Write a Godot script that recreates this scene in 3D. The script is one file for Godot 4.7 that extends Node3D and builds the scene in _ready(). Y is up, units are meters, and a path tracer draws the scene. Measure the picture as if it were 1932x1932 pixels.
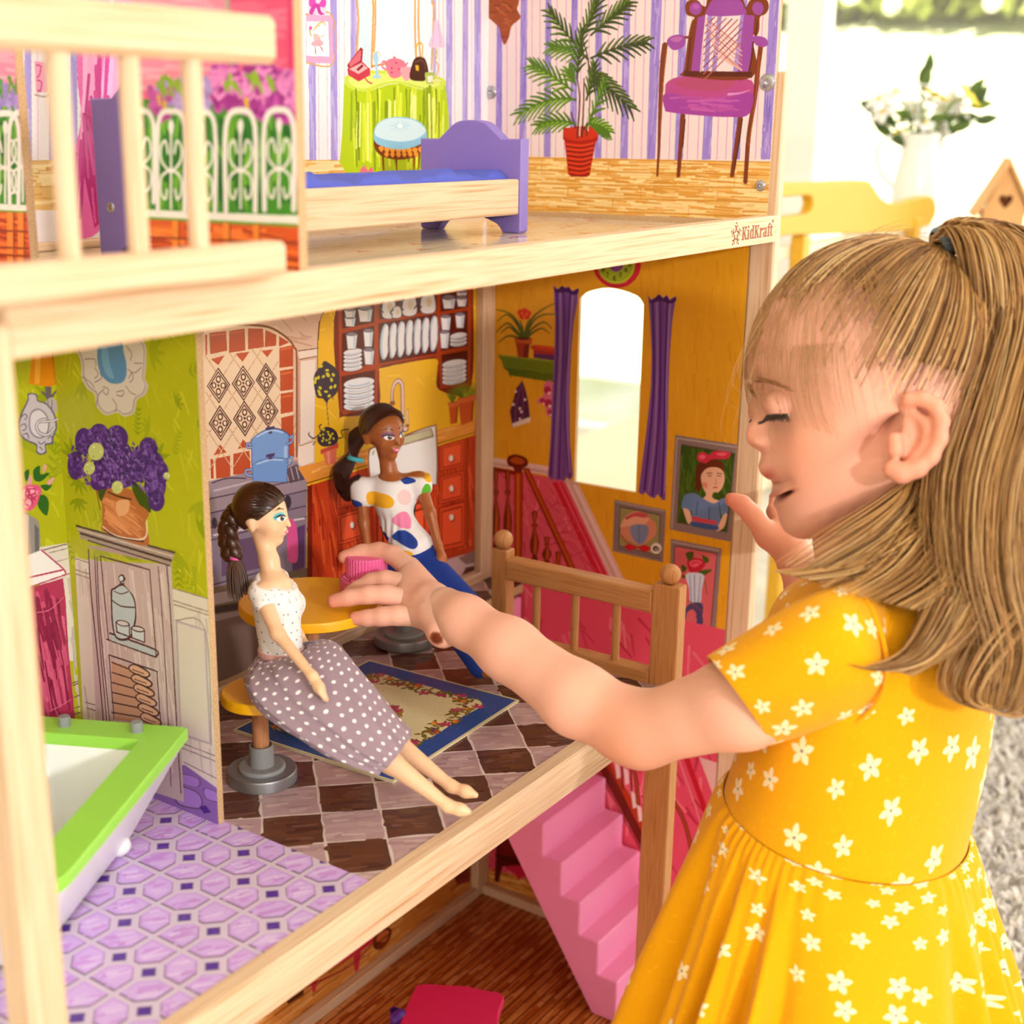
extends Node3D

var mats := {}
var rng := RandomNumberGenerator.new()
var pine_x: StandardMaterial3D
var pine_y: StandardMaterial3D
var pine_z: StandardMaterial3D
var oak_y: StandardMaterial3D
var oak_z: StandardMaterial3D
var house: Node3D
var eye_at := Vector3(-1.1789, 0.4736, 0.8021)
var eye_turn := Basis(Vector3(0.591261, 0.001956, 0.806478), Vector3(0.217353, 0.962609, -0.161685), Vector3(-0.776639, 0.270888, 0.568728))

func _ready() -> void:
	rng.seed = 7
	# ---------- camera, sky, sun, lights, exposure ----------
	var cam := Camera3D.new()
	cam.name = "camera"
	cam.projection = Camera3D.PROJECTION_FRUSTUM
	cam.near = 0.05
	cam.far = 200.0
	cam.size = 0.05 * 1932.0 / 2550.3
	cam.frustum_offset = Vector2(0.05 * 134.7 / 2550.3, 0)
	cam.transform = Transform3D(eye_turn, eye_at)
	var lens := CameraAttributesPhysical.new()
	lens.frustum_focal_length = 50.0
	lens.exposure_aperture = 50.0 / 8.2
	lens.frustum_focus_distance = 1.08
	lens.exposure_multiplier = 1.0
	cam.attributes = lens
	add_child(cam)
	cam.current = true

	var env := Environment.new()
	env.background_mode = Environment.BG_SKY
	env.sky = Sky.new()
	var sm := ProceduralSkyMaterial.new()
	sm.sky_top_color = Color("b9d4f2")
	sm.sky_horizon_color = Color("fdfdf6")
	sm.ground_bottom_color = Color("d8d4c8")
	sm.ground_horizon_color = Color("f6f4ea")
	sm.sun_angle_max = 5.0
	env.sky.sky_material = sm
	env.background_energy_multiplier = 1.2
	env.tonemap_mode = Environment.TONE_MAPPER_LINEAR
	env.tonemap_exposure = 0.86
	env.sdfgi_enabled = true
	env.ssao_enabled = true
	env.ssil_enabled = true
	var we := WorldEnvironment.new()
	we.name = "world_environment"
	we.environment = env
	add_child(we)

	var sun := DirectionalLight3D.new()
	sun.name = "sun"
	sun.light_color = Color("fff2dc")
	sun.light_energy = 7.0
	sun.light_angular_distance = 0.6
	sun.shadow_enabled = true
	sun.look_at_from_position(Vector3(-3, 9, 3.5), Vector3.ZERO)
	add_child(sun)
	# the photographer's flash head behind and above the camera
	lamp_panel("flash_light", Vector3(-2.1, 1.25, 3.9), Vector3(-0.3, 0.2, 0.2), Vector2(0.22, 0.22), 9.5, Color("fff8f0"))
	# daylight of the big garden window beside the girl
	lamp_panel("window_daylight", Vector3(4.8, 1.9, 1.2), Vector3(0.2, 0.1, 0.5), Vector2(4.0, 3.0), 18.0, Color("fffaf0"))
	lamp_panel("added_overhead_fill", Vector3(-0.6, 1.85, 1.8), Vector3(-0.4, 0.0, 0.6), Vector2(2.4, 1.6), 0.5, Color("fffaf4"))  # soft fill panel added under the closed ceiling, no roof opening there

	pine()
	room()
	build_house()
	furniture()
	doll_in_skirt()
	doll_in_jeans()
	girl()

func lamp_panel(called: String, at: Vector3, to: Vector3, size: Vector2, energy: float, tint: Color) -> void:
	var l := AreaLight3D.new()
	l.name = called
	l.area_size = size
	l.light_energy = energy
	l.light_color = tint
	l.area_range = 12.0
	l.area_attenuation = 2.0
	l.shadow_enabled = true
	l.look_at_from_position(at, to)
	add_child(l)

func pine() -> void:
	var t := noise_tex(0.018, [[0.0, "d4a680"], [0.30, "ecd2b6"], [0.55, "f5e2cc"], [0.75, "ebcdae"], [1.0, "cc9a72"]], FastNoiseLite.TYPE_SIMPLEX_SMOOTH, 3, 512, 4)
	pine_x = grain_mat(t, Vector3(0.5, 20, 20), "eee2d6", 0.5)
	pine_y = grain_mat(t, Vector3(20, 0.5, 20), "eee2d6", 0.5)
	pine_z = grain_mat(t, Vector3(20, 20, 0.5), "eee2d6", 0.5)
	oak_y = grain_mat(t, Vector3(30, 1.2, 30), "e2b482", 0.45)
	oak_z = grain_mat(t, Vector3(30, 30, 1.2), "e2b482", 0.45)


# ---------- the room and what stands behind the dollhouse ----------
func room() -> void:
	var white := mat("f6f3ee", 0.8)
	structure("floor", bx(Vector3(-3.6, -0.62, -2.6), Vector3(2.4, -0.5, 4.2), 0), grain_mat(noise_tex(0.02, [[0.0, "cfc4b4"], [1.0, "e6ddd0"]]), Vector3(2, 2, 0.4), "ffffff", 0.6))
	structure("ceiling", bx(Vector3(-3.6, 2.2, -2.6), Vector3(2.5, 2.3, 4.2), 0), white)
	structure("wall_back", bx(Vector3(-3.6, -0.5, -2.7), Vector3(2.5, 2.2, -2.6), 0), white)
	structure("wall_left", bx(Vector3(-3.7, -0.5, -2.7), Vector3(-3.6, 2.2, 4.2), 0), white)
	# the glazed garden side: posts, rails and panes
	var w := structure("window_1", bx(Vector3(2.38, 2.0, -2.6), Vector3(2.46, 2.2, 4.2), 0.004), mat("fbfbfa", 0.4))
	for z in [[-0.690, -0.585], [0.025, 0.075], [0.80, 0.86], [1.9, 2.0], [3.1, 3.2], [4.1, 4.2], [-1.9, -1.8], [-2.6, -2.5]]:
		put("frame_post", bx(Vector3(2.385, -0.5, z[0]), Vector3(2.455, 2.0, z[1]), 0.004), mat("fbfbfa", 0.4), w)
	put("sill_rail", bx(Vector3(2.38, -0.5, -2.6), Vector3(2.46, -0.40, 4.2), 0.004), mat("fbfbfa", 0.4), w)
	var glass := StandardMaterial3D.new()
	glass.transparency = BaseMaterial3D.TRANSPARENCY_ALPHA
	glass.albedo_color = Color(1, 1, 1, 0.04)
	glass.roughness = 0.02
	for z in [[-2.5, -1.9], [-1.8, -0.69], [-0.585, 0.025], [0.075, 0.80], [0.86, 1.9], [2.0, 3.1], [3.2, 4.1]]:
		put("pane", bx(Vector3(2.417, -0.4, z[0]), Vector3(2.423, 2.0, z[1]), 0), glass, w)
	# garden: a lawn rising to flowering shrubs
	var lawn := MB.new()
	for i in 24:
		for j in 24:
			var q := []
			for c in [[0, 0], [0, 1], [1, 1], [1, 0]]:
				var x = 2.5 + (i + c[0]) * 0.75
				var z = -13.0 + (j + c[1]) * 0.9
				q.append(Vector3(x, -0.56 + maxf(0.0, x - 3.0) * 0.30 + 0.03 * sin(x * 2.1 + z) , z))
			lawn.quad(q[0], q[1], q[2], q[3])
	var lm := grain_mat(noise_tex(0.03, [[0.0, "c4cc98"], [0.5, "dcdebc"], [1.0, "ece9d6"]], FastNoiseLite.TYPE_SIMPLEX_SMOOTH, 4, 256, 5), Vector3(0.4, 0.4, 0.4), "ffffff", 0.9)
	structure("ground", lawn.done(), lm)
	var leaf := MB.new()
	leaf.prism(PackedVector2Array([Vector2(0, -0.09), Vector2(0.035, -0.02), Vector2(0.03, 0.04), Vector2(0, 0.09), Vector2(-0.03, 0.04), Vector2(-0.035, -0.02)]), Vector3.ZERO, Vector3.RIGHT, Vector3.UP, 0.004)
	var leaf_mesh := leaf.done()
	var bloom_mesh := MB.new().ball(Vector3.ZERO, Vector3.ONE * 0.06, 8, 6).done()
	var greens := [mat("9aa848", 0.7), mat("8a9a3c", 0.7), mat("b0ba64", 0.7)]
	var spots := [[9.0, -3.9, 1.5, 0.9, 1], [9.2, -2.9, 1.6, 0.8, 1], [9.0, -2.0, 1.4, 0.3, 0], [8.9, -1.2, 1.7, 0.2, 2], [9.1, -0.4, 1.5, 0.3, 0], [9.0, 0.4, 1.6, 0.4, 2], [9.3, -5.0, 1.6, 0.4, 0], [9.2, 1.3, 1.6, 0.2, 1]]
	var names := ["flowering shrub thick with white blossom outside the window, farthest from the birdhouse", "second white flowering shrub outside the window, beside the first", "green shrub with few blossoms outside, left of the window post", "olive green shrub outside, straight behind the window post", "green shrub outside, just right of the window post", "pale olive shrub outside above the birdhouse", "green shrub in the garden hidden behind the dollhouse", "dark shrub in the garden behind the girl's hair"]
	for k in spots.size():
		var s: Array = spots[k]
		var y0 = -0.56 + (s[0] - 3.0) * 0.30
		var t := thing("shrub", Vector3(s[0], y0, s[1]), names[k], "shrub", "shrubs beyond the lawn")
		for pass_ in 2:
			var n := 520 if pass_ == 0 else int(130 * s[3])
			if n == 0:
				continue
			var mm := MultiMesh.new()
			mm.transform_format = MultiMesh.TRANSFORM_3D
			mm.mesh = leaf_mesh if pass_ == 0 else bloom_mesh
			mm.instance_count = n
			for i in n:
				var d := Vector3(rng.randfn(), absf(rng.randfn()), rng.randfn()).normalized()
				var r: float = pow(rng.randf(), 0.4)
				var p := Vector3(d.x * 0.62, d.y * s[2], d.z * 0.72) * (r if pass_ == 0 else 0.98)
				mm.set_instance_transform(i, Transform3D(Basis.from_euler(Vector3(rng.randf() * TAU, rng.randf() * TAU, rng.randf())) * rng.randf_range(0.9, 1.7), p))
			var o := MultiMeshInstance3D.new()
			o.name = "foliage" if pass_ == 0 else "blossom"
			o.multimesh = mm
			o.material_override = greens[s[4]] if pass_ == 0 else mat("fdfcf4", 0.8)
			o.set_meta("kind", "stuff")
			t.add_child(o, true)
	bench()
	white_table()
	birdhouse()
	jug_of_flowers()
	shag_rug()

func bench() -> void:
	var t := thing("bench", Vector3(0.95, -0.5, 0.0), "yellow wooden bench with scrolled back and hand slot behind the dollhouse", "bench")
	var y := mat("e0ac28", 0.5)
	var pts := []
	for q in [Vector3(0.7816, 0.4025, 0), Vector3(0.9412, 0.3997, 0), Vector3(1.0838, 0.3985, 0), Vector3(1.1351, 0.3963, 0), Vector3(1.1641, 0.3851, 0), Vector3(1.1947, 0.3699, 0), Vector3(1.2421, 0.3565, 0), Vector3(1.2886, 0.352, 0), Vector3(1.355, 0.3551, 0), Vector3(1.424, 0.3592, 0), Vector3(1.4782, 0.3583, 0), Vector3(1.5142, 0.3481, 0), Vector3(1.5306, 0.3286, 0), Vector3(1.5164, 0.3113, 0), Vector3(1.4738, 0.3016, 0), Vector3(1.3261, 0.3018, 0), Vector3(1.1577, 0.3075, 0), Vector3(0.959, 0.317, 0), Vector3(0.7957, 0.3247, 0)]:
		pts.append(Vector2(q.x, q.y))
	var p := PackedVector2Array([Vector2(0.45, pts[0].y)])
	for q in pts.slice(0, 4):
		p.append(q)
	for q in curve(pts.slice(3, 17), 4):
		p.append(q)
	p.append_array([pts[18], Vector2(0.45, pts[18].y)])
	# the hand slot, open into the part hidden by the house and closed there by a block
	p.append_array([Vector2(0.45, 0.353), Vector2(0.872, 0.353), Vector2(0.886, 0.357), Vector2(0.892, 0.367), Vector2(0.886, 0.377), Vector2(0.872, 0.381), Vector2(0.45, 0.381)])
	put("back_panel", MB.new().prism(p, Vector3(0, 0, -0.018), Vector3.RIGHT, Vector3.UP, 0.018, 0.002).done(), y, t)
	put("back_panel", bx(Vector3(0.44, 0.31, -0.018), Vector3(0.60, 0.402, 0.0), 0.002), y, t)
	for x in [0.46, 0.855, 1.40]:
		put("leg", bx(Vector3(x, -0.5, -0.018), Vector3(x + 0.028, 0.32, 0.004), 0.002), y, t)
	for q in [[0.285, 0.305], [0.22, 0.25], [0.05, 0.09]]:
		put("slat", bx(Vector3(0.45, q[0], -0.035), Vector3(1.43, q[1], -0.018), 0.002), mat("f6ead0", 0.5), t)
	put("seat", bx(Vector3(0.45, -0.08, -0.40), Vector3(1.43, -0.05, -0.018), 0.003), mat("f6ead0", 0.5), t)
	for x in [0.46, 1.40]:
		put("leg", bx(Vector3(x, -0.5, -0.40), Vector3(x + 0.028, -0.08, -0.37), 0.002), y, t)

func white_table() -> void:
	var t := thing("side_table", Vector3(1.65, -0.5, 0.2), "white side table behind the bench carrying the jug and the birdhouse", "table")
	var w := mat("f8f7f4", 0.4)
	put("table_top", bx(Vector3(1.56, 0.250, -0.20), Vector3(2.05, 0.275, 0.62), 0.004), w, t)
	for q in [Vector2(1.58, -0.17), Vector2(1.98, -0.17), Vector2(1.58, 0.55), Vector2(1.98, 0.55)]:
		put("leg", bx(Vector3(q.x, -0.5, q.y), Vector3(q.x + 0.04, 0.25, q.y + 0.04), 0.003), w, t)

func birdhouse() -> void:
	var c: Vector3 = Vector3(1.5951, 0.2876, 0.1071)
	c.y = 0.275
	var t := thing("birdhouse", c, "small natural wood birdhouse with a heart-shaped hole beside the flower jug", "birdhouse")
	var wood := grain_mat(pine_x.albedo_texture, Vector3(6, 30, 30), "f2cf9c", 0.6)
	var n := Vector3(-0.93, 0, 0.37).normalized()
	var ex := Vector3.UP.cross(n).normalized()
	var top: Vector3 = Vector3(1.6223, 0.4132, 0.0844)
	var h := top.y - c.y
	var eave := h - 0.080
	var heart := [Vector2(0, 0.0)]
	for s in [1.0, -1.0]:
		var half := [Vector2(0, -0.014), Vector2(0.007, -0.006), Vector2(0.0125, 0.002), Vector2(0.012, 0.009), Vector2(0.007, 0.0125), Vector2(0.002, 0.011), Vector2(0, 0.0075)]
		var p := PackedVector2Array([Vector2(0, 0), Vector2(s * 0.037, 0), Vector2(s * 0.037, eave), Vector2(0, h)])
		half.reverse()
		for q in half:
			p.append(Vector2(q.x * s, h - 0.066 + q.y))
		put("front_board", MB.new().prism(p, c, ex, Vector3.UP, 0.004).done(), wood, t)
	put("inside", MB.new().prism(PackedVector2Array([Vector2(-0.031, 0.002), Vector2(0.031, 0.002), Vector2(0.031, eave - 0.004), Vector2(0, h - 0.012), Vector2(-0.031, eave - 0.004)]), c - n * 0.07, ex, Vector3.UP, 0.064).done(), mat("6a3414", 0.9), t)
	for s in [1.0, -1.0]:
		put("side_board", MB.new().prism(PackedVector2Array([Vector2(s * 0.033, 0), Vector2(s * 0.037, 0), Vector2(s * 0.037, eave), Vector2(s * 0.033, eave)]), c - n * 0.075, ex, Vector3.UP, 0.075).done(), wood, t)
		var d := Vector2(0.062, -0.106).normalized()
		var nn := Vector2(-d.y, d.x) * 0.008
		var a := Vector2(0, h + 0.001)
		var b := a + Vector2(0.0, 0) + Vector2(0.052, -0.0985)
		var p := PackedVector2Array([Vector2(0, a.y), Vector2(s * b.x, b.y), Vector2(s * (b.x + nn.x), b.y + nn.y), Vector2(0, a.y + 0.014)])
		put("roof_board", MB.new().prism(p, c - n * 0.085, ex, Vector3.UP, 0.102, 0.0006).done(), wood, t)

func jug_of_flowers() -> void:
	var c: Vector3 = Vector3(1.6593, 0.3264, -0.0874)
	c.y = 0.275
	var t := thing("jug", c, "white china jug holding a bunch of white flowers behind the bench", "jug")
	var k := 2.75 / 2550.0
	var china := mat("f7f7f5", 0.15)
	put("body", MB.new().lathe([[0, 0.0], [29 * k, 0.0], [38 * k, 22 * k], [43 * k, 60 * k], [38 * k, 110 * k], [31 * k, 146 * k], [31 * k, 166 * k], [37 * k, 182 * k], [36 * k, 183 * k], [29 * k, 166 * k], [26 * k, 150 * k]], c, Vector3.UP, 40).done(), china, t)
	var side := -eye_turn.x
	put("handle", MB.new().tube(curve([c + Vector3.UP * 166 * k + side * 30 * k, c + Vector3.UP * 174 * k + side * 54 * k, c + Vector3.UP * 154 * k + side * 76 * k, c + Vector3.UP * 112 * k + side * 66 * k, c + Vector3.UP * 86 * k + side * 40 * k], 5), 0.0065, 10).done(), china, t)
	var b := thing("bouquet", c + Vector3.UP * 0.17, "loose bunch of white and yellow flowers with green leaves in the jug", "flowers")
	var o := c + Vector3.UP * 170 * k
	var greens := [mat("4f6a1e", 0.6), mat("6c8430", 0.6), mat("3c5220", 0.6)]
	var heads := []
	for q in [[1660, 190, 1], [1690, 178, 0], [1720, 196, 0], [1752, 190, 1], [1776, 205, 0], [1800, 190, 0], [1826, 182, 2], [1700, 232, 0], [1742, 236, 0], [1775, 240, 0], [1668, 214, 0], [1806, 222, 0], [1740, 164, 1], [1702, 250, 2], [1768, 262, 0], [1838, 178, 0], [1680, 184, 2], [1764, 182, 2], [1724, 214, 1]]:
		heads.append([px(q[0], q[1], 2.75 + rng.randf_range(-0.06, 0.06)), q[2]])
	for q in heads:
		var head: Vector3 = q[0]
		var stem := put("stem", MB.new().tube(curve([o - Vector3.UP * 0.05, o.lerp(head, 0.5) + Vector3.UP * 0.015, head], 4), 0.0016, 6).done(), greens[1], b)
		var mb := MB.new()
		var n := (head - o + Vector3(-0.6, 0.2, 0.5) * 0.08).normalized()
		var u := n.cross(Vector3.UP).normalized()
		var w := u.cross(n)
		for j in 6:
			var a := TAU * j / 6 + rng.randf() * 0.3
			var d := u * cos(a) + w * sin(a)
			mb.ball(head + d * 0.016 + n * 0.004, Vector3(0.017, 0.0035, 0.008), 10, 6, Basis(d, n, d.cross(n)))
		put("flower", mb.done(), mat("fbfbfb" if q[1] != 2 else "f6d83c", 0.7), b)
		if q[1] != 2:
			put("flower_centre", MB.new().ball(head + n * 0.005, Vector3.ONE * 0.006, 8, 6).done(), mat("f0c020", 0.7), b)
	for q in [[1640, 205, -0.6], [1655, 232, -0.9], [1668, 248, -0.6], [1690, 262, -0.3], [1746, 148, 1.3], [1752, 120, 1.5], [1745, 135, 1.2], [1842, 165, 0.9], [1852, 198, 0.1], [1862, 226, 0.2], [1826, 222, 0.1], [1790, 250, 0.3], [1812, 240, 0.2], [1720, 262, 0.0], [1736, 268, 0.5], [1700, 268, -0.4], [1770, 224, 0.3], [1735, 250, 1.0], [1785, 232, 0.8], [1710, 220, -0.4], [1755, 258, 0.9], [1676, 228, -0.7], [1850, 180, 1.0]]:
		var p := px(q[0], q[1], 2.75 + rng.randf_range(-0.05, 0.05))
		var d := (-side * cos(q[2]) + Vector3.UP * sin(q[2])).normalized()
		var s := d.cross(eye_turn.z).normalized()
		var ring := []
		var nrm := s.cross(d)
		for j in 7:
			var x := j / 6.0
			var wd := 0.011 * sin(PI * pow(x, 0.8)) + 0.0004
			var m := p + d * (x - 0.5) * 0.052 + nrm * 0.006 * sin(x * 3.0)
			ring.append(PackedVector3Array([m - s * wd, m + nrm * 0.0012, m + s * wd, m - nrm * 0.0006]))
		put("leaf", MB.new().loft(ring).done(), greens[int(q[0]) % 3], b)
		put("stalk", MB.new().tube([o - Vector3.UP * 0.03, o.lerp(p, 0.6) + Vector3.UP * 0.01, p - d * 0.02], 0.0009, 5).done(), greens[2], b)

func shag_rug() -> void:
	var t := thing("shag_rug", Vector3(0.9, -0.5, 0.9), "pale grey shaggy rug with raised ridges on the floor behind the girl", "rug")
	put("backing", bx(Vector3(0.06, -0.5, 0.02), Vector3(1.54, -0.492, 1.9), 0.002), mat("cfcac6", 0.95), t)
	var tuft := MB.new()
	tuft.tube([Vector3(0, 0, 0), Vector3(0.002, 0.010, 0.001), Vector3(0.007, 0.016, 0.003)], [0.0038, 0.0034, 0.0012], 5)
	var mm := MultiMesh.new()
	mm.transform_format = MultiMesh.TRANSFORM_3D
	mm.use_colors = true
	mm.mesh = tuft.done()
	mm.instance_count = 26000
	for i in 26000:
		var p := Vector3(rng.randf_range(0.08, 1.52), -0.493, rng.randf_range(0.05, 1.3))
		var ridge := fposmod(p.x * 0.8 - p.z * 0.6 + 0.02 * sin(p.z * 9.0), 0.16)
		var k := rng.randf_range(0.8, 1.4) * (0.45 if ridge < 0.02 else 1.0)
		mm.set_instance_transform(i, Transform3D(Basis(Vector3.UP, rng.randf() * TAU).scaled(Vector3(k, k, k)), p))
		var c := rng.randf_range(0.62, 1.0)
		mm.set_instance_color(i, Color(c, c * 0.98, c * 0.97))
	var o := MultiMeshInstance3D.new()
	o.name = "pile"
	o.multimesh = mm
	var m := StandardMaterial3D.new()
	m.vertex_color_use_as_albedo = true
	m.albedo_color = Color("f4f0ee")
	m.roughness = 0.95
	o.material_override = m
	o.set_meta("kind", "stuff")
	o.position = -t.position
	t.add_child(o, true)

# ---------- dollhouse ----------
func rug_sprig(c: Canvas, o: Vector2, k: int) -> void:
	var col: String = ["8a7a2a", "7a6a20", "9a8a3a", "6a6428"][k % 4]
	for j in 3:
		var a := k * 1.3 + j * 2.1
		var d := Vector2(cos(a), sin(a))
		c.stroke(Color(col), [o, o + d * 13], 3, 13)
		c.stroke(Color(col), [o + d * 13, o + d * 28], 13, 2)
	if k % 5 == 0:
		for j in 9:
			c.disc(Color("c42a6c"), o + Vector2(cos(j * 2.4), sin(j * 2.4)) * sqrt(j) * 6.5, 5.6, 5.6)
	elif k % 5 == 2:
		c.disc(Color("e07a1c"), o, 13, 11)
		c.disc(Color("f09a3c"), o - Vector2(3, 3), 6, 5)
	elif k % 7 == 3:
		c.disc(Color("5a3070"), o + Vector2(12, 5), 6, 6)
		c.disc(Color("5a3070"), o + Vector2(-4, 12), 6, 6)

func print_kitchen_floor() -> Canvas:
	var c := Canvas.new(1995, 1057, "dccbc9", 21)
	for i in range(-2, 40):
		for j in range(-2, 40):
			if (i + j) % 2 == 0:
				continue
			var o := Vector2(0.02 + 0.03 * i, 0.002 + 0.0302 * j) * 3500.0
			var h := 101.0
			var w := func() -> Vector2: return Vector2(c.rng.randf_range(-3, 3), c.rng.randf_range(-3, 3))
			var p := []
			var corners := [Vector2(0, -h), Vector2(h, 0), Vector2(0, h), Vector2(-h, 0)]
			for k in 4:
				for q in 4:
					p.append(o + corners[k].lerp(corners[(k + 1) % 4], q / 4.0) + w.call())
			var dark := (i % 2 == 0)
			c.area(Color("5f3a30") if dark else Color("b5959a"), p)
			c.dabs("68402f" if dark else "bd9fa2", p, 34, 80, 22, 0.76, 0.15, 0.02)
			c.dabs("52302a" if dark else "ab8a90", p, 14, 80, 16, 0.76, 0.1, 0.02)
			c.dabs("744c3e" if dark else "c9adaf", p, 12, 60, 14, 0.76, 0.2, 0.02)
	return c

func print_bath_floor() -> Canvas:
	var c := Canvas.new(1250, 1510, "d4c2de", 22)
	var nodes := func(i: int, k: int) -> bool: return (posmod(k, 3) == 1) == (posmod(i, 2) == 1)
	for i in range(-2, 12):
		for k in range(-9, 7):
			var o := Vector2(-0.5937 - 0.0262 * i + 0.82, 0.1822 + 0.0255 * k) * 5000.0
			var a := 131.0
			var b := 127.5
			# the tile between node (i+1, k) left top and (i, k+1) right bottom
			var cs := [[Vector2(-a, 0), nodes.call(i, k)], [Vector2(0, 0), nodes.call(i - 1, k)], [Vector2(0, b), nodes.call(i - 1, k + 1)], [Vector2(-a, b), nodes.call(i, k + 1)]]
			var p := []
			for q in 4:
				var here: Vector2 = cs[q][0]
				var before: Vector2 = (cs[(q + 3) % 4][0] - here).normalized()
				var after: Vector2 = (cs[(q + 1) % 4][0] - here).normalized()
				var inset := (before + after) * 9.0
				if cs[q][1]:
					p.append(o + here + inset + before * 44)
					p.append(o + here + inset + after * 44)
				else:
					p.append(o + here + inset)
			var m := Vector2.ZERO
			for q in p:
				m += q / p.size()
			c.area(Color("77647c"), p)
			var p2 := []
			var p3 := []
			for q in p:
				p2.append(m + (q - m) * 0.95 + Vector2(4, -3))
				p3.append(m + (q - m) * 0.8 + Vector2(5, -2))
			c.area(Color("c79fe6"), p2)
			c.dabs("cda9ea", p2, 12, 60, 18, 0.8, 0.4, 0.02)
			c.area(Color("d2aeee"), p3)
			c.dabs("c896e2", p3, 9, 70, 17, 0.5, 0.2, 0.02)
			c.dabs("dec4f4", p3, 9, 80, 14, 0.5, 0.2, 0.02)
			if cs[0][1]:
				var s := o + Vector2(-a, 0)
				var t := []
				for q in 4:
					t.append(s + Vector2(cos(q * PI / 2), sin(q * PI / 2)) * 30)
				c.area(Color("8a7a94"), t)
				t = []
				for q in 4:
					t.append(s + Vector2(cos(q * PI / 2), sin(q * PI / 2)) * 25)
				c.area(Color("5a349c"), t)
				c.dabs("6c48b0", t, 5, 20, 6, 0.8, 0.5, 0.04)
	return c

func print_ground_floor() -> Canvas:
	var c := Canvas.new(2016, 735, "c67834", 23)
	for k in 32:
		var y0 := k * 23.0
		var p := [Vector2(0, y0), Vector2(2016, y0), Vector2(2016, y0 + 22), Vector2(0, y0 + 22)]
		c.dabs("cc8040", p, 40, 90, 15, 0.0, 0.02, 0.03)
		c.dabs("ac5a22", p, 40, 110, 13, 0.0, 0.02, 0.03)
		c.dabs("d8945a", p, 16, 80, 12, 0.0, 0.02, 0.03)
		c.stroke(Color("6a2a0c"), [Vector2(0, y0), Vector2(2016, y0)], 5, 5)
		for j in 4:
			var x := fposmod(k * 317.0 + j * 520.0, 2016.0)
			c.stroke(Color("8a421a"), [Vector2(x, y0), Vector2(x, y0 + 22)], 2, 2)
	return c

func print_upper_floor() -> Canvas:
	var c := Canvas.new(2016, 735, "ecdcc6", 24)
	c.dabs("e2c69e", [Vector2(0, 0), Vector2(2016, 0), Vector2(2016, 735), Vector2(0, 735)], 700, 190, 6, 0.0, 0.02, 0.03)
	for k in 110:
		var o := Vector2(c.rng.randf() * 2016, c.rng.randf() * 735)
		var s := c.rng.randf_range(0.5, 1.3)
		for j in 5:
			var d := Vector2(cos(j * 1.26), sin(j * 1.26)) * 9 * s
			c.disc(Color(["d8606a", "c84a7a", "e08a80"][k % 3]), o + d, 7 * s, 7 * s)
		c.stroke(Color("98a04a"), [o + Vector2(12, 6) * s, o + Vector2(30, 14) * s], 7 * s, 3)
		c.stroke(Color("98a04a"), [o - Vector2(12, -6) * s, o - Vector2(28, -14) * s], 7 * s, 3)
	return c

func board(called: String, lo: Vector3, hi: Vector3, m: Material) -> MeshInstance3D:
	return put(called, bx(lo, hi, 0.0004), m, house)

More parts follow.
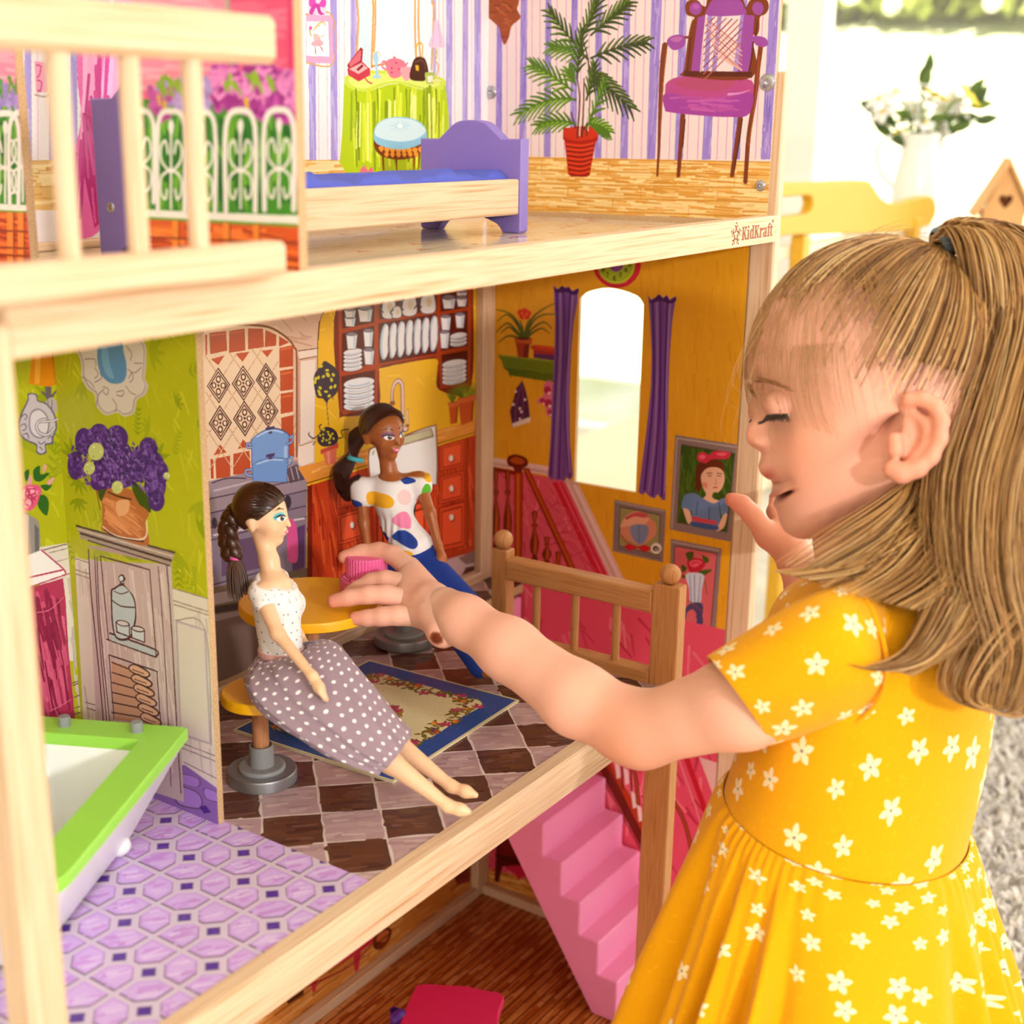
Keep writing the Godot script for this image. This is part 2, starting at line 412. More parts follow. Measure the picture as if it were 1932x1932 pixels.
func build_house() -> void:
	house = thing("dollhouse", Vector3(-0.41, -0.5, 0.15), "tall open wooden dollhouse with printed walls, pink stairs and three storeys", "dollhouse")
	var mdf := grain_mat(noise_tex(0.06, [[0.0, "a8845c"], [0.5, "c4a078"], [1.0, "d6b890"]], FastNoiseLite.TYPE_SIMPLEX_SMOOTH, 4, 256, 11), Vector3(40, 40, 40), "ffffff", 0.8)
	var R := Vector3.RIGHT
	var U := Vector3.UP
	var F := Vector3.BACK
	var b: MeshInstance3D
	# floors
	b = board("middle_floor", Vector3(-0.84, -0.010, 0), Vector3(-0.13, 0, 0.302), mdf)
	sheet("tile_print", rect(0.25, 0.302), Vector3(-0.82, 0, 0.302), R, -F, print_mat(print_bath_floor(), Vector2(0.25, 0.302), 0.22), b)
	var cut := PackedVector2Array([Vector2(0, 0), Vector2(0.44, 0), Vector2(0.44, 0.252), Vector2(0.57, 0.252), Vector2(0.57, 0.302), Vector2(0, 0.302)])
	sheet("tile_print", cut, Vector3(-0.57, 0, 0.302), R, -F, print_mat(print_kitchen_floor(), Vector2(0.57, 0.302), 0.2), b)
	board("landing_board", Vector3(-0.13, -0.010, 0), Vector3(0, 0, 0.050), mdf)
	b = board("upper_floor", Vector3(-0.84, 0.380, 0), Vector3(0, 0.3915, 0.302), mdf)
	sheet("wood_print", rect(0.84, 0.302), Vector3(-0.84, 0.3915, 0.302), R, -F, print_mat(print_upper_floor(), Vector2(0.84, 0.302), 0.12), b)
	b = board("ground_floor", Vector3(-0.84, -0.402, 0), Vector3(0, -0.3905, 0.302), mdf)
	sheet("wood_print", rect(0.84, 0.302), Vector3(-0.84, -0.3905, 0.302), R, -F, print_mat(print_ground_floor(), Vector2(0.84, 0.302), 0.3), b)
	# hall side wall with its arched window opening
	var arch := []
	for q in curve([Vector2(0.1105, 0.3135), Vector2(0.1195, 0.3205), Vector2(0.1455, 0.3258), Vector2(0.1735, 0.3208), Vector2(0.1825, 0.3125)], 8):
		arch.append(q)
	var parts := [[Vector2(0, 0), Vector2(0.1105, 0), Vector2(0.1105, 0.3135), Vector2(0.1105, 0.378), Vector2(0, 0.378)], [Vector2(0.1825, 0), Vector2(0.2878, 0), Vector2(0.2878, 0.378), Vector2(0.1825, 0.378)], [Vector2(0.1105, 0), Vector2(0.1825, 0), Vector2(0.1825, 0.1235), Vector2(0.1105, 0.1235)], [Vector2(0.1825, 0.378), Vector2(0.1105, 0.378)] + arch]
	var hall := print_mat(print_hall_wall(), Vector2(0.292, 0.402), 0.3)
	var wall := MB.new()
	var face := MB.new()
	face.use_uv = true
	for p in parts:
		wall.prism(PackedVector2Array(p), Vector3(0.0048, 0, 0), F, U, 0.0045)
		var q := PackedVector2Array()
		for v in p:
			q.append(v + Vector2(0, 0.012))
		face.prism(q, Vector3(0.0003, -0.012, 0), F, U, 0.0003)
	b = put("side_wall", wall.done(), mdf, house)
	put("wall_print", face.done(), hall, b)
	b = board("side_wall", Vector3(0.0003, -0.390, 0), Vector3(0.0048, 0.0, 0.2878), mdf)
	sheet("wall_print", rect(0.2878, 0.39), Vector3(0.0003, -0.390, 0), F, U, print_mat(print_parlour_side_wall(), Vector2(0.292, 0.39), 0.3), b)
	b = board("side_wall", Vector3(-0.0045, 0.3915, 0), Vector3(-0.0001, 0.70, 0.305), mdf)
	sheet("wall_print", rect(0.305, 0.21), Vector3(-0.0045, 0.397, 0), F, U, print_mat(print_bedroom_side_wall(), Vector2(0.305, 0.21), 0.3), b)
	# back walls
	b = board("back_wall", Vector3(-0.84, -0.390, -0.005), Vector3(0, -0.012, -0.0003), mdf)
	sheet("wall_print", rect(0.84, 0.378), Vector3(-0.84, -0.390, -0.0003), R, U, print_mat(print_parlour_back_wall(), Vector2(0.84, 0.378), 0.3), b)
	b = board("back_wall", Vector3(-0.84, 0, -0.005), Vector3(0, 0.39, -0.0003), mdf)
	sheet("wall_print", rect(0.57, 0.39), Vector3(-0.57, 0, -0.0003), R, U, print_mat(print_kitchen_wall(), Vector2(0.57, 0.39), 0.3), b)
	b = board("back_wall", Vector3(-0.84, 0, 0.0170), Vector3(-0.5760, 0.378, 0.0215), mdf)
	sheet("wall_print", rect(0.264, 0.378), Vector3(-0.84, 0, 0.0215), R, U, print_mat(print_bath_wall(), Vector2(0.27, 0.39), 0.3), b)
	b = board("back_wall", Vector3(-0.84, 0.392, -0.005), Vector3(0, 0.70, -0.0003), mdf)
	sheet("wall_print", rect(0.84, 0.21), Vector3(-0.84, 0.39, -0.0003), R, U, print_mat(print_bedroom_back_wall(), Vector2(0.84, 0.21), 0.3), b)
	# partitions
	b = board("partition", Vector3(-0.5757, 0, 0), Vector3(-0.570, 0.378, 0.166), mdf)
	sheet("wall_print", rect(0.166, 0.378), Vector3(-0.5757, 0, 0), F, U, print_mat(print_bath_divider(), Vector2(0.166, 0.378), 0.3), b)
	var balcony := print_mat(print_balcony_partition(), Vector2(0.312, 0.228), 0.4)
	for z in [[0.0, 0.084], [0.190, 0.311]]:
		b = board("partition", Vector3(-0.6357, 0.392, z[0]), Vector3(-0.629, 0.62, z[1]), mdf)
		var s := sheet("wall_print", PackedVector2Array([Vector2(z[0], 0), Vector2(z[1], 0), Vector2(z[1], 0.228), Vector2(z[0], 0.228)]), Vector3(-0.6357, 0.392, 0), F, U, balcony, b)
	# rails and posts
	put("front_rail", MB.new().prism(PackedVector2Array([Vector2(0.300, 0.379), Vector2(0.3135, 0.379), Vector2(0.3135, 0.402), Vector2(0.300, 0.402)]), Vector3(0.002, 0, 0), F, U, 0.826, 0.0018).done(), pine_x, house)
	put("front_rail", MB.new().prism(PackedVector2Array([Vector2(0.300, -0.026), Vector2(0.316, -0.026), Vector2(0.317, -0.012), Vector2(0.3155, -0.002), Vector2(0.3115, 0.0014), Vector2(0.300, 0.0014)]), Vector3(-0.166, 0, 0), F, U, 0.658, 0.0005).done(), pine_x, house)
	put("corner_post", bx(Vector3(-0.846, -0.5, 0.296), Vector3(-0.824, 0.395, 0.317), 0.002), pine_y, house)
	put("corner_post", bx(Vector3(0.0, -0.5, 0.288), Vector3(0.0125, 0.525, 0.312), 0.0015), pine_y, house)
	put("corner_post", bx(Vector3(-0.022, 0.0003, 0.0), Vector3(-0.0003, 0.38, 0.010), 0.001), pine_y, house)
	put("corner_post", bx(Vector3(-0.022, -0.39, 0.0), Vector3(-0.0003, -0.01, 0.010), 0.001), pine_y, house)
	put("floor_batten", bx(Vector3(-0.57, 0.0003, 0.0), Vector3(-0.022, 0.012, 0.011), 0.001), pine_x, house)
	put("floor_batten", bx(Vector3(-0.84, -0.39, 0.0), Vector3(-0.022, -0.378, 0.011), 0.001), pine_x, house)
	put("floor_batten", bx(Vector3(-0.012, -0.39, 0.010), Vector3(-0.0003, -0.379, 0.29), 0.001), pine_z, house)
	put("floor_batten", bx(Vector3(-0.629, 0.392, 0.0), Vector3(-0.01, 0.398, 0.010), 0.001), pine_x, house)
	bolt(Vector3(-0.0048, 0.516, 0.2975), 0.0064)
	bolt(Vector3(-0.0048, 0.4275, 0.2972), 0.0042)
	bolt(Vector3(-0.0048, 0.5115, 0.004), 0.0056)
	stairs()
	stair_railing()
	balcony_railing()
	logo()

func bolt(at: Vector3, r: float) -> void:
	var b := put("bolt", MB.new().lathe([[0.0, 0.0], [r * 1.18, 0.0], [r * 1.18, 0.0], [r * 1.18, 0.0006], [r * 1.1, 0.0010], [r, 0.0008], [r, 0.0008], [r * 0.95, 0.0016], [r * 0.5, 0.0019], [r * 0.42, 0.0019], [r * 0.42, 0.0019], [r * 0.4, 0.0004], [0.0, 0.0004]], at, Vector3.LEFT, 28).done(), steel(), house)
	b.set_meta("label", "small steel connector bolt")

func steel() -> StandardMaterial3D:
	var m := mat("b8b8c0", 0.25)
	m.metallic = 1.0
	return m

func stairs() -> void:
	var poly := PackedVector2Array()
	var y := -0.014
	var z := 0.0505
	poly.append(Vector2(0.012, y))
	while y > -0.37:
		var n := y - 0.0366
		poly.append_array([Vector2(z - 0.002, y), Vector2(z - 0.0006, y - 0.0006), Vector2(z, y - 0.002), Vector2(z, n + 0.002), Vector2(z + 0.0006, n + 0.0006), Vector2(z + 0.002, n)])
		z += 0.0225
		y = n
	poly.append_array([Vector2(z, y), Vector2(z, -0.39), Vector2(z - 0.050, -0.39), Vector2(0.012, -0.060)])
	var pink := mat("ff9cd2", 0.3)
	put("staircase", MB.new().prism(poly, Vector3(-0.0025, 0, 0), F_(), Vector3.UP, 0.1275, 0.0012).done(), pink, house)

func F_() -> Vector3:
	return Vector3.BACK

func stair_railing() -> void:
	var r := Node3D.new()
	r.name = "stair_railing"
	house.add_child(r, true)
	r.position = Vector3(-0.158, 0, 0.21) - house.position
	put("post", bx(Vector3(-0.166, -0.5, 0.290), Vector3(-0.151, 0.0945, 0.316), 0.001), oak_y, r)
	put("post", bx(Vector3(-0.166, -0.012, 0.120), Vector3(-0.151, 0.0945, 0.137), 0.001), oak_y, r)
	put("top_rail", bx(Vector3(-0.1675, 0.067, 0.137), Vector3(-0.150, 0.087, 0.290), 0.0015), oak_z, r)
	put("bottom_rail", bx(Vector3(-0.167, -0.008, 0.137), Vector3(-0.150, 0.011, 0.290), 0.001), oak_z, r)
	for z in [0.1665, 0.2085, 0.2515]:
		put("baluster", MB.new().lathe([[0.0038, 0.01], [0.0038, 0.067]], Vector3(-0.158, 0, z), Vector3.UP, 16).done(), oak_y, r)
	for z in [0.1285, 0.303]:
		put("ball_finial", MB.new().ball(Vector3(-0.1585, 0.1032, z), Vector3.ONE * 0.0092, 24, 16).done(), oak_y, r)

func balcony_railing() -> void:
	var r := Node3D.new()
	r.name = "balcony_railing"
	house.add_child(r, true)
	r.position = Vector3(-0.74, 0.4, 0.325) - house.position
	put("bottom_rail", bx(Vector3(-0.90, 0.4035, 0.315), Vector3(-0.6655, 0.4205, 0.331), 0.0025), pine_x, r)
	put("top_rail", bx(Vector3(-0.90, 0.505, 0.315), Vector3(-0.668, 0.527, 0.331), 0.003), pine_x, r)
	for x in [-0.796, -0.757, -0.7195]:
		put("baluster", MB.new().lathe([[0.0048, 0.419], [0.0048, 0.507]], Vector3(x, 0, 0.323), Vector3.UP, 18).done(), pine_y, r)

# the maker's mark burnt into the right end of the upper rail
func logo() -> void:
	var ink := mat("9a4a34", 0.7)
	var l := Node3D.new()
	l.name = "maker_mark"
	house.add_child(l, true)
	var o := Vector3(-0.0765, 0.3835, 0.3136)
	l.position = o - house.position
	var t := TextMesh.new()
	var f := SystemFont.new()
	f.font_names = PackedStringArray(["Droid Serif"])
	f.font_weight = 700
	t.font = f
	t.text = "KidKraft"
	t.font_size = 32
	t.pixel_size = 0.00047
	t.depth = 0.0002
	t.horizontal_alignment = HORIZONTAL_ALIGNMENT_LEFT
	var m := MeshInstance3D.new()
	m.name = "lettering"
	m.mesh = t
	m.material_override = ink
	m.position = Vector3(0, 0.006, 0)
	l.add_child(m, true)
	var g := MB.new()
	for k in 5:
		var a := PI / 2 + k * TAU / 5
		var d := Vector3(cos(a), sin(a), 0)
		var e := Vector3(-sin(a), cos(a), 0)
		var c := o + Vector3(-0.0115, 0.0064, 0) + d * 0.0062
		g.ball(c + d * 0.0034, Vector3(0.0011, 0.0011, 0.0002), 10, 6)
		for s in [[-0.0028, 0.0014, 0.0, 0.0], [0.0028, 0.0014, 0.0, 0.0], [-0.0024, -0.0042, 0.0, -0.0006], [0.0024, -0.0042, 0.0, -0.0006]]:
			g.tube([c + e * s[2] + d * s[3], c + e * s[0] + d * s[1]], 0.00062, 6, 0.4, Vector3.BACK)
	put("emblem", g.done(), ink, l)
	put("registered_ring", MB.new().lathe([[0.0016, 0.0], [0.0016, 0.0002], [0.0009, 0.0002], [0.0009, 0.0]], o + Vector3(0.0655, 0.0138, 0), Vector3.BACK, 20).done(), ink, l)

# ---------- dollhouse furniture ----------
func disc_leg(t: Node3D, c: Vector3, seat_r: float, seat_y: float, thick: float, base_r: float, yellow: Material) -> void:
	var silver := mat("9a9a9e", 0.42)
	silver.metallic = 0.75
	var grey := mat("8f9093", 0.4)
	var top := seat_y - thick
	put("base", MB.new().lathe([[0, 0.0003], [base_r, 0.0003], [base_r, 0.0003], [base_r, 0.0078], [base_r - 0.0008, 0.0090], [base_r - 0.0008, 0.0090], [0, 0.0090]], c, Vector3.UP, 48).done(), silver, t)
	put("flange", MB.new().lathe([[base_r * 0.66, 0.0090], [base_r * 0.68, 0.0105], [base_r * 0.66, 0.0118], [base_r * 0.62, 0.0122], [base_r * 0.62, 0.0122], [0, 0.0122]], c, Vector3.UP, 40).done(), grey, t)
	put("sleeve", MB.new().lathe([[0.0095, 0.0120], [0.0092, 0.028], [0.0088, 0.0286], [0.0076, 0.0286], [0.0074, 0.022]], c, Vector3.UP, 32).done(), grey, t)
	put("pole", MB.new().lathe([[0.0063, 0.02], [0.0063, top - 0.002]], c, Vector3.UP, 24).done(), grain_mat(pine_y.albedo_texture, Vector3(60, 4, 60), "c89a78", 0.6), t)
	put("collar", MB.new().lathe([[0.0075, top - 0.007], [0.0105, top - 0.006], [0.0112, top], [0.0, top]], c, Vector3.UP, 32).done(), grey, t)
	put("seat" if seat_r < 0.05 else "table_top", MB.new().lathe([[0, top], [seat_r - 0.001, top], [seat_r, top + 0.001], [seat_r, top + 0.001], [seat_r, seat_y - 0.0012], [seat_r - 0.0012, seat_y], [seat_r - 0.0012, seat_y], [0, seat_y]], c, Vector3.UP, 64).done(), yellow, t)

func furniture() -> void:
	var yellow := mat("f5b60f", 0.35)
	var t := thing("dining_table", Vector3(-0.4094, 0, 0.1088), "round yellow doll table on a grey pedestal in the dollhouse kitchen", "table")
	disc_leg(t, Vector3(-0.4094, 0.0022, 0.1088), 0.058, 0.108, 0.0085, 0.030, yellow)
	t = thing("stool", Vector3(-0.5058, 0, 0.1419), "round yellow doll stool with grey pedestal under the doll in the spotted skirt", "stool", "yellow doll stools")
	disc_leg(t, Vector3(-0.5058, 0.0003, 0.1419), 0.0285, 0.0725, 0.0085, 0.0265, yellow)
	t = thing("stool", Vector3(-0.219, 0, 0.0564), "grey pedestal stool under the doll in blue jeans, behind the girl's hand", "stool", "yellow doll stools")
	disc_leg(t, Vector3(-0.219, 0.0022, 0.0564), 0.0285, 0.0725, 0.0085, 0.0290, yellow)
	# printed mat on the kitchen floor
	var basis := Basis(Vector3.UP, 0.035)
	var o := Vector3(-0.4535, 0.0005, 0.2270)
	t = thing("doll_rug", o, "blue bordered doll rug with printed fruit and leaves on the brown checked floor", "rug")
	put("mat", MB.new().prism(rect(0.184, 0.162), o, basis.x, -basis.z, 0.0013).done(), mat("e8dcc0", 0.7), t)
	sheet("rug_print", rect(0.184, 0.162), o + Vector3(0, 0.0016, 0), basis.x, -basis.z, print_mat(print_rug(), Vector2(0.184, 0.162), 0.3), t)
	# toy cake
	var pink := mat("f26aa8", 0.4)
	var c: Vector3 = Vector3(-0.365, 0.1082, 0.1309)
	t = thing("toy_cake", c, "pink plastic two-tier toy cake held on the yellow doll table", "toy cake")
	var prof := []
	put("lower_tier", MB.new().lathe([[0, 0], [0.0222, 0], [0.0222, 0], [0.0222, 0.012], [0.0210, 0.0138], [0.0195, 0.0142], [0, 0.0142]], c, Vector3.UP, 40).done(), pink, t)
	var rings := []
	for y in [0.0142, 0.0315, 0.0325]:
		var ring := PackedVector3Array()
		for i in 160:
			var a := TAU * i / 160
			var r := 0.0168 + (0.0005 if i % 4 < 2 else -0.0002)
			if y > 0.032:
				r = 0.0160
			ring.append(c + Vector3(cos(a) * r, y, -sin(a) * r))
		rings.append(ring)
	put("upper_tier", MB.new().loft(rings).done(), pink, t)
	var beads := MB.new()
	for i in 26:
		var a := TAU * i / 26
		beads.ball(c + Vector3(cos(a) * 0.0185, 0.0149, sin(a) * 0.0185), Vector3.ONE * 0.0013, 8, 6)
	put("icing_beads", beads.done(), pink, t)
	bed()
	bath()
	parlour()

func bed() -> void:
	var lilac := mat("8a76c8", 0.4)
	var t := thing("doll_bed", Vector3(-0.39, 0.392, 0.126), "purple and natural wood doll bed in the upper storey bedroom", "bed")
	var z0 := 0.074
	var z1 := 0.178
	var outline := func(y0: float, y1: float, y2: float) -> PackedVector2Array:
		var p: PackedVector2Array = PackedVector2Array([Vector2(z0 + 0.002, y0), Vector2(z0 + 0.018, y0)])
		for q in curve([Vector2(z0 + 0.018, y0), Vector2(z0 + 0.026, y0 + 0.008), Vector2(z0 + 0.052, y0 + 0.014), Vector2(z1 - 0.026, y0 + 0.008), Vector2(z1 - 0.018, y0)], 6).slice(1):
			p.append(q)
		p.append_array([Vector2(z1 - 0.002, y0), Vector2(z1, y0 + 0.002), Vector2(z1, y1)])
		p.append(Vector2(z1 - 0.018, y1))
		for q in curve([Vector2(z1 - 0.020, y1), Vector2(z1 - 0.026, y1 + 0.005), Vector2(z1 - 0.040, y2), Vector2(z0 + 0.040, y2), Vector2(z0 + 0.026, y1 + 0.005), Vector2(z0 + 0.020, y1)], 6):
			p.append(q)
		p.append_array([Vector2(z0 + 0.018, y1), Vector2(z0, y1), Vector2(z0, y0 + 0.002)])
		return p
	put("footboard", MB.new().prism(outline.call(0.392, 0.468, 0.482), Vector3(-0.2035, 0, 0), Vector3.BACK, Vector3.UP, 0.012, 0.001).done(), lilac, t)
	var h := put("headboard", MB.new().prism(outline.call(0.392, 0.494, 0.512), Vector3(-0.560, 0, 0), Vector3.BACK, Vector3.UP, 0.012, 0.001).done(), lilac, t)
	put("screw", MB.new().lathe([[0, 0], [0.0034, 0], [0.0034, 0], [0.003, 0.001], [0.001, 0.0012], [0, 0.0004]], Vector3(-0.572, 0.425, 0.088), Vector3.LEFT, 20).done(), steel(), h)
	put("side_rail", bx(Vector3(-0.560, 0.4075, 0.166), Vector3(-0.2155, 0.436, 0.1765), 0.0012), pine_x, t)
	put("side_rail", bx(Vector3(-0.560, 0.4075, 0.076), Vector3(-0.2155, 0.436, 0.0865), 0.0012), pine_x, t)
	var cloth := mat("5560c8", 0.9)
	var rings := []
	for i in 30:
		var x := -0.559 + 0.342 * i / 29.0
		var ring := PackedVector3Array()
		var b := 0.0035 * sin(i * 0.9) + 0.002 * sin(i * 2.3) + 0.003
		for q in [Vector2(0.415, 0.0875), Vector2(0.415, 0.1655), Vector2(0.436, 0.1655), Vector2(0.4385 + b, 0.158), Vector2(0.441 + b * 0.4, 0.126), Vector2(0.4385 + b * 0.6, 0.094), Vector2(0.436, 0.0875)]:
			ring.append(Vector3(x, q.x, q.y))
		rings.append(ring)
	put("mattress", MB.new().loft(rings).done(), cloth, t)

func bath() -> void:
	var A := Vector3(-0.585, 0.075, 0.151)
	var e1 := Vector3(-0.447, 0, -0.894).normalized()
	var e2 := Vector3(-0.894, 0, 0.447).normalized()
	var t := thing("doll_bathtub", A + e1 * 0.06 + e2 * 0.11 - Vector3(0, 0.075, 0), "white plastic doll bathtub with bright green rim and two grey taps", "bathtub")
	var green := mat("9ee052", 0.35)
	var white := mat("f0f2f6", 0.25)
	var ring_at := func(inset: float, y: float, r: float) -> PackedVector3Array:
		var p := PackedVector3Array()
		var w := 0.125 - inset * 2
		var l := 0.222 - inset * 2
		var cs := [[Vector2(inset + w, inset), 0.004, -PI / 2], [Vector2(inset + w, inset + l), r, 0.0], [Vector2(inset, inset + l), r, PI / 2], [Vector2(inset, inset), 0.004, PI]]
		for c in cs:
			var rr: float = c[1]
			var m: Vector2 = c[0] + Vector2(-rr if c[0].x > 0.06 else rr, -rr if c[0].y > 0.1 else rr)
			for k in 9:
				var a: float = c[2] + PI / 2 * k / 8.0
				var q := m + Vector2(cos(a), sin(a)) * rr
				p.append(A + e1 * q.x + e2 * q.y + Vector3(0, y - 0.075, 0))
		return p
	var rr := []
	for q in [[0.026, 0.0662, 0.022], [0.001, 0.0662, 0.03], [0.0, 0.0672, 0.03], [0.0, 0.0740, 0.03], [0.001, 0.075, 0.03], [0.0255, 0.075, 0.022], [0.026, 0.0745, 0.022], [0.026, 0.0662, 0.022]]:
		rr.append(ring_at.call(q[0], q[1], q[2]))
	var mb := MB.new()
	for k in rr.size() - 1:
		mb.loft([rr[k + 1], rr[k]], false, false)
	put("rim", mb.done(), green, t)
	mb = MB.new()
	mb.loft([ring_at.call(0.002, 0.0662, 0.03), ring_at.call(0.006, 0.058, 0.03), ring_at.call(0.030, 0.012, 0.026), ring_at.call(0.034, 0.004, 0.026)], false, false)
	var inner := []
	for q in [[0.026, 0.0665, 0.022], [0.030, 0.058, 0.022], [0.036, 0.030, 0.024], [0.042, 0.020, 0.018], [0.050, 0.0165, 0.012], [0.060, 0.016, 0.001]]:
		inner.append(ring_at.call(q[0], q[1], q[2]))
	inner.reverse()
	mb.loft(inner, true, false)
	put("basin", mb.done(), white, t)
	for q in [Vector2(0.036, 0.05), Vector2(0.036, 0.18), Vector2(0.09, 0.05), Vector2(0.09, 0.18)]:
		put("foot", MB.new().ball(A + e1 * q.x + e2 * q.y + Vector3(0, -0.0675, 0), Vector3(0.009, 0.0075, 0.009)).done(), white, t)
	for q in [Vector2(0.033, 0.013), Vector2(0.086, 0.013)]:
		var c: Vector3 = A + e1 * q.x + e2 * q.y
		put("tap", MB.new().lathe([[0.0042, 0], [0.0042, 0.0065], [0.0037, 0.0072], [0.0037, 0.0072], [0, 0.0074]], c, Vector3.UP, 24).done(), mat("909398", 0.35), t)
	put("drain", MB.new().lathe([[0.008, 0.0], [0.008, 0.0007], [0.006, 0.0007], [0.006, 0.0007], [0, 0.0002]], A + e1 * 0.062 + e2 * 0.130 - Vector3(0, 0.0588, 0), Vector3.UP, 24).done(), mat("b8a8d0", 0.4), t)

func parlour() -> void:
	var hot := mat("ec2f6e", 0.4)
	var violet := mat("5a2aa0", 0.4)
	var b: Vector3 = Vector3(-0.2837, -0.33, 0.1407)
	var t := thing("parlour_chair", Vector3(b.x, -0.39, b.z), "hot pink wooden toy chair with purple leg on the printed plank floor", "chair")
	var pts: Array = [Vector3(-0.2659, -0.335, 0.1055), Vector3(-0.2584, -0.335, 0.1129), Vector3(-0.2499, -0.335, 0.1273), Vector3(-0.2383, -0.335, 0.1458), Vector3(-0.2331, -0.335, 0.1642), Vector3(-0.2277, -0.335, 0.1786), Vector3(-0.2304, -0.335, 0.1847), Vector3(-0.2395, -0.335, 0.189), Vector3(-0.2537, -0.335, 0.1942), Vector3(-0.2818, -0.335, 0.2113), Vector3(-0.3056, -0.335, 0.229), Vector3(-0.3571, -0.335, 0.1592), Vector3(-0.3359, -0.335, 0.1378), Vector3(-0.3202, -0.335, 0.128), Vector3(-0.2996, -0.335, 0.1185), Vector3(-0.2791, -0.335, 0.1104)]
	var p := PackedVector2Array()
	for q in pts:
		p.append(Vector2(q.x, -q.z))
	put("seat", MB.new().prism(p, Vector3(0, -0.339, 0), Vector3.RIGHT, Vector3.FORWARD, 0.009, 0.001).done(), hot, t)
	for q in [Vector3(-0.3009, -0.345, 0.1059), Vector3(-0.2451, -0.345, 0.1788), Vector3(-0.3382, -0.345, 0.1506), Vector3(-0.2947, -0.345, 0.2096)]:
		put("leg", MB.new().lathe([[0.005, -0.39], [0.005, -0.3385]], Vector3(q.x, 0, q.z), Vector3.UP, 16).done(), violet, t)
	put("arm_knob", MB.new().ball(Vector3(-0.3134, -0.332, 0.1202), Vector3(0.010, 0.006, 0.006), 16, 10).done(), violet, t)

# ---------- dolls ----------
# thin painted or stuck-on shape laid on a body: an outline in the plane (ex, ey) carried along -ez to the surface
func patch(mb: MB, b: Blob, o: Vector3, ex: Vector3, ey: Vector3, outline: Array, lift: float, reach := 0.05) -> void:
	var ez := ex.cross(ey).normalized()
	var drop := func(q: Vector2) -> Vector3:
		var p := o + ex * q.x + ey * q.y + ez * reach
		for k in 40:
			var d := b.dist(p, b.bones)
			if d < lift:
				break
			p -= ez * maxf(d - lift * 0.9, 0.00004)
		return p
	var m := Vector2.ZERO
	for q in outline:
		m += q / outline.size()
	var n := outline.size()
	var s := mb.v.size()
	mb.add(drop.call(m))
	for r in [0.35, 0.7, 1.0]:
		for q in outline:
			mb.add(drop.call(m.lerp(q, r)))
	for i in n:
		mb.tri(s, s + 1 + i, s + 1 + (i + 1) % n)
		for r in 2:
			var a := s + 1 + r * n
			mb.tri(a + i, a + n + i, a + n + (i + 1) % n)
			mb.tri(a + i, a + n + (i + 1) % n, a + (i + 1) % n)

func oval(c: Vector2, r: Vector2, tilt := 0.0, n := 14) -> Array:
	var out := []
	for i in n:
		out.append(c + Vector2(cos(TAU * i / n) * r.x, sin(TAU * i / n) * r.y).rotated(tilt))
	return out

func patches(called: String, b: Blob, fr: Array, list: Array, hex: String, lift: float, parent: Node, rough := 0.25) -> MeshInstance3D:
	var mb := MB.new()
	for l in list:
		patch(mb, b, fr[0], fr[1], fr[2], l, lift)
	return put(called, mb.done(), mat(hex, rough), parent)

func plastic(hex: String) -> StandardMaterial3D:
	var m := mat(hex, 0.36)
	m.subsurf_scatter_enabled = true
	m.subsurf_scatter_strength = 0.12
	return m

# many fine strands: each from a path function of (u, v) -> array of points
func strands(mb: MB, paths: Array, r: float, sides := 4, tip := 0.35) -> void:
	for p in paths:
		var radii := []
		for k in p.size():
			radii.append(r * lerpf(1.0, tip, float(k) / (p.size() - 1)))
		mb.tube(p, radii, sides)

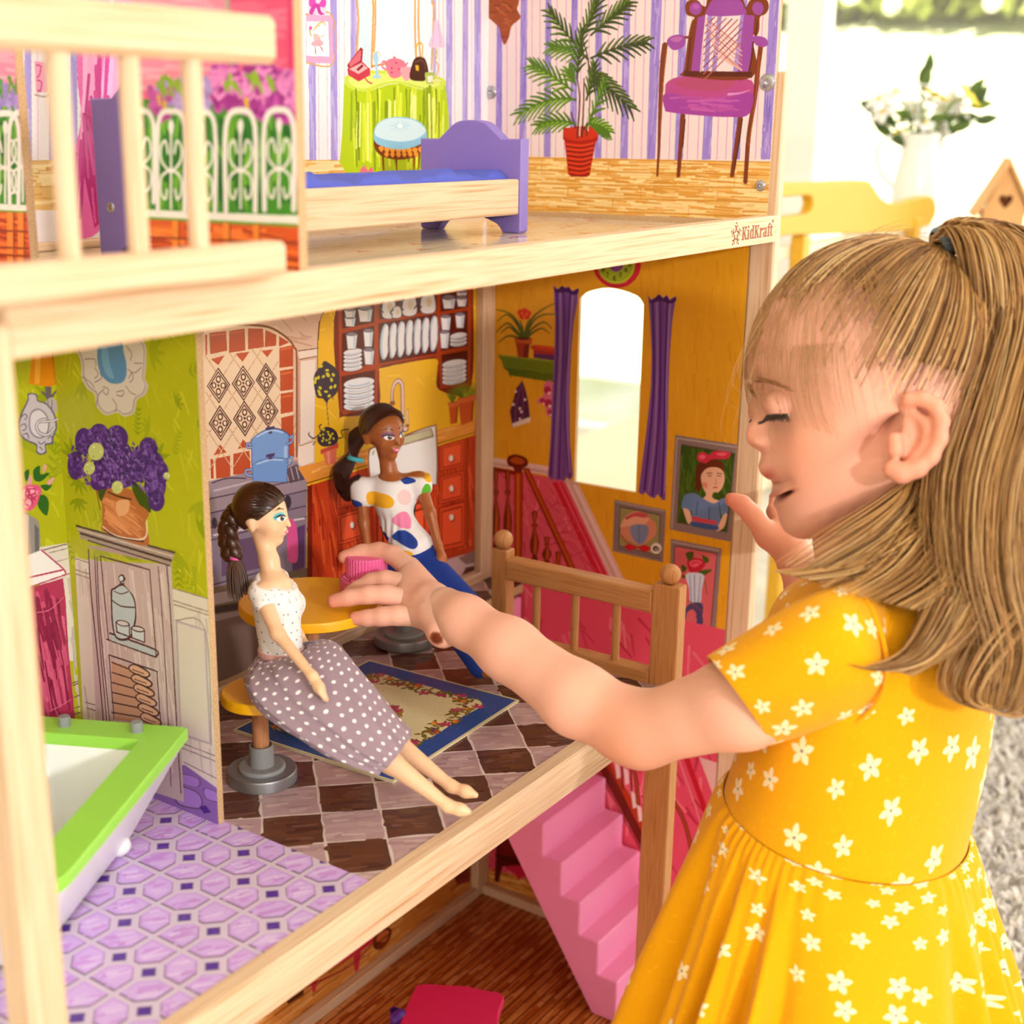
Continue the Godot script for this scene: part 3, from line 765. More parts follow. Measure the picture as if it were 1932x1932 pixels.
# head, neck, trunk and limbs of a fashion doll from its joints
func doll_body(J: Dictionary, f: Vector3, u: Vector3, s: float) -> Blob:
	var b := blob(0.004)
	var H: Vector3 = J.head
	var r := f.cross(u)
	b.bone(H + u * 0.30 * s - f * 0.12 * s, H + u * 0.22 * s + f * 0.15 * s, 0.92 * s, 0.86 * s)
	b.bone(H + f * 0.42 * s - u * 0.15 * s, H + f * 0.62 * s - u * 0.86 * s, 0.62 * s, 0.26 * s)
	for e in [-1.0, 1.0]:
		b.bone(H + f * 0.55 * s - u * 0.25 * s + r * e * 0.36 * s, H + f * 0.4 * s - u * 0.6 * s + r * e * 0.25 * s, 0.34 * s, 0.3 * s)
		b.bone(H - f * 0.12 * s + r * e * 0.86 * s - u * 0.02 * s, H - f * 0.06 * s + r * e * 0.86 * s - u * 0.3 * s, 0.15 * s, 0.1 * s)
	b.bone(H + f * 0.98 * s + u * 0.05 * s, H + f * 1.16 * s - u * 0.28 * s, 0.04 * s, 0.085 * s)
	b.bone(H + f * 0.95 * s - u * 0.56 * s - r * 0.12 * s, H + f * 0.95 * s - u * 0.56 * s + r * 0.12 * s, 0.09 * s, 0.09 * s)
	b.chain([H - u * 0.3 * s - f * 0.1 * s, J.neck, J.chest], [0.0070, 0.0070, 0.0085])
	b.bone(J.sr, J.sl, 0.0075, 0.0075)
	b.bone(J.chest, J.waist, 0.0145, 0.0115)
	b.bone(J.waist, J.hip, 0.0115, 0.0165)
	for e in [["sr", "er", "wr", "hr"], ["sl", "el", "wl", "hl"]]:
		if J.has(e[1]):
			b.chain([J[e[0]], J[e[1]], J[e[2]]], [0.0066, 0.0050, 0.0034])
			var w: Vector3 = J[e[2]]
			var h: Vector3 = J[e[3]]
			var d := h - w
			var side := d.normalized().cross(f).normalized() * 0.0018
			b.bone(w, w + d * 0.45, 0.0032, 0.0042)
			for k in 4:
				var z := side * (k - 1.5)
				b.bone(w + d * 0.45 + z, w + d * (0.92 + 0.06 * sin(k * 2.0)) + z * 1.2, 0.0015, 0.0010)
			b.bone(w + d * 0.3, w + d * 0.62 + side * 3.2, 0.0016, 0.0011)
	for e in [["lr", "kr", "ar", "tr"], ["ll", "kl", "al", "tl"]]:
		if J.has(e[1]):
			b.chain([J[e[0]], J[e[1]]], [0.0135, 0.0078])
			b.chain([J[e[1]], J[e[1]].lerp(J[e[2]], 0.3), J[e[2]]], [0.0075, 0.0080, 0.0040])
			b.chain([J[e[2]], J[e[2]].lerp(J[e[3]], 0.6), J[e[3]]], [0.0042, 0.0040, 0.0024])
	return b

func face(b: Blob, H: Vector3, f: Vector3, u: Vector3, s: float, t: Node3D, lid: String, lip: String, brow: String, iris: String) -> void:
	var r := u.cross(f)
	var fr := [H, r * s, u * s]
	for e in [-1.0, 1.0]:
		var c := Vector2(0.36 * e, 0.06)
		var tl: float = 0.12 * e
		patches("eye_shadow", b, fr, [oval(c + Vector2(0.03 * e, 0.09), Vector2(0.27, 0.17), tl)], lid, 0.00006, t)
		var w := patches("eye", b, fr, [oval(c, Vector2(0.21, 0.105), tl)], "f4f0ee", 0.00014, t)
		patches("iris", b, fr, [oval(c + Vector2(0.02, 0.01), Vector2(0.105, 0.105), 0.0)], iris, 0.0002, w)
		patches("pupil", b, fr, [oval(c + Vector2(0.02, 0.01), Vector2(0.05, 0.05), 0.0)], "100c10", 0.00026, w)
		patches("glint", b, fr, [oval(c + Vector2(0.06, 0.05), Vector2(0.025, 0.025), 0.0)], "ffffff", 0.0003, w)
		patches("eyelash", b, fr, [[c + Vector2(-0.22 * e, 0.02), c + Vector2(-0.1 * e, 0.12), c + Vector2(0.08 * e, 0.145), c + Vector2(0.26 * e, 0.08), c + Vector2(0.27 * e, 0.10), c + Vector2(0.08 * e, 0.18), c + Vector2(-0.1 * e, 0.155), c + Vector2(-0.23 * e, 0.05)]], "1c1014", 0.00022, t)
		patches("eyebrow", b, fr, [[c + Vector2(-0.2 * e, 0.30), c + Vector2(0.02 * e, 0.41), c + Vector2(0.28 * e, 0.36), c + Vector2(0.02 * e, 0.45), c + Vector2(-0.2 * e, 0.35)]], brow, 0.0001, t)
	patches("lips", b, fr, [[Vector2(-0.22, -0.54), Vector2(-0.09, -0.475), Vector2(0, -0.495), Vector2(0.09, -0.475), Vector2(0.22, -0.54), Vector2(0.1, -0.63), Vector2(0, -0.65), Vector2(-0.1, -0.63)]], lip, 0.00012, t)
	patches("teeth", b, fr, [[Vector2(-0.13, -0.545), Vector2(0, -0.53), Vector2(0.13, -0.545), Vector2(0.05, -0.575), Vector2(-0.05, -0.575)]], "f8f2f0", 0.0002, t)

func hair_mat(hex: String, dark: String, light: String, k: float) -> StandardMaterial3D:
	var m := mat(hex + "", 0.38, 0.6)
	m.anisotropy_enabled = false
	return m

func dots_mat(base: String, dot: String, n: int, r: float, sd: int, w := 256) -> StandardMaterial3D:
	var c := Canvas.new(w, w, base, sd)
	var step := float(w) / n
	for i in n:
		for j in n:
			var o := Vector2(i + 0.5 + (0.5 if j % 2 else 0.0), j + 0.5) * step + Vector2(c.rng.randf_range(-1, 1), c.rng.randf_range(-1, 1)) * step * 0.1
			for dx in [-w, 0]:
				c.disc(Color(dot), o + Vector2(dx, 0), r, r)
	var m := StandardMaterial3D.new()
	m.albedo_texture = c.texture()
	m.roughness = 0.85
	m.rim_enabled = true
	m.rim = 0.2
	return m

func doll_in_skirt() -> void:
	var t := thing("fashion_doll", Vector3(-0.5108, 0, 0.1467), "pale fashion doll with dark braid and grey polka-dot skirt on the front stool", "doll", "fashion dolls")
	var u := Vector3.UP
	var f := Vector3(0.42, -0.02, 0.907).normalized()
	var r := f.cross(u)
	var J := {
		"head": Vector3(-0.4816, 0.1994, 0.1266), "neck": Vector3(-0.485, 0.1677, 0.1369), "chest": Vector3(-0.4875, 0.1474, 0.1432), "waist": Vector3(-0.4941, 0.1047, 0.1545), "hip": Vector3(-0.5, 0.087, 0.1549),
		"lr": Vector3(-0.5093, 0.0887, 0.1678), "kr": Vector3(-0.5075, 0.0598, 0.2456), "ar": Vector3(-0.497, 0.0266, 0.3099), "tr": Vector3(-0.4927, 0.0247, 0.3238),
		"ll": Vector3(-0.4877, 0.0839, 0.1557), "kl": Vector3(-0.4773, 0.0583, 0.2259), "al": Vector3(-0.4744, 0.028, 0.2963), "tl": Vector3(-0.4728, 0.0267, 0.3157),
	}
	J.sr = J.chest + r * 0.018 + u * 0.003 - f * 0.004
	J.sl = J.chest - r * 0.018 + u * 0.003 - f * 0.004
	J.er = Vector3(-0.515, 0.1271, 0.1716)
	J.wr = Vector3(-0.5235, 0.1073, 0.2117)
	J.hr = Vector3(-0.5255, 0.093, 0.2263)
	J.el = Vector3(-0.4642, 0.1034, 0.1432)
	J.wl = Vector3(-0.4647, 0.0832, 0.1697)
	J.hl = Vector3(-0.4671, 0.0763, 0.1873)
	var s := 0.0192
	var skin := plastic("f2c6a0")
	var b := doll_body(J, f, u, s)
	put("body", blob_mesh(b, 0.0013), skin, t)
	face(b, J.head, f, u, s, t, "58b8c8", "e0688c", "5a3018", "4a3a5a")
	var brown := mat("3c1c0c", 0.35, 0.6)
	# hair: a smooth cap with swept fringe, a thick braid and a loose tail
	var H: Vector3 = J.head
	var cap := blob(0.003)
	cap.bone(H + u * 0.36 * s - f * 0.12 * s, H + u * 0.3 * s + f * 0.14 * s, 1.0 * s, 0.90 * s)
	cap.bone(H - f * 0.5 * s + u * 0.05 * s, H - f * 0.4 * s - u * 0.1 * s, 0.62 * s, 0.5 * s)
	cap.cuts = [[H + u * 0.16 * s + f * 0.3 * s, (f * 0.62 - u * 0.78).normalized()]]
	put("hair", blob_mesh(cap, 0.0011), brown, t)
	var mb := MB.new()
	var tie := H - f * 1.02 * s + u * 0.25 * s
	var paths := []
	for k in 230:
		var a := k * 2.39996
		var z := 1.0 - 1.15 * k / 230.0
		var q := sqrt(maxf(0.0, 1 - z * z))
		var dir := (u * z + (r * cos(a) + f * sin(a)) * q).normalized()
		var p0 := H + u * 0.33 * s + dir * 0.985 * s
		if (p0 - cap.cuts[0][0]).dot(cap.cuts[0][1]) > -0.02 * s or dir.dot(f) < -0.5:
			continue
		var path := []
		for i in 7:
			var m := p0.lerp(tie, i / 6.0) - (H + u * 0.3 * s)
			path.append(H + u * 0.3 * s + m.normalized() * maxf(m.length(), 1.0 * s + 0.0002))
		paths.append(path)
	strands(mb, paths, 0.00055)
	put("hair_strands", mb.done(), brown, t)
	mb = MB.new()
	var line := curve([tie, Vector3(-0.496, 0.1971, 0.108), Vector3(-0.499, 0.1858, 0.1092), Vector3(-0.5, 0.1752, 0.1129), Vector3(-0.4996, 0.1707, 0.1156)], 4)
	for k in line.size():
		var o: Vector3 = line[k]
		var w: float = 0.0062 if k < line.size() - 2 else 0.004
		for e in [-1.0, 1.0]:
			mb.ball(o + (f * e * 0.0026 + r * 0.002 * e * sin(k * 2.0)) + u * 0.0012 * e, Vector3(w * 0.72, w, w * 0.72), 14, 10, Basis(r, 0.7 * e))
	put("braid", mb.done(), brown, t)
	put("hair_tie", MB.new().lathe([[0.0042, -0.0012], [0.0048, 0.0], [0.0042, 0.0012]], Vector3(-0.4997, 0.1696, 0.1161), Vector3(0.2, 1, 0), 16).done(), mat("e85aa8", 0.5), t)
	mb = MB.new()
	paths = []
	for k in 90:
		var a := k * 2.4
		var q := sqrt(k / 90.0)
		var o: Vector3 = Vector3(-0.4996, 0.17, 0.116)
		var e: Vector3 = Vector3(-0.5039, 0.1435, 0.1227)
		var side := r * cos(a) + f * sin(a)
		paths.append(curve([o + side * 0.003 * q, o.lerp(e, 0.4) + side * 0.0075 * q, e + side * 0.0085 * q + u * rng.randf_range(-0.003, 0.004)], 3))
	strands(mb, paths, 0.0009, 4, 0.3)
	put("hair_tail", mb.done(), mat("4a2410", 0.4, 0.6), t)
	# top, belt and skirt
	var top := blob(0.004)
	top.bone(J.chest - u * 0.001, J.waist + u * 0.003, 0.0178, 0.0160)
	top.bone(J.chest + f * 0.010 - u * 0.012 + r * 0.007, J.chest + f * 0.010 - u * 0.013 - r * 0.007, 0.0115, 0.0115)
	top.bone(J.sr - r * 0.002, J.sl + r * 0.002, 0.0088, 0.0088)
	top.bone(J.sr, J.sr.lerp(J.er, 0.2), 0.0088, 0.0085)
	top.bone(J.sl, J.sl.lerp(J.el, 0.2), 0.0088, 0.0085)
	top.cuts = [[J.neck - u * 0.0105, (u * 0.9 + f * 0.35).normalized()]]
	var dm := dots_mat("f2eff0", "1c1a24", 4, 6.0, 5)
	dm.uv1_triplanar = true
	dm.uv1_scale = Vector3.ONE * 36
	put("top", blob_mesh(top, 0.0012), dm, t)
	put("belt", MB.new().tube([J.waist + u * 0.0012, J.waist - u * 0.007], [0.0172, 0.0172], 28).done(), mat("f0b8b4", 0.6), t)
	var U: Array = [Vector3(-0.486, 0.1077, 0.173), Vector3(-0.4846, 0.1152, 0.1889), Vector3(-0.4866, 0.1133, 0.2047), Vector3(-0.4894, 0.1043, 0.2227), Vector3(-0.4926, 0.0923, 0.2417), Vector3(-0.4944, 0.0798, 0.2592), Vector3(-0.4948, 0.0677, 0.2749)]
	var L: Array = [Vector3(-0.5082, 0.1024, 0.1452), Vector3(-0.5237, 0.0916, 0.1468), Vector3(-0.5306, 0.0804, 0.1603), Vector3(-0.532, 0.071, 0.1804), Vector3(-0.5285, 0.0615, 0.2073), Vector3(-0.5227, 0.0518, 0.2339), Vector3(-0.5118, 0.0474, 0.2613)]
	U = curve(U, 6)
	L = curve(L, 6)
	var rings := []
	var back := r
	for k in U.size():
		var q := float(k) / (U.size() - 1)
		var c: Vector3 = (U[k] + L[k]) / 2
		var h: Vector3 = (U[k] - L[k]) / 2
		var wide := lerpf(0.0165, 0.025, smoothstep(0.0, 0.3, q))
		var ring := PackedVector3Array()
		for i in 72:
			var a := TAU * i / 72
			var amp := 0.0012 * sin(a * 9 + q * 1.5) * smoothstep(0.0, 0.15, q) * (1.0 - 0.55 * q) + 0.0013 * sin(a * 4 + q * 9.0) * sin(q * 7.0 + a) * (1.0 - q) + 0.0006 * sin(a * 17 + q * 3)
			ring.append(c + h * cos(a) * (1.0 + amp / h.length()) + back * sin(a) * (wide + amp * 2.0))
		rings.append(ring)
	mb = MB.new()
	mb.use_uv = true
	mb.loft(rings, false, false)
	var sk := dots_mat("9c8696", "f4f0f4", 12, 7.5, 6, 512)
	sk.uv1_scale = Vector3(2, 1.35, 1)
	put("skirt", mb.done(), sk, t)

func doll_in_jeans() -> void:
	var t := thing("fashion_doll", Vector3(-0.2223, 0, 0.059), "brown-skinned fashion doll with ponytail, colour-spotted white blouse and blue jeans, seated behind the table", "doll", "fashion dolls")
	var u := Vector3(-0.05, 1, 0.02).normalized()
	var f := Vector3(-0.24, -0.02, 0.97).normalized()
	var fb := Vector3(-0.15, 0, 0.99).normalized()
	var r := fb.cross(Vector3.UP).normalized()
	var J := {
		"head": Vector3(-0.2354, 0.208, 0.0454), "neck": Vector3(-0.2367, 0.1774, 0.0529), "chest": Vector3(-0.2368, 0.1598, 0.0559), "waist": Vector3(-0.2374, 0.125, 0.0647), "hip": Vector3(-0.237, 0.0959, 0.079),
		"er": Vector3(-0.2633, 0.1301, 0.0444), "wr": Vector3(-0.272, 0.1065, 0.0561), "hr": Vector3(-0.2774, 0.0905, 0.0652), "el": Vector3(-0.2257, 0.1372, 0.0925), "wl": Vector3(-0.2307, 0.1095, 0.1058), "hl": Vector3(-0.2379, 0.092, 0.1183),
	}
	J.sr = Vector3(-0.2531, 0.1579, 0.0346)
	J.sl = Vector3(-0.2174, 0.165, 0.0729)
	J.ll = Vector3(-0.2356, 0.0924, 0.0896)
	J.kl = Vector3(-0.2561, 0.0626, 0.1691)
	J.al = Vector3(-0.256, 0.0283, 0.2031)
	J.tl = Vector3(-0.2582, 0.0269, 0.2183)
	J.lr = Vector3(-0.2499, 0.0872, 0.0778)
	J.kr = Vector3(-0.2832, 0.0656, 0.1571)
	J.ar = Vector3(-0.2774, 0.0249, 0.1843)
	J.tr = Vector3(-0.2796, 0.023, 0.1997)
	var s := 0.0203
	var skin := plastic("a55e2e")
	var b := doll_body(J, f, u, s)
	put("body", blob_mesh(b, 0.0014), skin, t)
	face(b, J.head, f, u, s, t, "8a4a7a", "e85a96", "2c140c", "6a5a58")
	var brown := mat("3a140c", 0.35, 0.6)
	var H: Vector3 = J.head
	var cap := blob(0.003)
	cap.bone(H + u * 0.36 * s - f * 0.14 * s, H + u * 0.34 * s + f * 0.08 * s, 1.0 * s, 0.95 * s)
	cap.bone(H - f * 0.5 * s + u * 0.1 * s, H - f * 0.4 * s - u * 0.1 * s, 0.62 * s, 0.5 * s)
	cap.cuts = [[H + u * 0.62 * s + f * 0.4 * s, (f * 0.80 - u * 0.60).normalized()]]
	put("hair", blob_mesh(cap, 0.0012), brown, t)
	var side := f.cross(u)
	var tie: Vector3 = Vector3(-0.2274, 0.2044, 0.0176)
	var mb := MB.new()
	var paths := []
	for k in 60:
		var a := PI * (k + 0.5) / 60
		# the hairline, where the cut meets the cap
		var n: Vector3 = cap.cuts[0][1]
		var e1 := side
		var e2 := n.cross(side)
		var o := H + u * 0.35 * s + n * (H + u * 0.62 * s + f * 0.4 * s - H - u * 0.35 * s).dot(n)
		var p0 := o + (e1 * cos(a) - e2 * sin(a) * (1.0 if e2.dot(u) < 0 else -1.0)) * 0.90 * s
		var path := []
		for i in 7:
			var m := p0.lerp(tie, i / 6.0) - (H + u * 0.35 * s)
			path.append(H + u * 0.35 * s + m.normalized() * maxf(m.length(), 1.02 * s))
		paths.append(path)
	strands(mb, paths, 0.0010, 5)
	put("hair_strands", mb.done(), brown, t)
	mb = MB.new()
	paths = []
	var spine := [tie, Vector3(-0.2317, 0.1938, 0.0081), Vector3(-0.2355, 0.1809, 0.009), Vector3(-0.244, 0.1735, 0.0096), Vector3(-0.2548, 0.1629, 0.0088), Vector3(-0.26, 0.156, 0.0226), Vector3(-0.2566, 0.1674, 0.0358)]
	var wid := [0.006, 0.010, 0.007, 0.0085, 0.012, 0.010, 0.005]
	for k in 170:
		var a := k * 2.4
		var q := sqrt((k + 1) / 170.0)
		var pts := []
		var cut := 7 if k % 3 else 6
		for i in cut:
			pts.append(spine[i] + (side * cos(a) * 0.7 + u * sin(a) + f * cos(a + 1.0) * 0.5) * wid[i] * q)
		paths.append(curve(pts, 3))
	strands(mb, paths, 0.0009, 4, 0.3)
	put("ponytail", mb.done(), brown, t)
	put("hair_tie", MB.new().lathe([[0.0075, -0.002], [0.0088, 0.0], [0.0075, 0.002]], Vector3(-0.2367, 0.1797, 0.0132), Vector3(0.3, 1, 0.1), 18).done(), mat("46b8c8", 0.5), t)
	# blouse
	var top := blob(0.006)
	top.bone(J.chest - Vector3.UP * 0.004, J.waist, 0.0185, 0.0150)
	top.bone(J.waist, J.hip + Vector3.UP * 0.010, 0.0140, 0.0200)
	top.bone(J.chest + fb * 0.007 - Vector3.UP * 0.014 + r * 0.008, J.chest + fb * 0.007 - Vector3.UP * 0.015 - r * 0.008, 0.0120, 0.0120)
	top.bone(J.sr + r * 0.001, J.sr.lerp(J.er, 0.28), 0.0105, 0.0105)
	top.bone(J.sl - r * 0.001, J.sl.lerp(J.el, 0.2), 0.0105, 0.0105)
	top.bone(J.sr, J.sl, 0.0085, 0.0085)
	var along: Vector3 = (J.sl - J.sr).normalized()
	var nk := (Vector3.UP - along * along.y).normalized()
	top.cuts = [[(J.sr + J.sl) / 2 + nk * 0.0085, (nk + fb * 0.2).normalized()], [J.hip + Vector3.UP * 0.006, -Vector3(-0.25, 1, 0).normalized()]]
	var c := Canvas.new(512, 512, "efecee", 3)
	# colours of the spots, placed on the cloth in its own plane
	for q in [["f2b51c", 150, 160, 36, 38], ["1c3f9c", 60, 200, 40, 36], ["efd0d4", 250, 150, 46, 40], ["5cb82c", 362, 130, 28, 42], ["0c0a0c", 338, 245, 34, 44], ["f08ab4", 226, 265, 44, 44], ["1c3f9c", 205, 358, 30, 44], ["5cb82c", 392, 338, 38, 26], ["0c0a0c", 420, 430, 46, 34], ["f08ab4", 300, 455, 42, 30], ["f2b51c", 180, 450, 30, 40], ["0c0a0c", 130, 385, 24, 32], ["f08ab4", 470, 190, 30, 30], ["1c3f9c", 290, 70, 34, 18], ["f2b51c", 392, 62, 34, 24]]:
		c.disc(Color(q[0]), Vector2(q[1], q[2]), q[3], q[4])
	var m := StandardMaterial3D.new()
	m.albedo_texture = c.texture()
	m.roughness = 0.85
	top.map = func(p: Vector3) -> Vector2:
		var d: Vector3 = p - J.chest
		return Vector2(0.5 - d.dot(r) / 0.092, 0.22 - d.dot(Vector3.UP) / 0.088)
	var bm := MB.new()
	bm.use_uv = true
	top.mesh(bm, 0.0013)
	for i in bm.v.size():
		var d: Vector3 = bm.v[i] - J.waist
		var g := exp(-pow(d.dot(Vector3.UP) / 0.012, 2.0))
		bm.v[i] += (d - Vector3.UP * d.dot(Vector3.UP)).normalized() * g * 0.0009 * sin(atan2(d.dot(fb), d.dot(r)) * 15.0)
	put("blouse", bm.done(), m, t)
	# jeans
	var je := blob(0.006)
	je.bone(J.hip + Vector3.UP * 0.008, J.hip - Vector3.UP * 0.004, 0.0195, 0.0190)
	je.chain([J.ll, J.kl, J.al], [0.0172, 0.0125, 0.0085])
	je.chain([J.lr, J.kr, J.ar], [0.0172, 0.0125, 0.0085])
	je.cuts = [[J.hip + Vector3.UP * 0.0125, Vector3(-0.25, 1, 0).normalized()]]
	var denim := grain_mat(noise_tex(0.2, [[0.0, "06267c"], [0.5, "0c3494"], [1.0, "1a4ab0"]], FastNoiseLite.TYPE_SIMPLEX_SMOOTH, 3, 256, 8), Vector3.ONE * 60, "ffffff", 0.85)
	put("jeans", blob_mesh(je, 0.0015), denim, t)
	var st := MB.new()
	for k in 12:
		var a: Vector3 = (J.hip + Vector3.UP * 0.010 + fb * 0.018 + r * 0.002).lerp(J.hip - Vector3.UP * 0.012 + fb * 0.020 + r * 0.002, k / 12.0)
		st.ball(a, Vector3(0.0005, 0.0007, 0.0005), 6, 4)
	put("stitching", st.done(), mat("d8dcec", 0.8), t)

# ---------- the girl ----------
const HEAD_O := Vector2(1640, 790)

# measured picture place and distance from the lens -> point in the room
func px(u: float, v: float, d: float) -> Vector3:
	return eye_at + eye_turn * Vector3((u - 831.3) / 2550.3, -(v - 966.0) / 2550.3, -1.0) * d

func profile(list: Array) -> Array:
	# polar outline about the middle of the head: sorted [angle, radius]
	var out := []
	for q in list:
		var d: Vector2 = q - HEAD_O
		out.append(Vector2(fposmod(atan2(-d.y, -d.x), TAU), d.length()))
	out.sort_custom(func(a, b): return a.x < b.x)
	return out

func radius_at(p: Array, a: float) -> float:
	var n := p.size()
	a = fposmod(a, TAU)
	var k := 0
	while k < n and p[k].x <= a:
		k += 1
	var p1: Vector2 = p[(k + n - 1) % n]
	var p2: Vector2 = p[k % n]
	var p0: Vector2 = p[(k + n - 2) % n]
	var p3: Vector2 = p[(k + 1) % n]
	var x1 := p1.x if k > 0 else p1.x - TAU
	var x2 := p2.x if k < n else p2.x + TAU
	var t := (a - x1) / maxf(x2 - x1, 1e-5)
	var m1 := (p2.y - p0.y) / 2.0
	var m2 := (p3.y - p1.y) / 2.0
	var lim := absf(p2.y - p1.y) * 1.5
	m1 = clampf(m1, -lim, lim)
	m2 = clampf(m2, -lim, lim)
	var t2 := t * t
	var t3 := t2 * t
	return p1.y * (2 * t3 - 3 * t2 + 1) + m1 * (t3 - 2 * t2 + t) + p2.y * (-2 * t3 + 3 * t2) + m2 * (t3 - t2)

func girl() -> void:
	var g := thing("person", px(1560, 2300, 0.93) * Vector3(1, 0, 1) + Vector3(0, -0.5, 0), "little girl with fair ponytail in yellow flowered dress, reaching into the dollhouse with one hand", "person")
	var S := eye_turn.z
	var F := -eye_turn.x
	var U := eye_turn.y
	var D0 := 0.92
	var K := D0 / 2550.3
	var HC := px(HEAD_O.x, HEAD_O.y, D0)
	# picture place on the middle plane of the head, moved z metres towards the near ear
	var hp := func(u: float, v: float, z: float) -> Vector3: return HC + F * (HEAD_O.x - u) * K + U * (HEAD_O.y - v) * K + S * z
	# the same, but seen at that picture place: near side, and its mirror image on the far side
	var hq := func(u: float, v: float, z: float) -> Vector3:
		var p := px(u, v, D0 - absf(z))
		return p if z >= 0.0 else p - S * 2.0 * (p - HC).dot(S)
	var skin := StandardMaterial3D.new()
	skin.vertex_color_use_as_albedo = true
	skin.vertex_color_is_srgb = true
	skin.roughness = 0.48
	skin.metallic_specular = 0.35
	skin.subsurf_scatter_enabled = true
	skin.subsurf_scatter_strength = 0.16
	var body := MB.new()
	body.use_col = true
	# head
	var smooth_p := profile([Vector2(1660, 462), Vector2(1560, 482), Vector2(1484, 532), Vector2(1436, 592), Vector2(1416, 650), Vector2(1416, 690), Vector2(1424, 714), Vector2(1436, 752), Vector2(1444, 790), Vector2(1448, 830), Vector2(1452, 870), Vector2(1458, 910), Vector2(1466, 950), Vector2(1476, 985), Vector2(1488, 1005), Vector2(1506, 1015), Vector2(1535, 1014), Vector2(1580, 1000), Vector2(1640, 985), Vector2(1720, 970), Vector2(1800, 920), Vector2(1855, 840), Vector2(1874, 740), Vector2(1850, 620), Vector2(1800, 535), Vector2(1735, 480)])
	var sharp_p := profile([Vector2(1660, 462), Vector2(1560, 482), Vector2(1484, 532), Vector2(1436, 592), Vector2(1416, 650), Vector2(1415, 690), Vector2(1422, 712), Vector2(1431, 735), Vector2(1436, 750), Vector2(1431, 768), Vector2(1420, 790), Vector2(1410, 809), Vector2(1408, 822), Vector2(1413, 836), Vector2(1425, 845), Vector2(1437, 853), Vector2(1436, 866), Vector2(1432, 880), Vector2(1437, 893), Vector2(1450, 903), Vector2(1468, 909), Vector2(1498, 915), Vector2(1478, 925), Vector2(1459, 931), Vector2(1454, 940), Vector2(1461, 952), Vector2(1469, 964), Vector2(1474, 985), Vector2(1484, 1004), Vector2(1506, 1016), Vector2(1535, 1015), Vector2(1580, 1000), Vector2(1640, 985), Vector2(1720, 970), Vector2(1800, 920), Vector2(1855, 840), Vector2(1874, 740), Vector2(1850, 620), Vector2(1800, 535), Vector2(1735, 480)])
	var NA := 420
	var NB := 90
	var eyes := []
	for e in [-1.0, 1.0]:
		eyes.append([hq.call(1454, 782, 0.028 * e), 0.0130, -0.0040])
		eyes.append([hq.call(1490, 885, 0.044 * e), 0.0230, 0.0050])
		eyes.append([hq.call(1479, 917, 0.021 * e), 0.0070, -0.0022])
		eyes.append([hq.call(1432, 834, 0.0090 * e), 0.0050, 0.0034])
		eyes.append([hq.call(1428, 847, 0.0058 * e), 0.0024, -0.0018])
		eyes.append([hq.call(1446, 742, 0.028 * e), 0.0110, 0.0016])
		eyes.append([hq.call(1560, 760, 0.060 * e), 0.0240, -0.0025])
	var rs := PackedFloat32Array()
	var rd := PackedFloat32Array()
	for i in NA:
		var a := TAU * i / NA
		# more rows where the face is
		a = a - 0.42 * sin(a * 1.0) * 1.0
		rs.append(radius_at(smooth_p, a))
		rd.append(radius_at(sharp_p, a) - rs[i])
	var first := body.v.size()
	for j in NB + 1:
		var b := (float(j) / NB - 0.5) * PI
		# crowd the columns towards the middle plane
		b = b * (0.55 + 0.45 * pow(absf(b) / (PI / 2), 1.2))
		for i in NA:
			var a := TAU * i / NA
			a = a - 0.42 * sin(a)
			var chin := exp(-pow(angle_difference(a, -0.98) / 0.50, 2.0))
			var back := 0.5 - 0.5 * cos(a)
			var w := lerpf(0.0655, 0.0700, back) - 0.020 * chin
			var z := w * sin(b)
			var nose := exp(-pow(angle_difference(a, -0.10) / 0.16, 2.0))
			var sg := lerpf(0.0160, 0.0082, nose)
			var r := (rs[i] * pow(cos(b), 0.78) + rd[i] * exp(-z * z / (sg * sg))) * K
			var p := HC + (F * cos(a) + U * sin(a)) * r + S * z
			var n := (p - HC - S * z * 0.4).normalized()
			for q in eyes:
				var d2: float = p.distance_squared_to(q[0]) / (q[1] * q[1])
				if d2 < 6.0:
					p += n * q[2] * exp(-d2)
			body.add(p)
			var c := Color("efb39e")
			c = c.lerp(Color("e68f74"), 0.55 * exp(-p.distance_squared_to(hp.call(1505, 880, 0.052 * signf(z))) / 0.0011))
			c = c.lerp(Color("e08a70"), 0.5 * exp(-p.distance_squared_to(hp.call(1412, 824, 0.0)) / 0.00016))
			var lip := exp(-pow((z) / 0.017, 4.0)) * maxf(exp(-p.distance_squared_to(hp.call(1446, 897, z)) / 0.000022), exp(-p.distance_squared_to(hp.call(1460, 938, z)) / 0.000026))
			c = c.lerp(Color("cc6a62"), 0.85 * lip)
			var mouth := clampf((-rd[i] - 9.0) / 10.0, 0.0, 1.0) * (1.0 if absf(angle_difference(a, -0.70)) < 0.2 else 0.0) * exp(-pow(z / 0.021, 6.0))
			c = c.lerp(Color("54201c"), mouth)
			body.col.append(c)
	for j in NB:
		for i in NA:
			var s0 := first + j * NA + i
			var s1 := first + j * NA + (i + 1) % NA
			body.tri(s0, s1 + NA, s1)
			body.tri(s0, s0 + NA, s1 + NA)
	# ear, neck, arms and hands
	var flesh := func(p: Vector3) -> Color: return Color("f0b49e")
	var ear := blob(0.0035)
	var ez := 0.066
	var hx := []
	for q in [[1704, 768, 0.0], [1716, 753, 0.006], [1742, 752, 0.010], [1766, 766, 0.013], [1777, 795, 0.015], [1774, 828, 0.015], [1758, 862, 0.013], [1732, 884, 0.010], [1702, 893, 0.006], [1684, 886, 0.003]]:
		hx.append(hq.call(q[0], q[1], ez + q[2]))
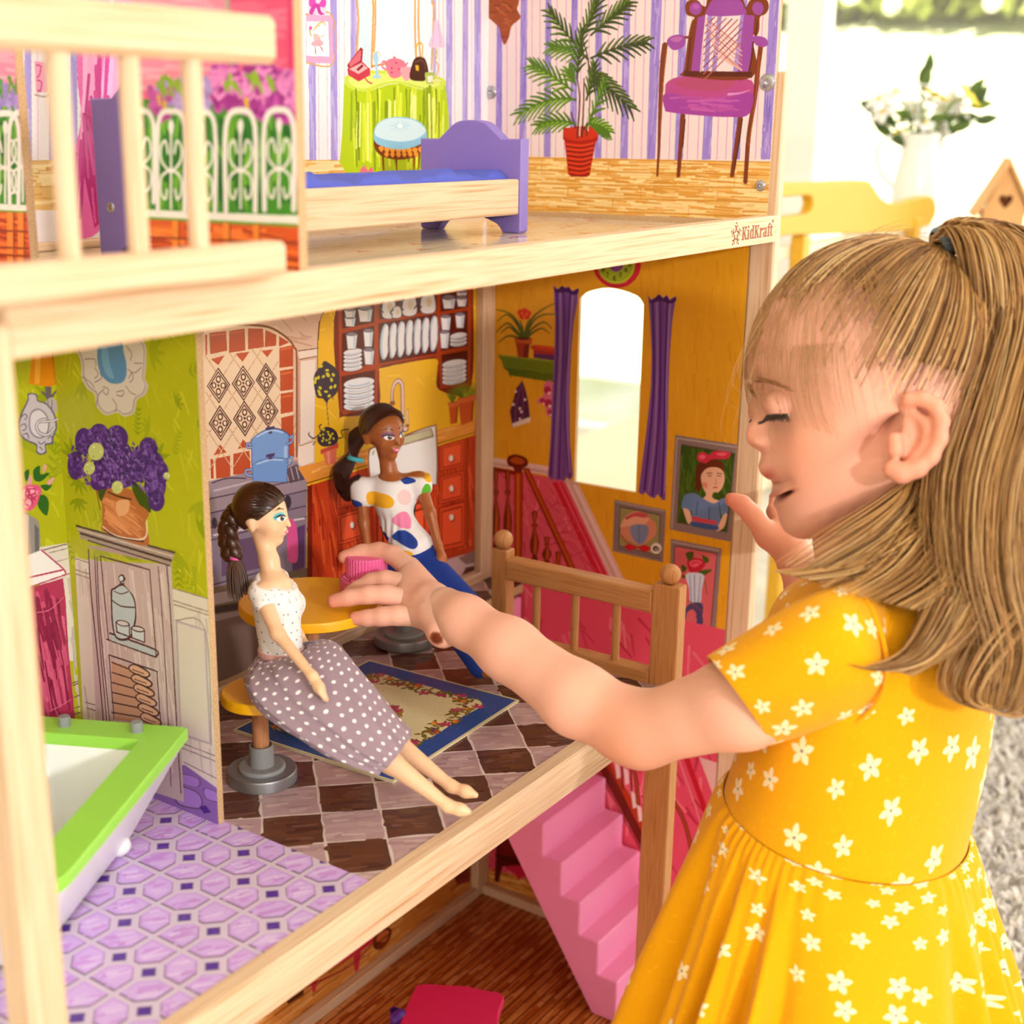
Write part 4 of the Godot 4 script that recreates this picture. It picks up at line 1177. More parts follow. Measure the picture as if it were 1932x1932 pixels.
	ear.chain(hx, [0.0034, 0.0042, 0.0046, 0.0046, 0.0044, 0.0044, 0.0046, 0.0054, 0.0062, 0.0060])
	ear.chain([hq.call(1718, 775, ez + 0.002), hq.call(1750, 800, ez + 0.007), hq.call(1752, 835, ez + 0.008), hq.call(1725, 868, ez + 0.006)], [0.0030, 0.0042, 0.0044, 0.0040])
	ear.bone(hq.call(1735, 790, ez + 0.000), hq.call(1730, 850, ez + 0.000), 0.0110, 0.0110, S, 2.6)
	ear.bone(hq.call(1688, 828, ez + 0.002), hq.call(1690, 850, ez + 0.003), 0.0048, 0.0050)
	ear.tint = func(p: Vector3) -> Color:
		var inner := exp(-p.distance_squared_to(hq.call(1722, 828, ez + 0.003)) / 0.00009)
		return Color("eea28a")
	ear.mesh(body, 0.0014, 1)
	var neck := blob(0.02)
	neck.tint = flesh
	neck.chain([px(1640, 930, 0.93), px(1650, 1030, 0.935), px(1665, 1110, 0.94)], [0.040, 0.036, 0.042])
	neck.mesh(body, 0.004)
	var arm := blob(0.012)
	arm.tint = func(p: Vector3) -> Color:
		var c := Color("f0b59f")
		return c.lerp(Color("e69a7e"), 0.7 * exp(-p.distance_squared_to(px(1160, 1425, 0.9)) / 0.0012))
	arm.chain([px(1560, 1240, 0.858), px(1400, 1325, 0.865), px(1212, 1378, 0.915), px(1180, 1372, 0.925)], [0.031, 0.0285, 0.0235, 0.0225])
	arm.chain([px(1200, 1372, 0.922), px(1090, 1320, 0.945), px(960, 1225, 0.985), px(878, 1172, 1.015), px(838, 1150, 1.035)], [0.0225, 0.0245, 0.0215, 0.0180, 0.0175])
	arm.mesh(body, 0.003)
	var hand := blob(0.0055)
	hand.tint = func(p: Vector3) -> Color:
		var c := Color("f1b6a2")
		for q in [px(645, 1051, 1.105), px(624, 1134, 1.058), px(664, 1167, 1.052)]:
			c = c.lerp(Color("e88e7c"), 0.7 * exp(-p.distance_squared_to(q) / 0.00012))
		for q in [px(716, 1036, 1.10), px(693, 1119, 1.055), px(722, 1160, 1.048)]:
			c = c.lerp(Color("e8a084"), 0.5 * exp(-p.distance_squared_to(q) / 0.00005))
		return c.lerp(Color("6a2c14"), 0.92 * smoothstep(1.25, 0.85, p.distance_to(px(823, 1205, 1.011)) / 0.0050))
	hand.chain([px(862, 1165, 1.025), px(815, 1140, 1.045)], [0.0180, 0.0165])
	hand.chain([px(815, 1138, 1.05), px(772, 1072, 1.085)], [0.0150, 0.0098])
	hand.chain([px(815, 1140, 1.05), px(762, 1102, 1.072)], [0.0150, 0.0098])
	hand.chain([px(815, 1146, 1.047), px(764, 1130, 1.060)], [0.0150, 0.0098])
	hand.chain([px(818, 1158, 1.040), px(778, 1160, 1.050)], [0.0150, 0.0092])
	hand.chain([px(826, 1160, 1.035), px(836, 1190, 1.022)], [0.0150, 0.0135])
	hand.mesh(body, 0.0022)
	# each finger meshed on its own, rooted inside the palm
	for q in [
		[[772, 1072, 1.083], [742, 1047, 1.096], [716, 1040, 1.103], [682, 1042, 1.107], [650, 1051, 1.106]],
		[[762, 1102, 1.070], [728, 1094, 1.074], [702, 1098, 1.078], [676, 1110, 1.080], [660, 1118, 1.080]],
		[[766, 1130, 1.058], [728, 1122, 1.056], [694, 1122, 1.056], [658, 1128, 1.058], [630, 1134, 1.060]],
		[[780, 1161, 1.048], [748, 1161, 1.046], [722, 1163, 1.047], [694, 1166, 1.050], [671, 1167, 1.052]]]:
		var f := blob(0.003)
		f.tint = hand.tint
		var pts := []
		for e in q:
			pts.append(px(e[0], e[1], e[2]))
		f.chain(pts, [0.0090, 0.0076, 0.0073, 0.0064, 0.0056])
		f.mesh(body, 0.0016)
	var thumb := blob(0.003)
	thumb.tint = flesh
	thumb.chain([px(820, 1150, 1.062), px(775, 1135, 1.10), px(742, 1118, 1.115), px(718, 1106, 1.118)], [0.0125, 0.0085, 0.0075, 0.0058])
	thumb.mesh(body, 0.0018)
	# the other hand holds the corner post
	var hb := blob(0.005)
	hb.tint = func(p: Vector3) -> Color: return Color("f0a68c").lerp(Color("e87e70"), 0.6 * exp(-p.distance_squared_to(px(1376, 940, 1.19)) / 0.0002))
	hb.chain([px(1560, 1180, 1.06), px(1530, 1110, 1.12), px(1505, 1060, 1.165)], [0.026, 0.021, 0.0165])
	hb.chain([px(1505, 1060, 1.165), px(1478, 1000, 1.195)], [0.017, 0.0135])
	hb.chain([px(1498, 1050, 1.17), px(1450, 1012, 1.188), px(1420, 972, 1.19), px(1400, 952, 1.19), px(1380, 942, 1.19)], [0.0130, 0.0108, 0.0085, 0.0078, 0.0064])
	hb.mesh(body, 0.0024)
	for k in 4:
		var f := blob(0.003)
		f.tint = hb.tint
		var y := 985.0 + k * 18
		f.chain([px(1474, y + 6, 1.200), px(1462, y - 20, 1.235), px(1466, y - 42, 1.250), px(1480, y - 56, 1.255)] if k == 0 else [px(1480, y, 1.205), px(1474, y - 8, 1.245), px(1486, y - 12, 1.270), px(1500, y - 10, 1.270)], [0.0082, 0.0074, 0.0068, 0.0056])
		f.mesh(body, 0.002)
	# legs
	for e in [-1.0, 1.0]:
		var lg := blob(0.01)
		lg.tint = flesh
		var top = px(1560, 1900, 0.93) + S * 0.045 * e
		var low := Vector3(top.x, -0.468, top.z) + Vector3(-0.02, 0, -0.01)
		lg.chain([top, top.lerp(low, 0.45), top.lerp(low, 0.65), low], [0.055, 0.040, 0.037, 0.026])
		lg.chain([low + Vector3(0, -0.008, 0), low + F * 0.05 - Vector3(0, 0.012, 0), low + F * 0.085 - Vector3(0, 0.018, 0)], [0.022, 0.019, 0.013])
		lg.mesh(body, 0.006)
	put("body", body.done(), skin, g)
	girl_face(g, hq, S, F, U)
	girl_dress(g, S, U)
	girl_hair(g, hq, S, F, U, K)

func girl_face(g: Node3D, hp: Callable, S: Vector3, F: Vector3, U: Vector3) -> void:
	for e in [-1.0, 1.0]:
		var lash := MB.new()
		var brow := MB.new()
		var lids := MB.new()
		var c: Vector3 = hp.call(1475, 764, 0.0235 * e)
		var eye := put("eye", MB.new().ball(c, Vector3.ONE * 0.0108, 28, 18).done(), mat("f2ece8", 0.15), g)
		var look = (F * 0.80 - U * 0.42 + S * 0.30 * e).normalized()
		put("iris", MB.new().lathe([[0.0050, 0.0096], [0.0046, 0.0106], [0.0, 0.0110]], c, look, 24).done(), mat("3a4a60", 0.1), eye)
		put("pupil", MB.new().lathe([[0.0022, 0.0109], [0.0, 0.0112]], c, look, 16).done(), mat("0a0808", 0.1), eye)
		# upper lid over the ball
		var ax = (F * 0.30 - S * e).normalized()
		for j in 10:
			for i in 20:
				pass
		var rings := []
		for j in 9:
			var t := lerpf(-0.62, 1.45, j / 8.0)
			var ring := PackedVector3Array()
			for i in 17:
				var a := lerpf(-1.9, 1.9, i / 16.0)
				var out = (F * 0.86 + S * 0.5 * e).normalized()
				var lat = out.cross(U) * e
				var d = (out * cos(t) * cos(a) + U * sin(t) + lat * sin(a) * cos(t)).normalized()
				ring.append(c + d * (0.0114 + 0.0004 * cos(a)))
			rings.append(ring)
		lids.loft(rings, false, false, false)
		for i in 26:
			var a := lerpf(-1.15, 1.2, i / 25.0)
			var out = (F * 0.86 + S * 0.5 * e).normalized()
			var lat = out.cross(U) * e
			var t := -0.62
			var d = (out * cos(t) * cos(a) + U * sin(t) + lat * sin(a) * cos(t)).normalized()
			var p0 = c + d * 0.0116
			var l := rng.randf_range(0.006, 0.009) * (1.0 if e > 0 else 0.25)
			lash.tube([p0, p0 + d * l * 0.5 - U * l * 0.25, p0 + d * l * 0.95 - U * l * 0.12 + lat * a * 0.0012], [0.0006, 0.0005, 0.0001], 4)
		for i in 70:
			var q := rng.randf()
			var u := lerpf(1424.0, 1490.0, q)
			var v := 716.0 + 22.0 * q * q + rng.randf_range(-5, 5) * (1.0 - 0.5 * q)
			var z = lerpf(0.010, 0.046, pow(q, 0.8)) * e
			var p0: Vector3 = hp.call(u, v, z)
			brow.tube([p0 + F * 0.0005, p0 - F * 0.004 - U * 0.0012 + S * 0.0026 * e], [0.0003, 0.0001], 3)
		put("eyelashes", lash.done(), mat("2a160e", 0.5), g)
		put("eyebrow", brow.done(), mat("a8764c", 0.6), g)
		put("eyelid", lids.done(), mat("e2a28c", 0.5), g)
	var teeth := MB.new()
	for i in 6:
		var z := (i - 2.5) * 0.0052
		var p: Vector3 = hp.call(1474 + absf(i - 2.5) * 5.0, 906, 0.0) + S * z
		teeth.box(p - Vector3.ONE * 0.0022, p + Vector3.ONE * 0.0022, 0.0009)
	put("teeth", teeth.done(), mat("f4efe6", 0.2), g)

func cloth_mat() -> StandardMaterial3D:
	var c := Canvas.new(1024, 1024, "efa60a", 31)
	c.dabs("f2ae14", [Vector2(0, 0), Vector2(1024, 0), Vector2(1024, 1024), Vector2(0, 1024)], 2500, 9, 3, 0.6, 1.5, 0.03)
	var spots := []
	while spots.size() < 96:
		var o := Vector2(c.rng.randf(), c.rng.randf()) * 1024
		var ok := true
		for q in spots:
			var d: Vector2 = (o - q).abs()
			d = Vector2(minf(d.x, 1024 - d.x), minf(d.y, 1024 - d.y))
			if d.length() < 60 or (d.length() < 190 and d.length() > 110 and spots.size() % 3 != 0):
				ok = ok and d.length() >= 66
				if d.length() < 66:
					break
		if ok:
			spots.append(o)
	for k in spots.size():
		var r: float = [27.0, 19.0, 23.0][k % 3]
		var a0 := c.rng.randf() * TAU
		for dx in [-1024, 0, 1024]:
			for dy in [-1024, 0, 1024]:
				var o: Vector2 = spots[k] + Vector2(dx, dy)
				if o.x < -40 or o.x > 1064 or o.y < -40 or o.y > 1064:
					continue
				for j in 5:
					var d := Vector2(cos(a0 + j * TAU / 5), sin(a0 + j * TAU / 5))
					c.stroke(Color("fbe6bc"), [o + d * r * 0.15, o + d * r * 0.62], r * 0.24, r * 0.62)
					c.stroke(Color("fbe6bc"), [o + d * r * 0.62, o + d * r], r * 0.60, r * 0.24)
				c.disc(Color("8c8a78"), o, r * 0.16, r * 0.13)
	var m := StandardMaterial3D.new()
	m.albedo_texture = c.texture()
	m.roughness = 0.9
	m.metallic_specular = 0.2
	m.rim_enabled = true
	m.rim = 0.25
	return m

func girl_dress(g: Node3D, S: Vector3, U: Vector3) -> void:
	var m := cloth_mat()
	m.uv1_scale = Vector3(1, 1, 1)
	# rings: [left u, v, right u, v, near drop, depth half, middle depth]
	var make := func(rows: Array, n: int, per: int, fold: Callable, du: float, dv: float) -> MB:
		var rings := []
		for c in 7:
			var col := []
			for r in rows:
				col.append(Vector2(r[c], 0))
			rings.append(curve(col, per))
		var mb := MB.new()
		mb.use_uv = true
		var loops := []
		for k in rings[0].size():
			var ring := PackedVector3Array()
			var q = float(k) / (rings[0].size() - 1)
			for i in n:
				var a := TAU * i / n
				var cu: float = (rings[0][k].x + rings[2][k].x) / 2
				var cv: float = (rings[1][k].x + rings[3][k].x) / 2
				var hu: float = (rings[2][k].x - rings[0][k].x) / 2
				var hv: float = (rings[3][k].x - rings[1][k].x) / 2
				var f: float = 1.0 + fold.call(a, q)
				ring.append(px(cu + hu * cos(a) * f, cv + hv * cos(a) * f - rings[4][k].x * sin(a) * f, rings[6][k].x + rings[5][k].x * sin(a) * f))
			loops.append(ring)
		var s := mb.v.size()
		mb.loft(loops, false, false)
		for j in mb.uv.size() - s:
			mb.uv[s + j] = Vector2(mb.uv[s + j].x * du, mb.uv[s + j].y * dv)
		return mb
	var bod: MB = make.call([[1585, 1080, 1760, 1066, 22, 0.040, 0.94], [1530, 1094, 1800, 1080, 30, 0.070, 0.94], [1470, 1128, 1850, 1112, 46, 0.098, 0.935], [1432, 1210, 1878, 1190, 66, 0.100, 0.93], [1412, 1300, 1880, 1280, 86, 0.092, 0.93], [1390, 1410, 1868, 1420, 104, 0.086, 0.93], [1366, 1492, 1828, 1590, 117, 0.084, 0.93]], 140, 6, func(a, q): return 0.006 * sin(a * 5 + q * 9) * sin(q * 5 + a), 1.65, 0.8)
	put("bodice", bod.done(), m, g)
	var folds := func(a, q):
		var w: float = 0.35 * sin(a * 3 + 0.7) + a
		var fine: float = 0.010 * sin(w * 44) * (1.0 - smoothstep(0.0, 0.35, q)) * smoothstep(0.0, 0.03, q)
		return fine + smoothstep(0.02, 0.6, q) * (0.075 * sin(w * 13 + 0.8 * sin(a * 4)) + 0.045 * sin(w * 21 + 1.3) + 0.02 * sin(w * 5)) * (0.45 + 0.75 * q) + 0.02 * smoothstep(0.0, 0.1, q)
	var sk: MB = make.call([[1364, 1490, 1830, 1590, 120, 0.085, 0.93], [1340, 1530, 1846, 1640, 128, 0.094, 0.93], [1306, 1610, 1866, 1730, 142, 0.108, 0.93], [1262, 1730, 1886, 1830, 160, 0.128, 0.93], [1206, 1880, 1904, 1930, 176, 0.148, 0.93], [1150, 2060, 1925, 2070, 190, 0.165, 0.93], [1110, 2240, 1940, 2230, 200, 0.178, 0.93]], 420, 8, folds, 2.1, 0.95)
	put("skirt", sk.done(), m, g)
	var slv: MB = make.call([[1336, 1238, 1456, 1406, -10, 0.037, 0.862], [1340, 1235, 1462, 1404, -10, 0.0385, 0.861], [1410, 1192, 1534, 1382, -12, 0.041, 0.852], [1490, 1142, 1608, 1352, -14, 0.044, 0.846], [1560, 1104, 1668, 1316, -10, 0.048, 0.85], [1618, 1084, 1690, 1296, 0, 0.050, 0.868], [1660, 1080, 1700, 1270, 0, 0.044, 0.890], [1690, 1100, 1700, 1220, 0, 0.030, 0.905]], 96, 6, func(a, q): return 0.012 * sin(a * 4 + q * 6) * q + 0.008 * sin(a * 7 - q * 8), 0.8, 0.62)
	put("sleeve", slv.done(), m, g)
	var inn: MB = make.call([[1340, 1236, 1454, 1402, -10, 0.0355, 0.863], [1400, 1200, 1520, 1380, -10, 0.036, 0.855]], 64, 4, func(_a, _q): return 0.0, 1.0, 0.4)
	put("sleeve_lining", inn.done(), m, g)
	# the seam round the armhole and the one at the waist
	var seam := MB.new()
	seam.tube(curve([px(1600, 1094, 0.842), px(1644, 1150, 0.822), px(1672, 1240, 0.818), px(1664, 1310, 0.826), px(1620, 1360, 0.838), px(1560, 1392, 0.85)], 6), 0.0016, 8)
	put("armhole_seam", seam.done(), m, g)

func girl_hair(g: Node3D, hp: Callable, S: Vector3, F: Vector3, U: Vector3, K: float) -> void:
	var tones := [mat("cf9c5c", 0.38, 0.6), mat("9c6a36", 0.42, 0.6), mat("64401f", 0.45, 0.5), mat("ecc488", 0.38, 0.6)]
	var O: Vector3 = hp.call(1652, 702, 0.0)
	var R := Vector3(238 * K, 246 * K, 0.0745)
	var line := PackedVector2Array([Vector2(1380, 400), Vector2(1440, 536), Vector2(1500, 556), Vector2(1556, 590), Vector2(1596, 640), Vector2(1610, 690), Vector2(1600, 730), Vector2(1650, 728), Vector2(1690, 742), Vector2(1745, 752), Vector2(1782, 800), Vector2(1790, 900), Vector2(1800, 990), Vector2(2000, 1000), Vector2(2000, 380)])
	var on := func(d: Vector3, k: float) -> Vector3: return O + (F * d.x * R.x + U * d.y * R.y + S * d.z * R.z) * k
	var flat := func(d: Vector3) -> Vector2: return Vector2(1652 - d.x * 238, 702 - d.y * 246)
	var cap := MB.new()
	var rings := []
	for j in 49:
		var b := (j / 48.0 - 0.5) * PI
		var ring := PackedVector3Array()
		for i in 120:
			var a := TAU * i / 120
			var d := Vector3(cos(a) * cos(b), sin(a) * cos(b), sin(b))
			var fl: Vector2 = flat.call(d)
			var inside := Geometry2D.is_point_in_polygon(fl + Vector2(-34, 22), line) and Geometry2D.is_point_in_polygon(fl + Vector2(0, 30), line)
			ring.append(on.call(d, 0.985 if inside else 0.72))
		rings.append(ring)
	cap.loft(rings, false, false)
	put("scalp_hair", cap.done(), mat("8a5e36", 0.6), g)
	var tie: Vector3 = hp.call(1778, 462, 0.012)
	var td := (tie - O)
	var sets := [[], [], [], []]
	var tdir := Vector3(td.dot(F) / R.x, td.dot(U) / R.y, td.dot(S) / R.z).normalized()
	var tries := 0
	var made := 0
	while made < 2600 and tries < 40000:
		tries += 1
		var b := asin(rng.randf_range(-0.6, 1.0))
		var a := rng.randf() * TAU
		var d := Vector3(cos(a) * cos(b), sin(a) * cos(b), sin(b))
		var f2: Vector2 = flat.call(d)
		var loose := Vector2(rng.randf() * rng.randf() * 110.0, -rng.randf() * rng.randf() * 70.0)
		if not Geometry2D.is_point_in_polygon(f2 + loose, line) or f2.y > 880:
			continue
		made += 1
		var k := 1.0 + rng.randf() * 0.025
		var path := []
		for i in 11:
			var t := i / 10.0
			var e := d.lerp(tdir, t).normalized()
			var bulge := 0.022 * sin(t * PI)
			path.append((on.call(e, k + bulge * rng.randf_range(0.6, 1.0)) as Vector3).lerp(tie, smoothstep(0.75, 1.0, t)))
		sets[[0, 1, 1, 2, 1, 2, 0, 3][made % 8]].append(path)
	for k in 4:
		var mb := MB.new()
		strand_mesh(mb, sets[k], 0.00042)
		put("combed_hair", mb.done(), tones[k], g)
	# fine fringe and wisps round the face
	var wisps := []
	for k in 420:
		var u0 := rng.randf_range(1440, 1600)
		var z := rng.randf_range(-0.03, 0.070)
		var q := (u0 - 1440) / 160.0
		var d0 := Vector3((1652 - u0) / 238.0, 0, z / 0.0745)
		d0.y = sqrt(maxf(0.02, 1.0 - d0.x * d0.x - d0.z * d0.z))
		var p0: Vector3 = on.call(d0.normalized(), 1.02)
		var l := rng.randf_range(90, 240)
		var path := []
		for i in 9:
			var t := i / 8.0
			var uu := u0 - (40.0 - 60.0 * q) * sin(t * 2.2) + 30.0 * t * t * (q - 0.2)
			var vv := -l * t
			var d := Vector3((1652 - uu) / 238.0, d0.y + vv / 246.0, z / 0.0745 * (1.0 + 0.12 * t))
			var m := maxf(d.length(), 0.05)
			path.append(on.call(d / m, 1.032 - 0.012 * t))
		wisps.append(path)
	for k in 60:
		var p0: Vector3 = hp.call(rng.randf_range(1420, 1500), rng.randf_range(560, 640), rng.randf_range(0.0, 0.03))
		var w := rng.randf_range(-0.006, 0.016)
		var l := rng.randf_range(0.03, 0.09)
		wisps.append(curve([p0, p0 + F * w - U * l * 0.4, p0 + F * w * 1.6 - U * l * 0.8, p0 + F * w * 0.8 - U * l], 4))
	for k in 90:
		var a := rng.randf_range(0.3, 2.6)
		var d := Vector3(cos(a), sin(a), rng.randf_range(-0.5, 0.5)).normalized()
		var p0: Vector3 = on.call(d, 1.0)
		var o := (p0 - O).normalized()
		wisps.append(curve([p0, p0 + o * rng.randf_range(0.004, 0.012) - F * 0.012, p0 + o * rng.randf_range(0.002, 0.016) - F * 0.03], 4))
	var wm := MB.new()
	strand_mesh(wm, wisps, 0.00021)
	put("hair_wisps", wm.done(), mat("c2935a", 0.4, 0.6), g)
	put("hair_tie", MB.new().lathe([[0.0105, -0.004], [0.0125, -0.002], [0.0125, 0.002], [0.0105, 0.004]], tie, (U * 0.4 - F).normalized(), 24).done(), mat("6a747c", 0.6), g)
	# ponytail and loose hair: bundles of strands round guide lines [u, v, towards lens, spread]
	var guides := [
		[620, [[1778, 462, 0.012, 0.008], [1840, 432, 0.020, 0.018], [1905, 470, 0.030, 0.024], [1925, 600, 0.040, 0.030], [1890, 760, 0.055, 0.034], [1850, 920, 0.070, 0.036], [1850, 1080, 0.085, 0.034], [1885, 1220, 0.09, 0.030], [1870, 1330, 0.09, 0.020]], 0.012],
		[560, [[1778, 462, 0.012, 0.008], [1832, 440, 0.030, 0.016], [1872, 500, 0.045, 0.020], [1884, 640, 0.040, 0.020], [1846, 760, 0.045, 0.020], [1828, 900, 0.055, 0.020], [1830, 1040, 0.075, 0.022], [1790, 1180, 0.098, 0.018], [1700, 1268, 0.102, 0.008]], 0.010],
		[520, [[1778, 462, 0.012, 0.008], [1850, 424, 0.00, 0.018], [1930, 470, 0.00, 0.026], [1965, 640, 0.01, 0.036], [1950, 840, 0.02, 0.044], [1930, 1040, 0.03, 0.044], [1930, 1200, 0.04, 0.036], [1900, 1300, 0.05, 0.022]], 0.012],
		[300, [[1775, 900, 0.045, 0.010], [1748, 970, 0.054, 0.016], [1680, 1030, 0.064, 0.020], [1600, 1075, 0.074, 0.018], [1510, 1090, 0.080, 0.018]], 0.006],
		[260, [[1780, 900, 0.040, 0.016], [1770, 1000, 0.060, 0.026], [1720, 1080, 0.080, 0.030], [1640, 1130, 0.095, 0.030]], 0.008],
		[60, [[1730, 905, 0.058, 0.006], [1672, 960, 0.062, 0.013], [1590, 1015, 0.068, 0.016], [1500, 1072, 0.075, 0.014]], 0.006],
		[40, [[1722, 905, 0.060, 0.004], [1702, 950, 0.066, 0.007], [1640, 1010, 0.074, 0.010], [1540, 1070, 0.080, 0.010]], 0.004],
		[60, [[1800, 1130, 0.100, 0.014], [1740, 1230, 0.108, 0.012], [1660, 1262, 0.112, 0.008], [1590, 1250, 0.112, 0.004]], 0.006],
		[90, [[1900, 1150, 0.09, 0.02], [1840, 1230, 0.10, 0.018], [1812, 1310, 0.104, 0.014], [1880, 1345, 0.10, 0.012], [1940, 1320, 0.09, 0.01]], 0.006]]
	var tails := [[], [], [], []]
	for q in guides:
		var base := []
		var wid := []
		for e in q[1]:
			base.append(hp.call(e[0], e[1], e[2]))
			wid.append(e[3])
		for k in q[0]:
			var a := rng.randf() * TAU
			var r := sqrt(rng.randf())
			var ph := rng.randf() * TAU
			var cut: int = base.size() - (rng.randi() % 2 if k % 3 else 0)
			var pts := []
			for i in cut:
				var off = (F * cos(a) + S * sin(a) * 0.8 + U * cos(a) * 0.25) * r * wid[i]
				off += (F * sin(ph + i * 1.3) + S * cos(ph + i * 1.1)) * q[2] * 0.22 * (1.0 if i > 0 else 0.0)
				pts.append(base[i] + off)
			tails[[0, 1, 0, 3, 1, 0, 2, 0][k % 8]].append(curve(pts, 4))
	for k in 4:
		var mb := MB.new()
		strand_mesh(mb, tails[k], 0.00055)
		put("ponytail", mb.done(), tones[k], g)

# three-sided strands, quick to build
func strand_mesh(mb: MB, paths: Array, r: float) -> void:
	for p in paths:
		var n: int = p.size()
		var side := Vector3(0.3, 0.2, 0.93)
		var s := mb.v.size()
		for k in n:
			var d: Vector3 = (p[mini(k + 1, n - 1)] - p[maxi(k - 1, 0)]).normalized()
			var u := d.cross(side).normalized()
			var w := d.cross(u)
			var q := r * (1.0 - 0.7 * k / (n - 1))
			mb.v.append(p[k] + u * q)
			mb.v.append(p[k] - u * q * 0.5 + w * q * 0.87)
			mb.v.append(p[k] - u * q * 0.5 - w * q * 0.87)
		mb.uv.resize(mb.v.size())
		for k in n - 1:
			for i in 3:
				var a := s + k * 3 + i
				var b := s + k * 3 + (i + 1) % 3
				mb.tri(a, b, b + 3)
				mb.tri(a, b + 3, a + 3)

# ---------- naming, materials ----------
func rounded(v: float) -> float:
	return snappedf(v, 0.001)

func mat(hex: String, rough := 0.6, spec := 0.5) -> StandardMaterial3D:
	var key := "%s_%s_%s" % [hex, rough, spec]
	if not mats.has(key):
		var m := StandardMaterial3D.new()
		m.albedo_color = Color(hex)
		m.roughness = rough
		m.metallic_specular = spec
		mats[key] = m
	return mats[key]

func noise_tex(freq: float, ramp: Array, kind := FastNoiseLite.TYPE_SIMPLEX_SMOOTH, octaves := 4, size := 256, sd := 1) -> NoiseTexture2D:
	var n := FastNoiseLite.new()
	n.noise_type = kind
	n.frequency = freq
	n.fractal_octaves = octaves
	n.seed = sd
	var t := NoiseTexture2D.new()
	t.width = size
	t.height = size
	t.seamless = true
	t.noise = n
	if ramp.size():
		var g := Gradient.new()
		var offs := PackedFloat32Array()
		var cols := PackedColorArray()
		for r in ramp:
			offs.append(r[0])
			cols.append(Color(r[1]))
		g.offsets = offs
		g.colors = cols
		t.color_ramp = g
	return t

func grain_mat(tex: Texture2D, scale: Vector3, tint := "ffffff", rough := 0.5, offset := Vector3.ZERO) -> StandardMaterial3D:
	var m := StandardMaterial3D.new()
	m.albedo_texture = tex
	m.albedo_color = Color(tint)
	m.uv1_triplanar = true
	m.uv1_triplanar_sharpness = 6.0
	m.uv1_scale = scale
	m.uv1_offset = offset
	m.roughness = rough
	return m

func parent_shift(p: Node) -> Vector3:
	var s := Vector3.ZERO
	while p != self and p is Node3D:
		s += p.position
		p = p.get_parent()
	return s

# a Node3D at the thing's base; parts made in world metres are moved under it
func thing(called: String, base: Vector3, label: String, category: String, group := "") -> Node3D:
	var o := Node3D.new()
	o.name = called
	o.position = base
	add_child(o, true)
	return tag(o, label, category, group)

func tag(o: Node3D, label: String, category: String, group := "") -> Node3D:
	o.set_meta("label", label)
	o.set_meta("category", category)
	if group:
		o.set_meta("group", group)
	return o

func put(called: String, mesh: Mesh, material: Material, parent: Node = null, label := "") -> MeshInstance3D:
	var o := MeshInstance3D.new()
	o.name = called
	o.mesh = mesh
	o.material_override = material
	if parent == null:
		parent = self
	o.position = -parent_shift(parent)
	parent.add_child(o, true)
	if label:
		o.set_meta("label", label)
	return o

func structure(called: String, mesh: Mesh, material: Material, parent: Node = null) -> MeshInstance3D:
	var o := put(called, mesh, material, parent)
	o.set_meta("kind", "structure")
	return o

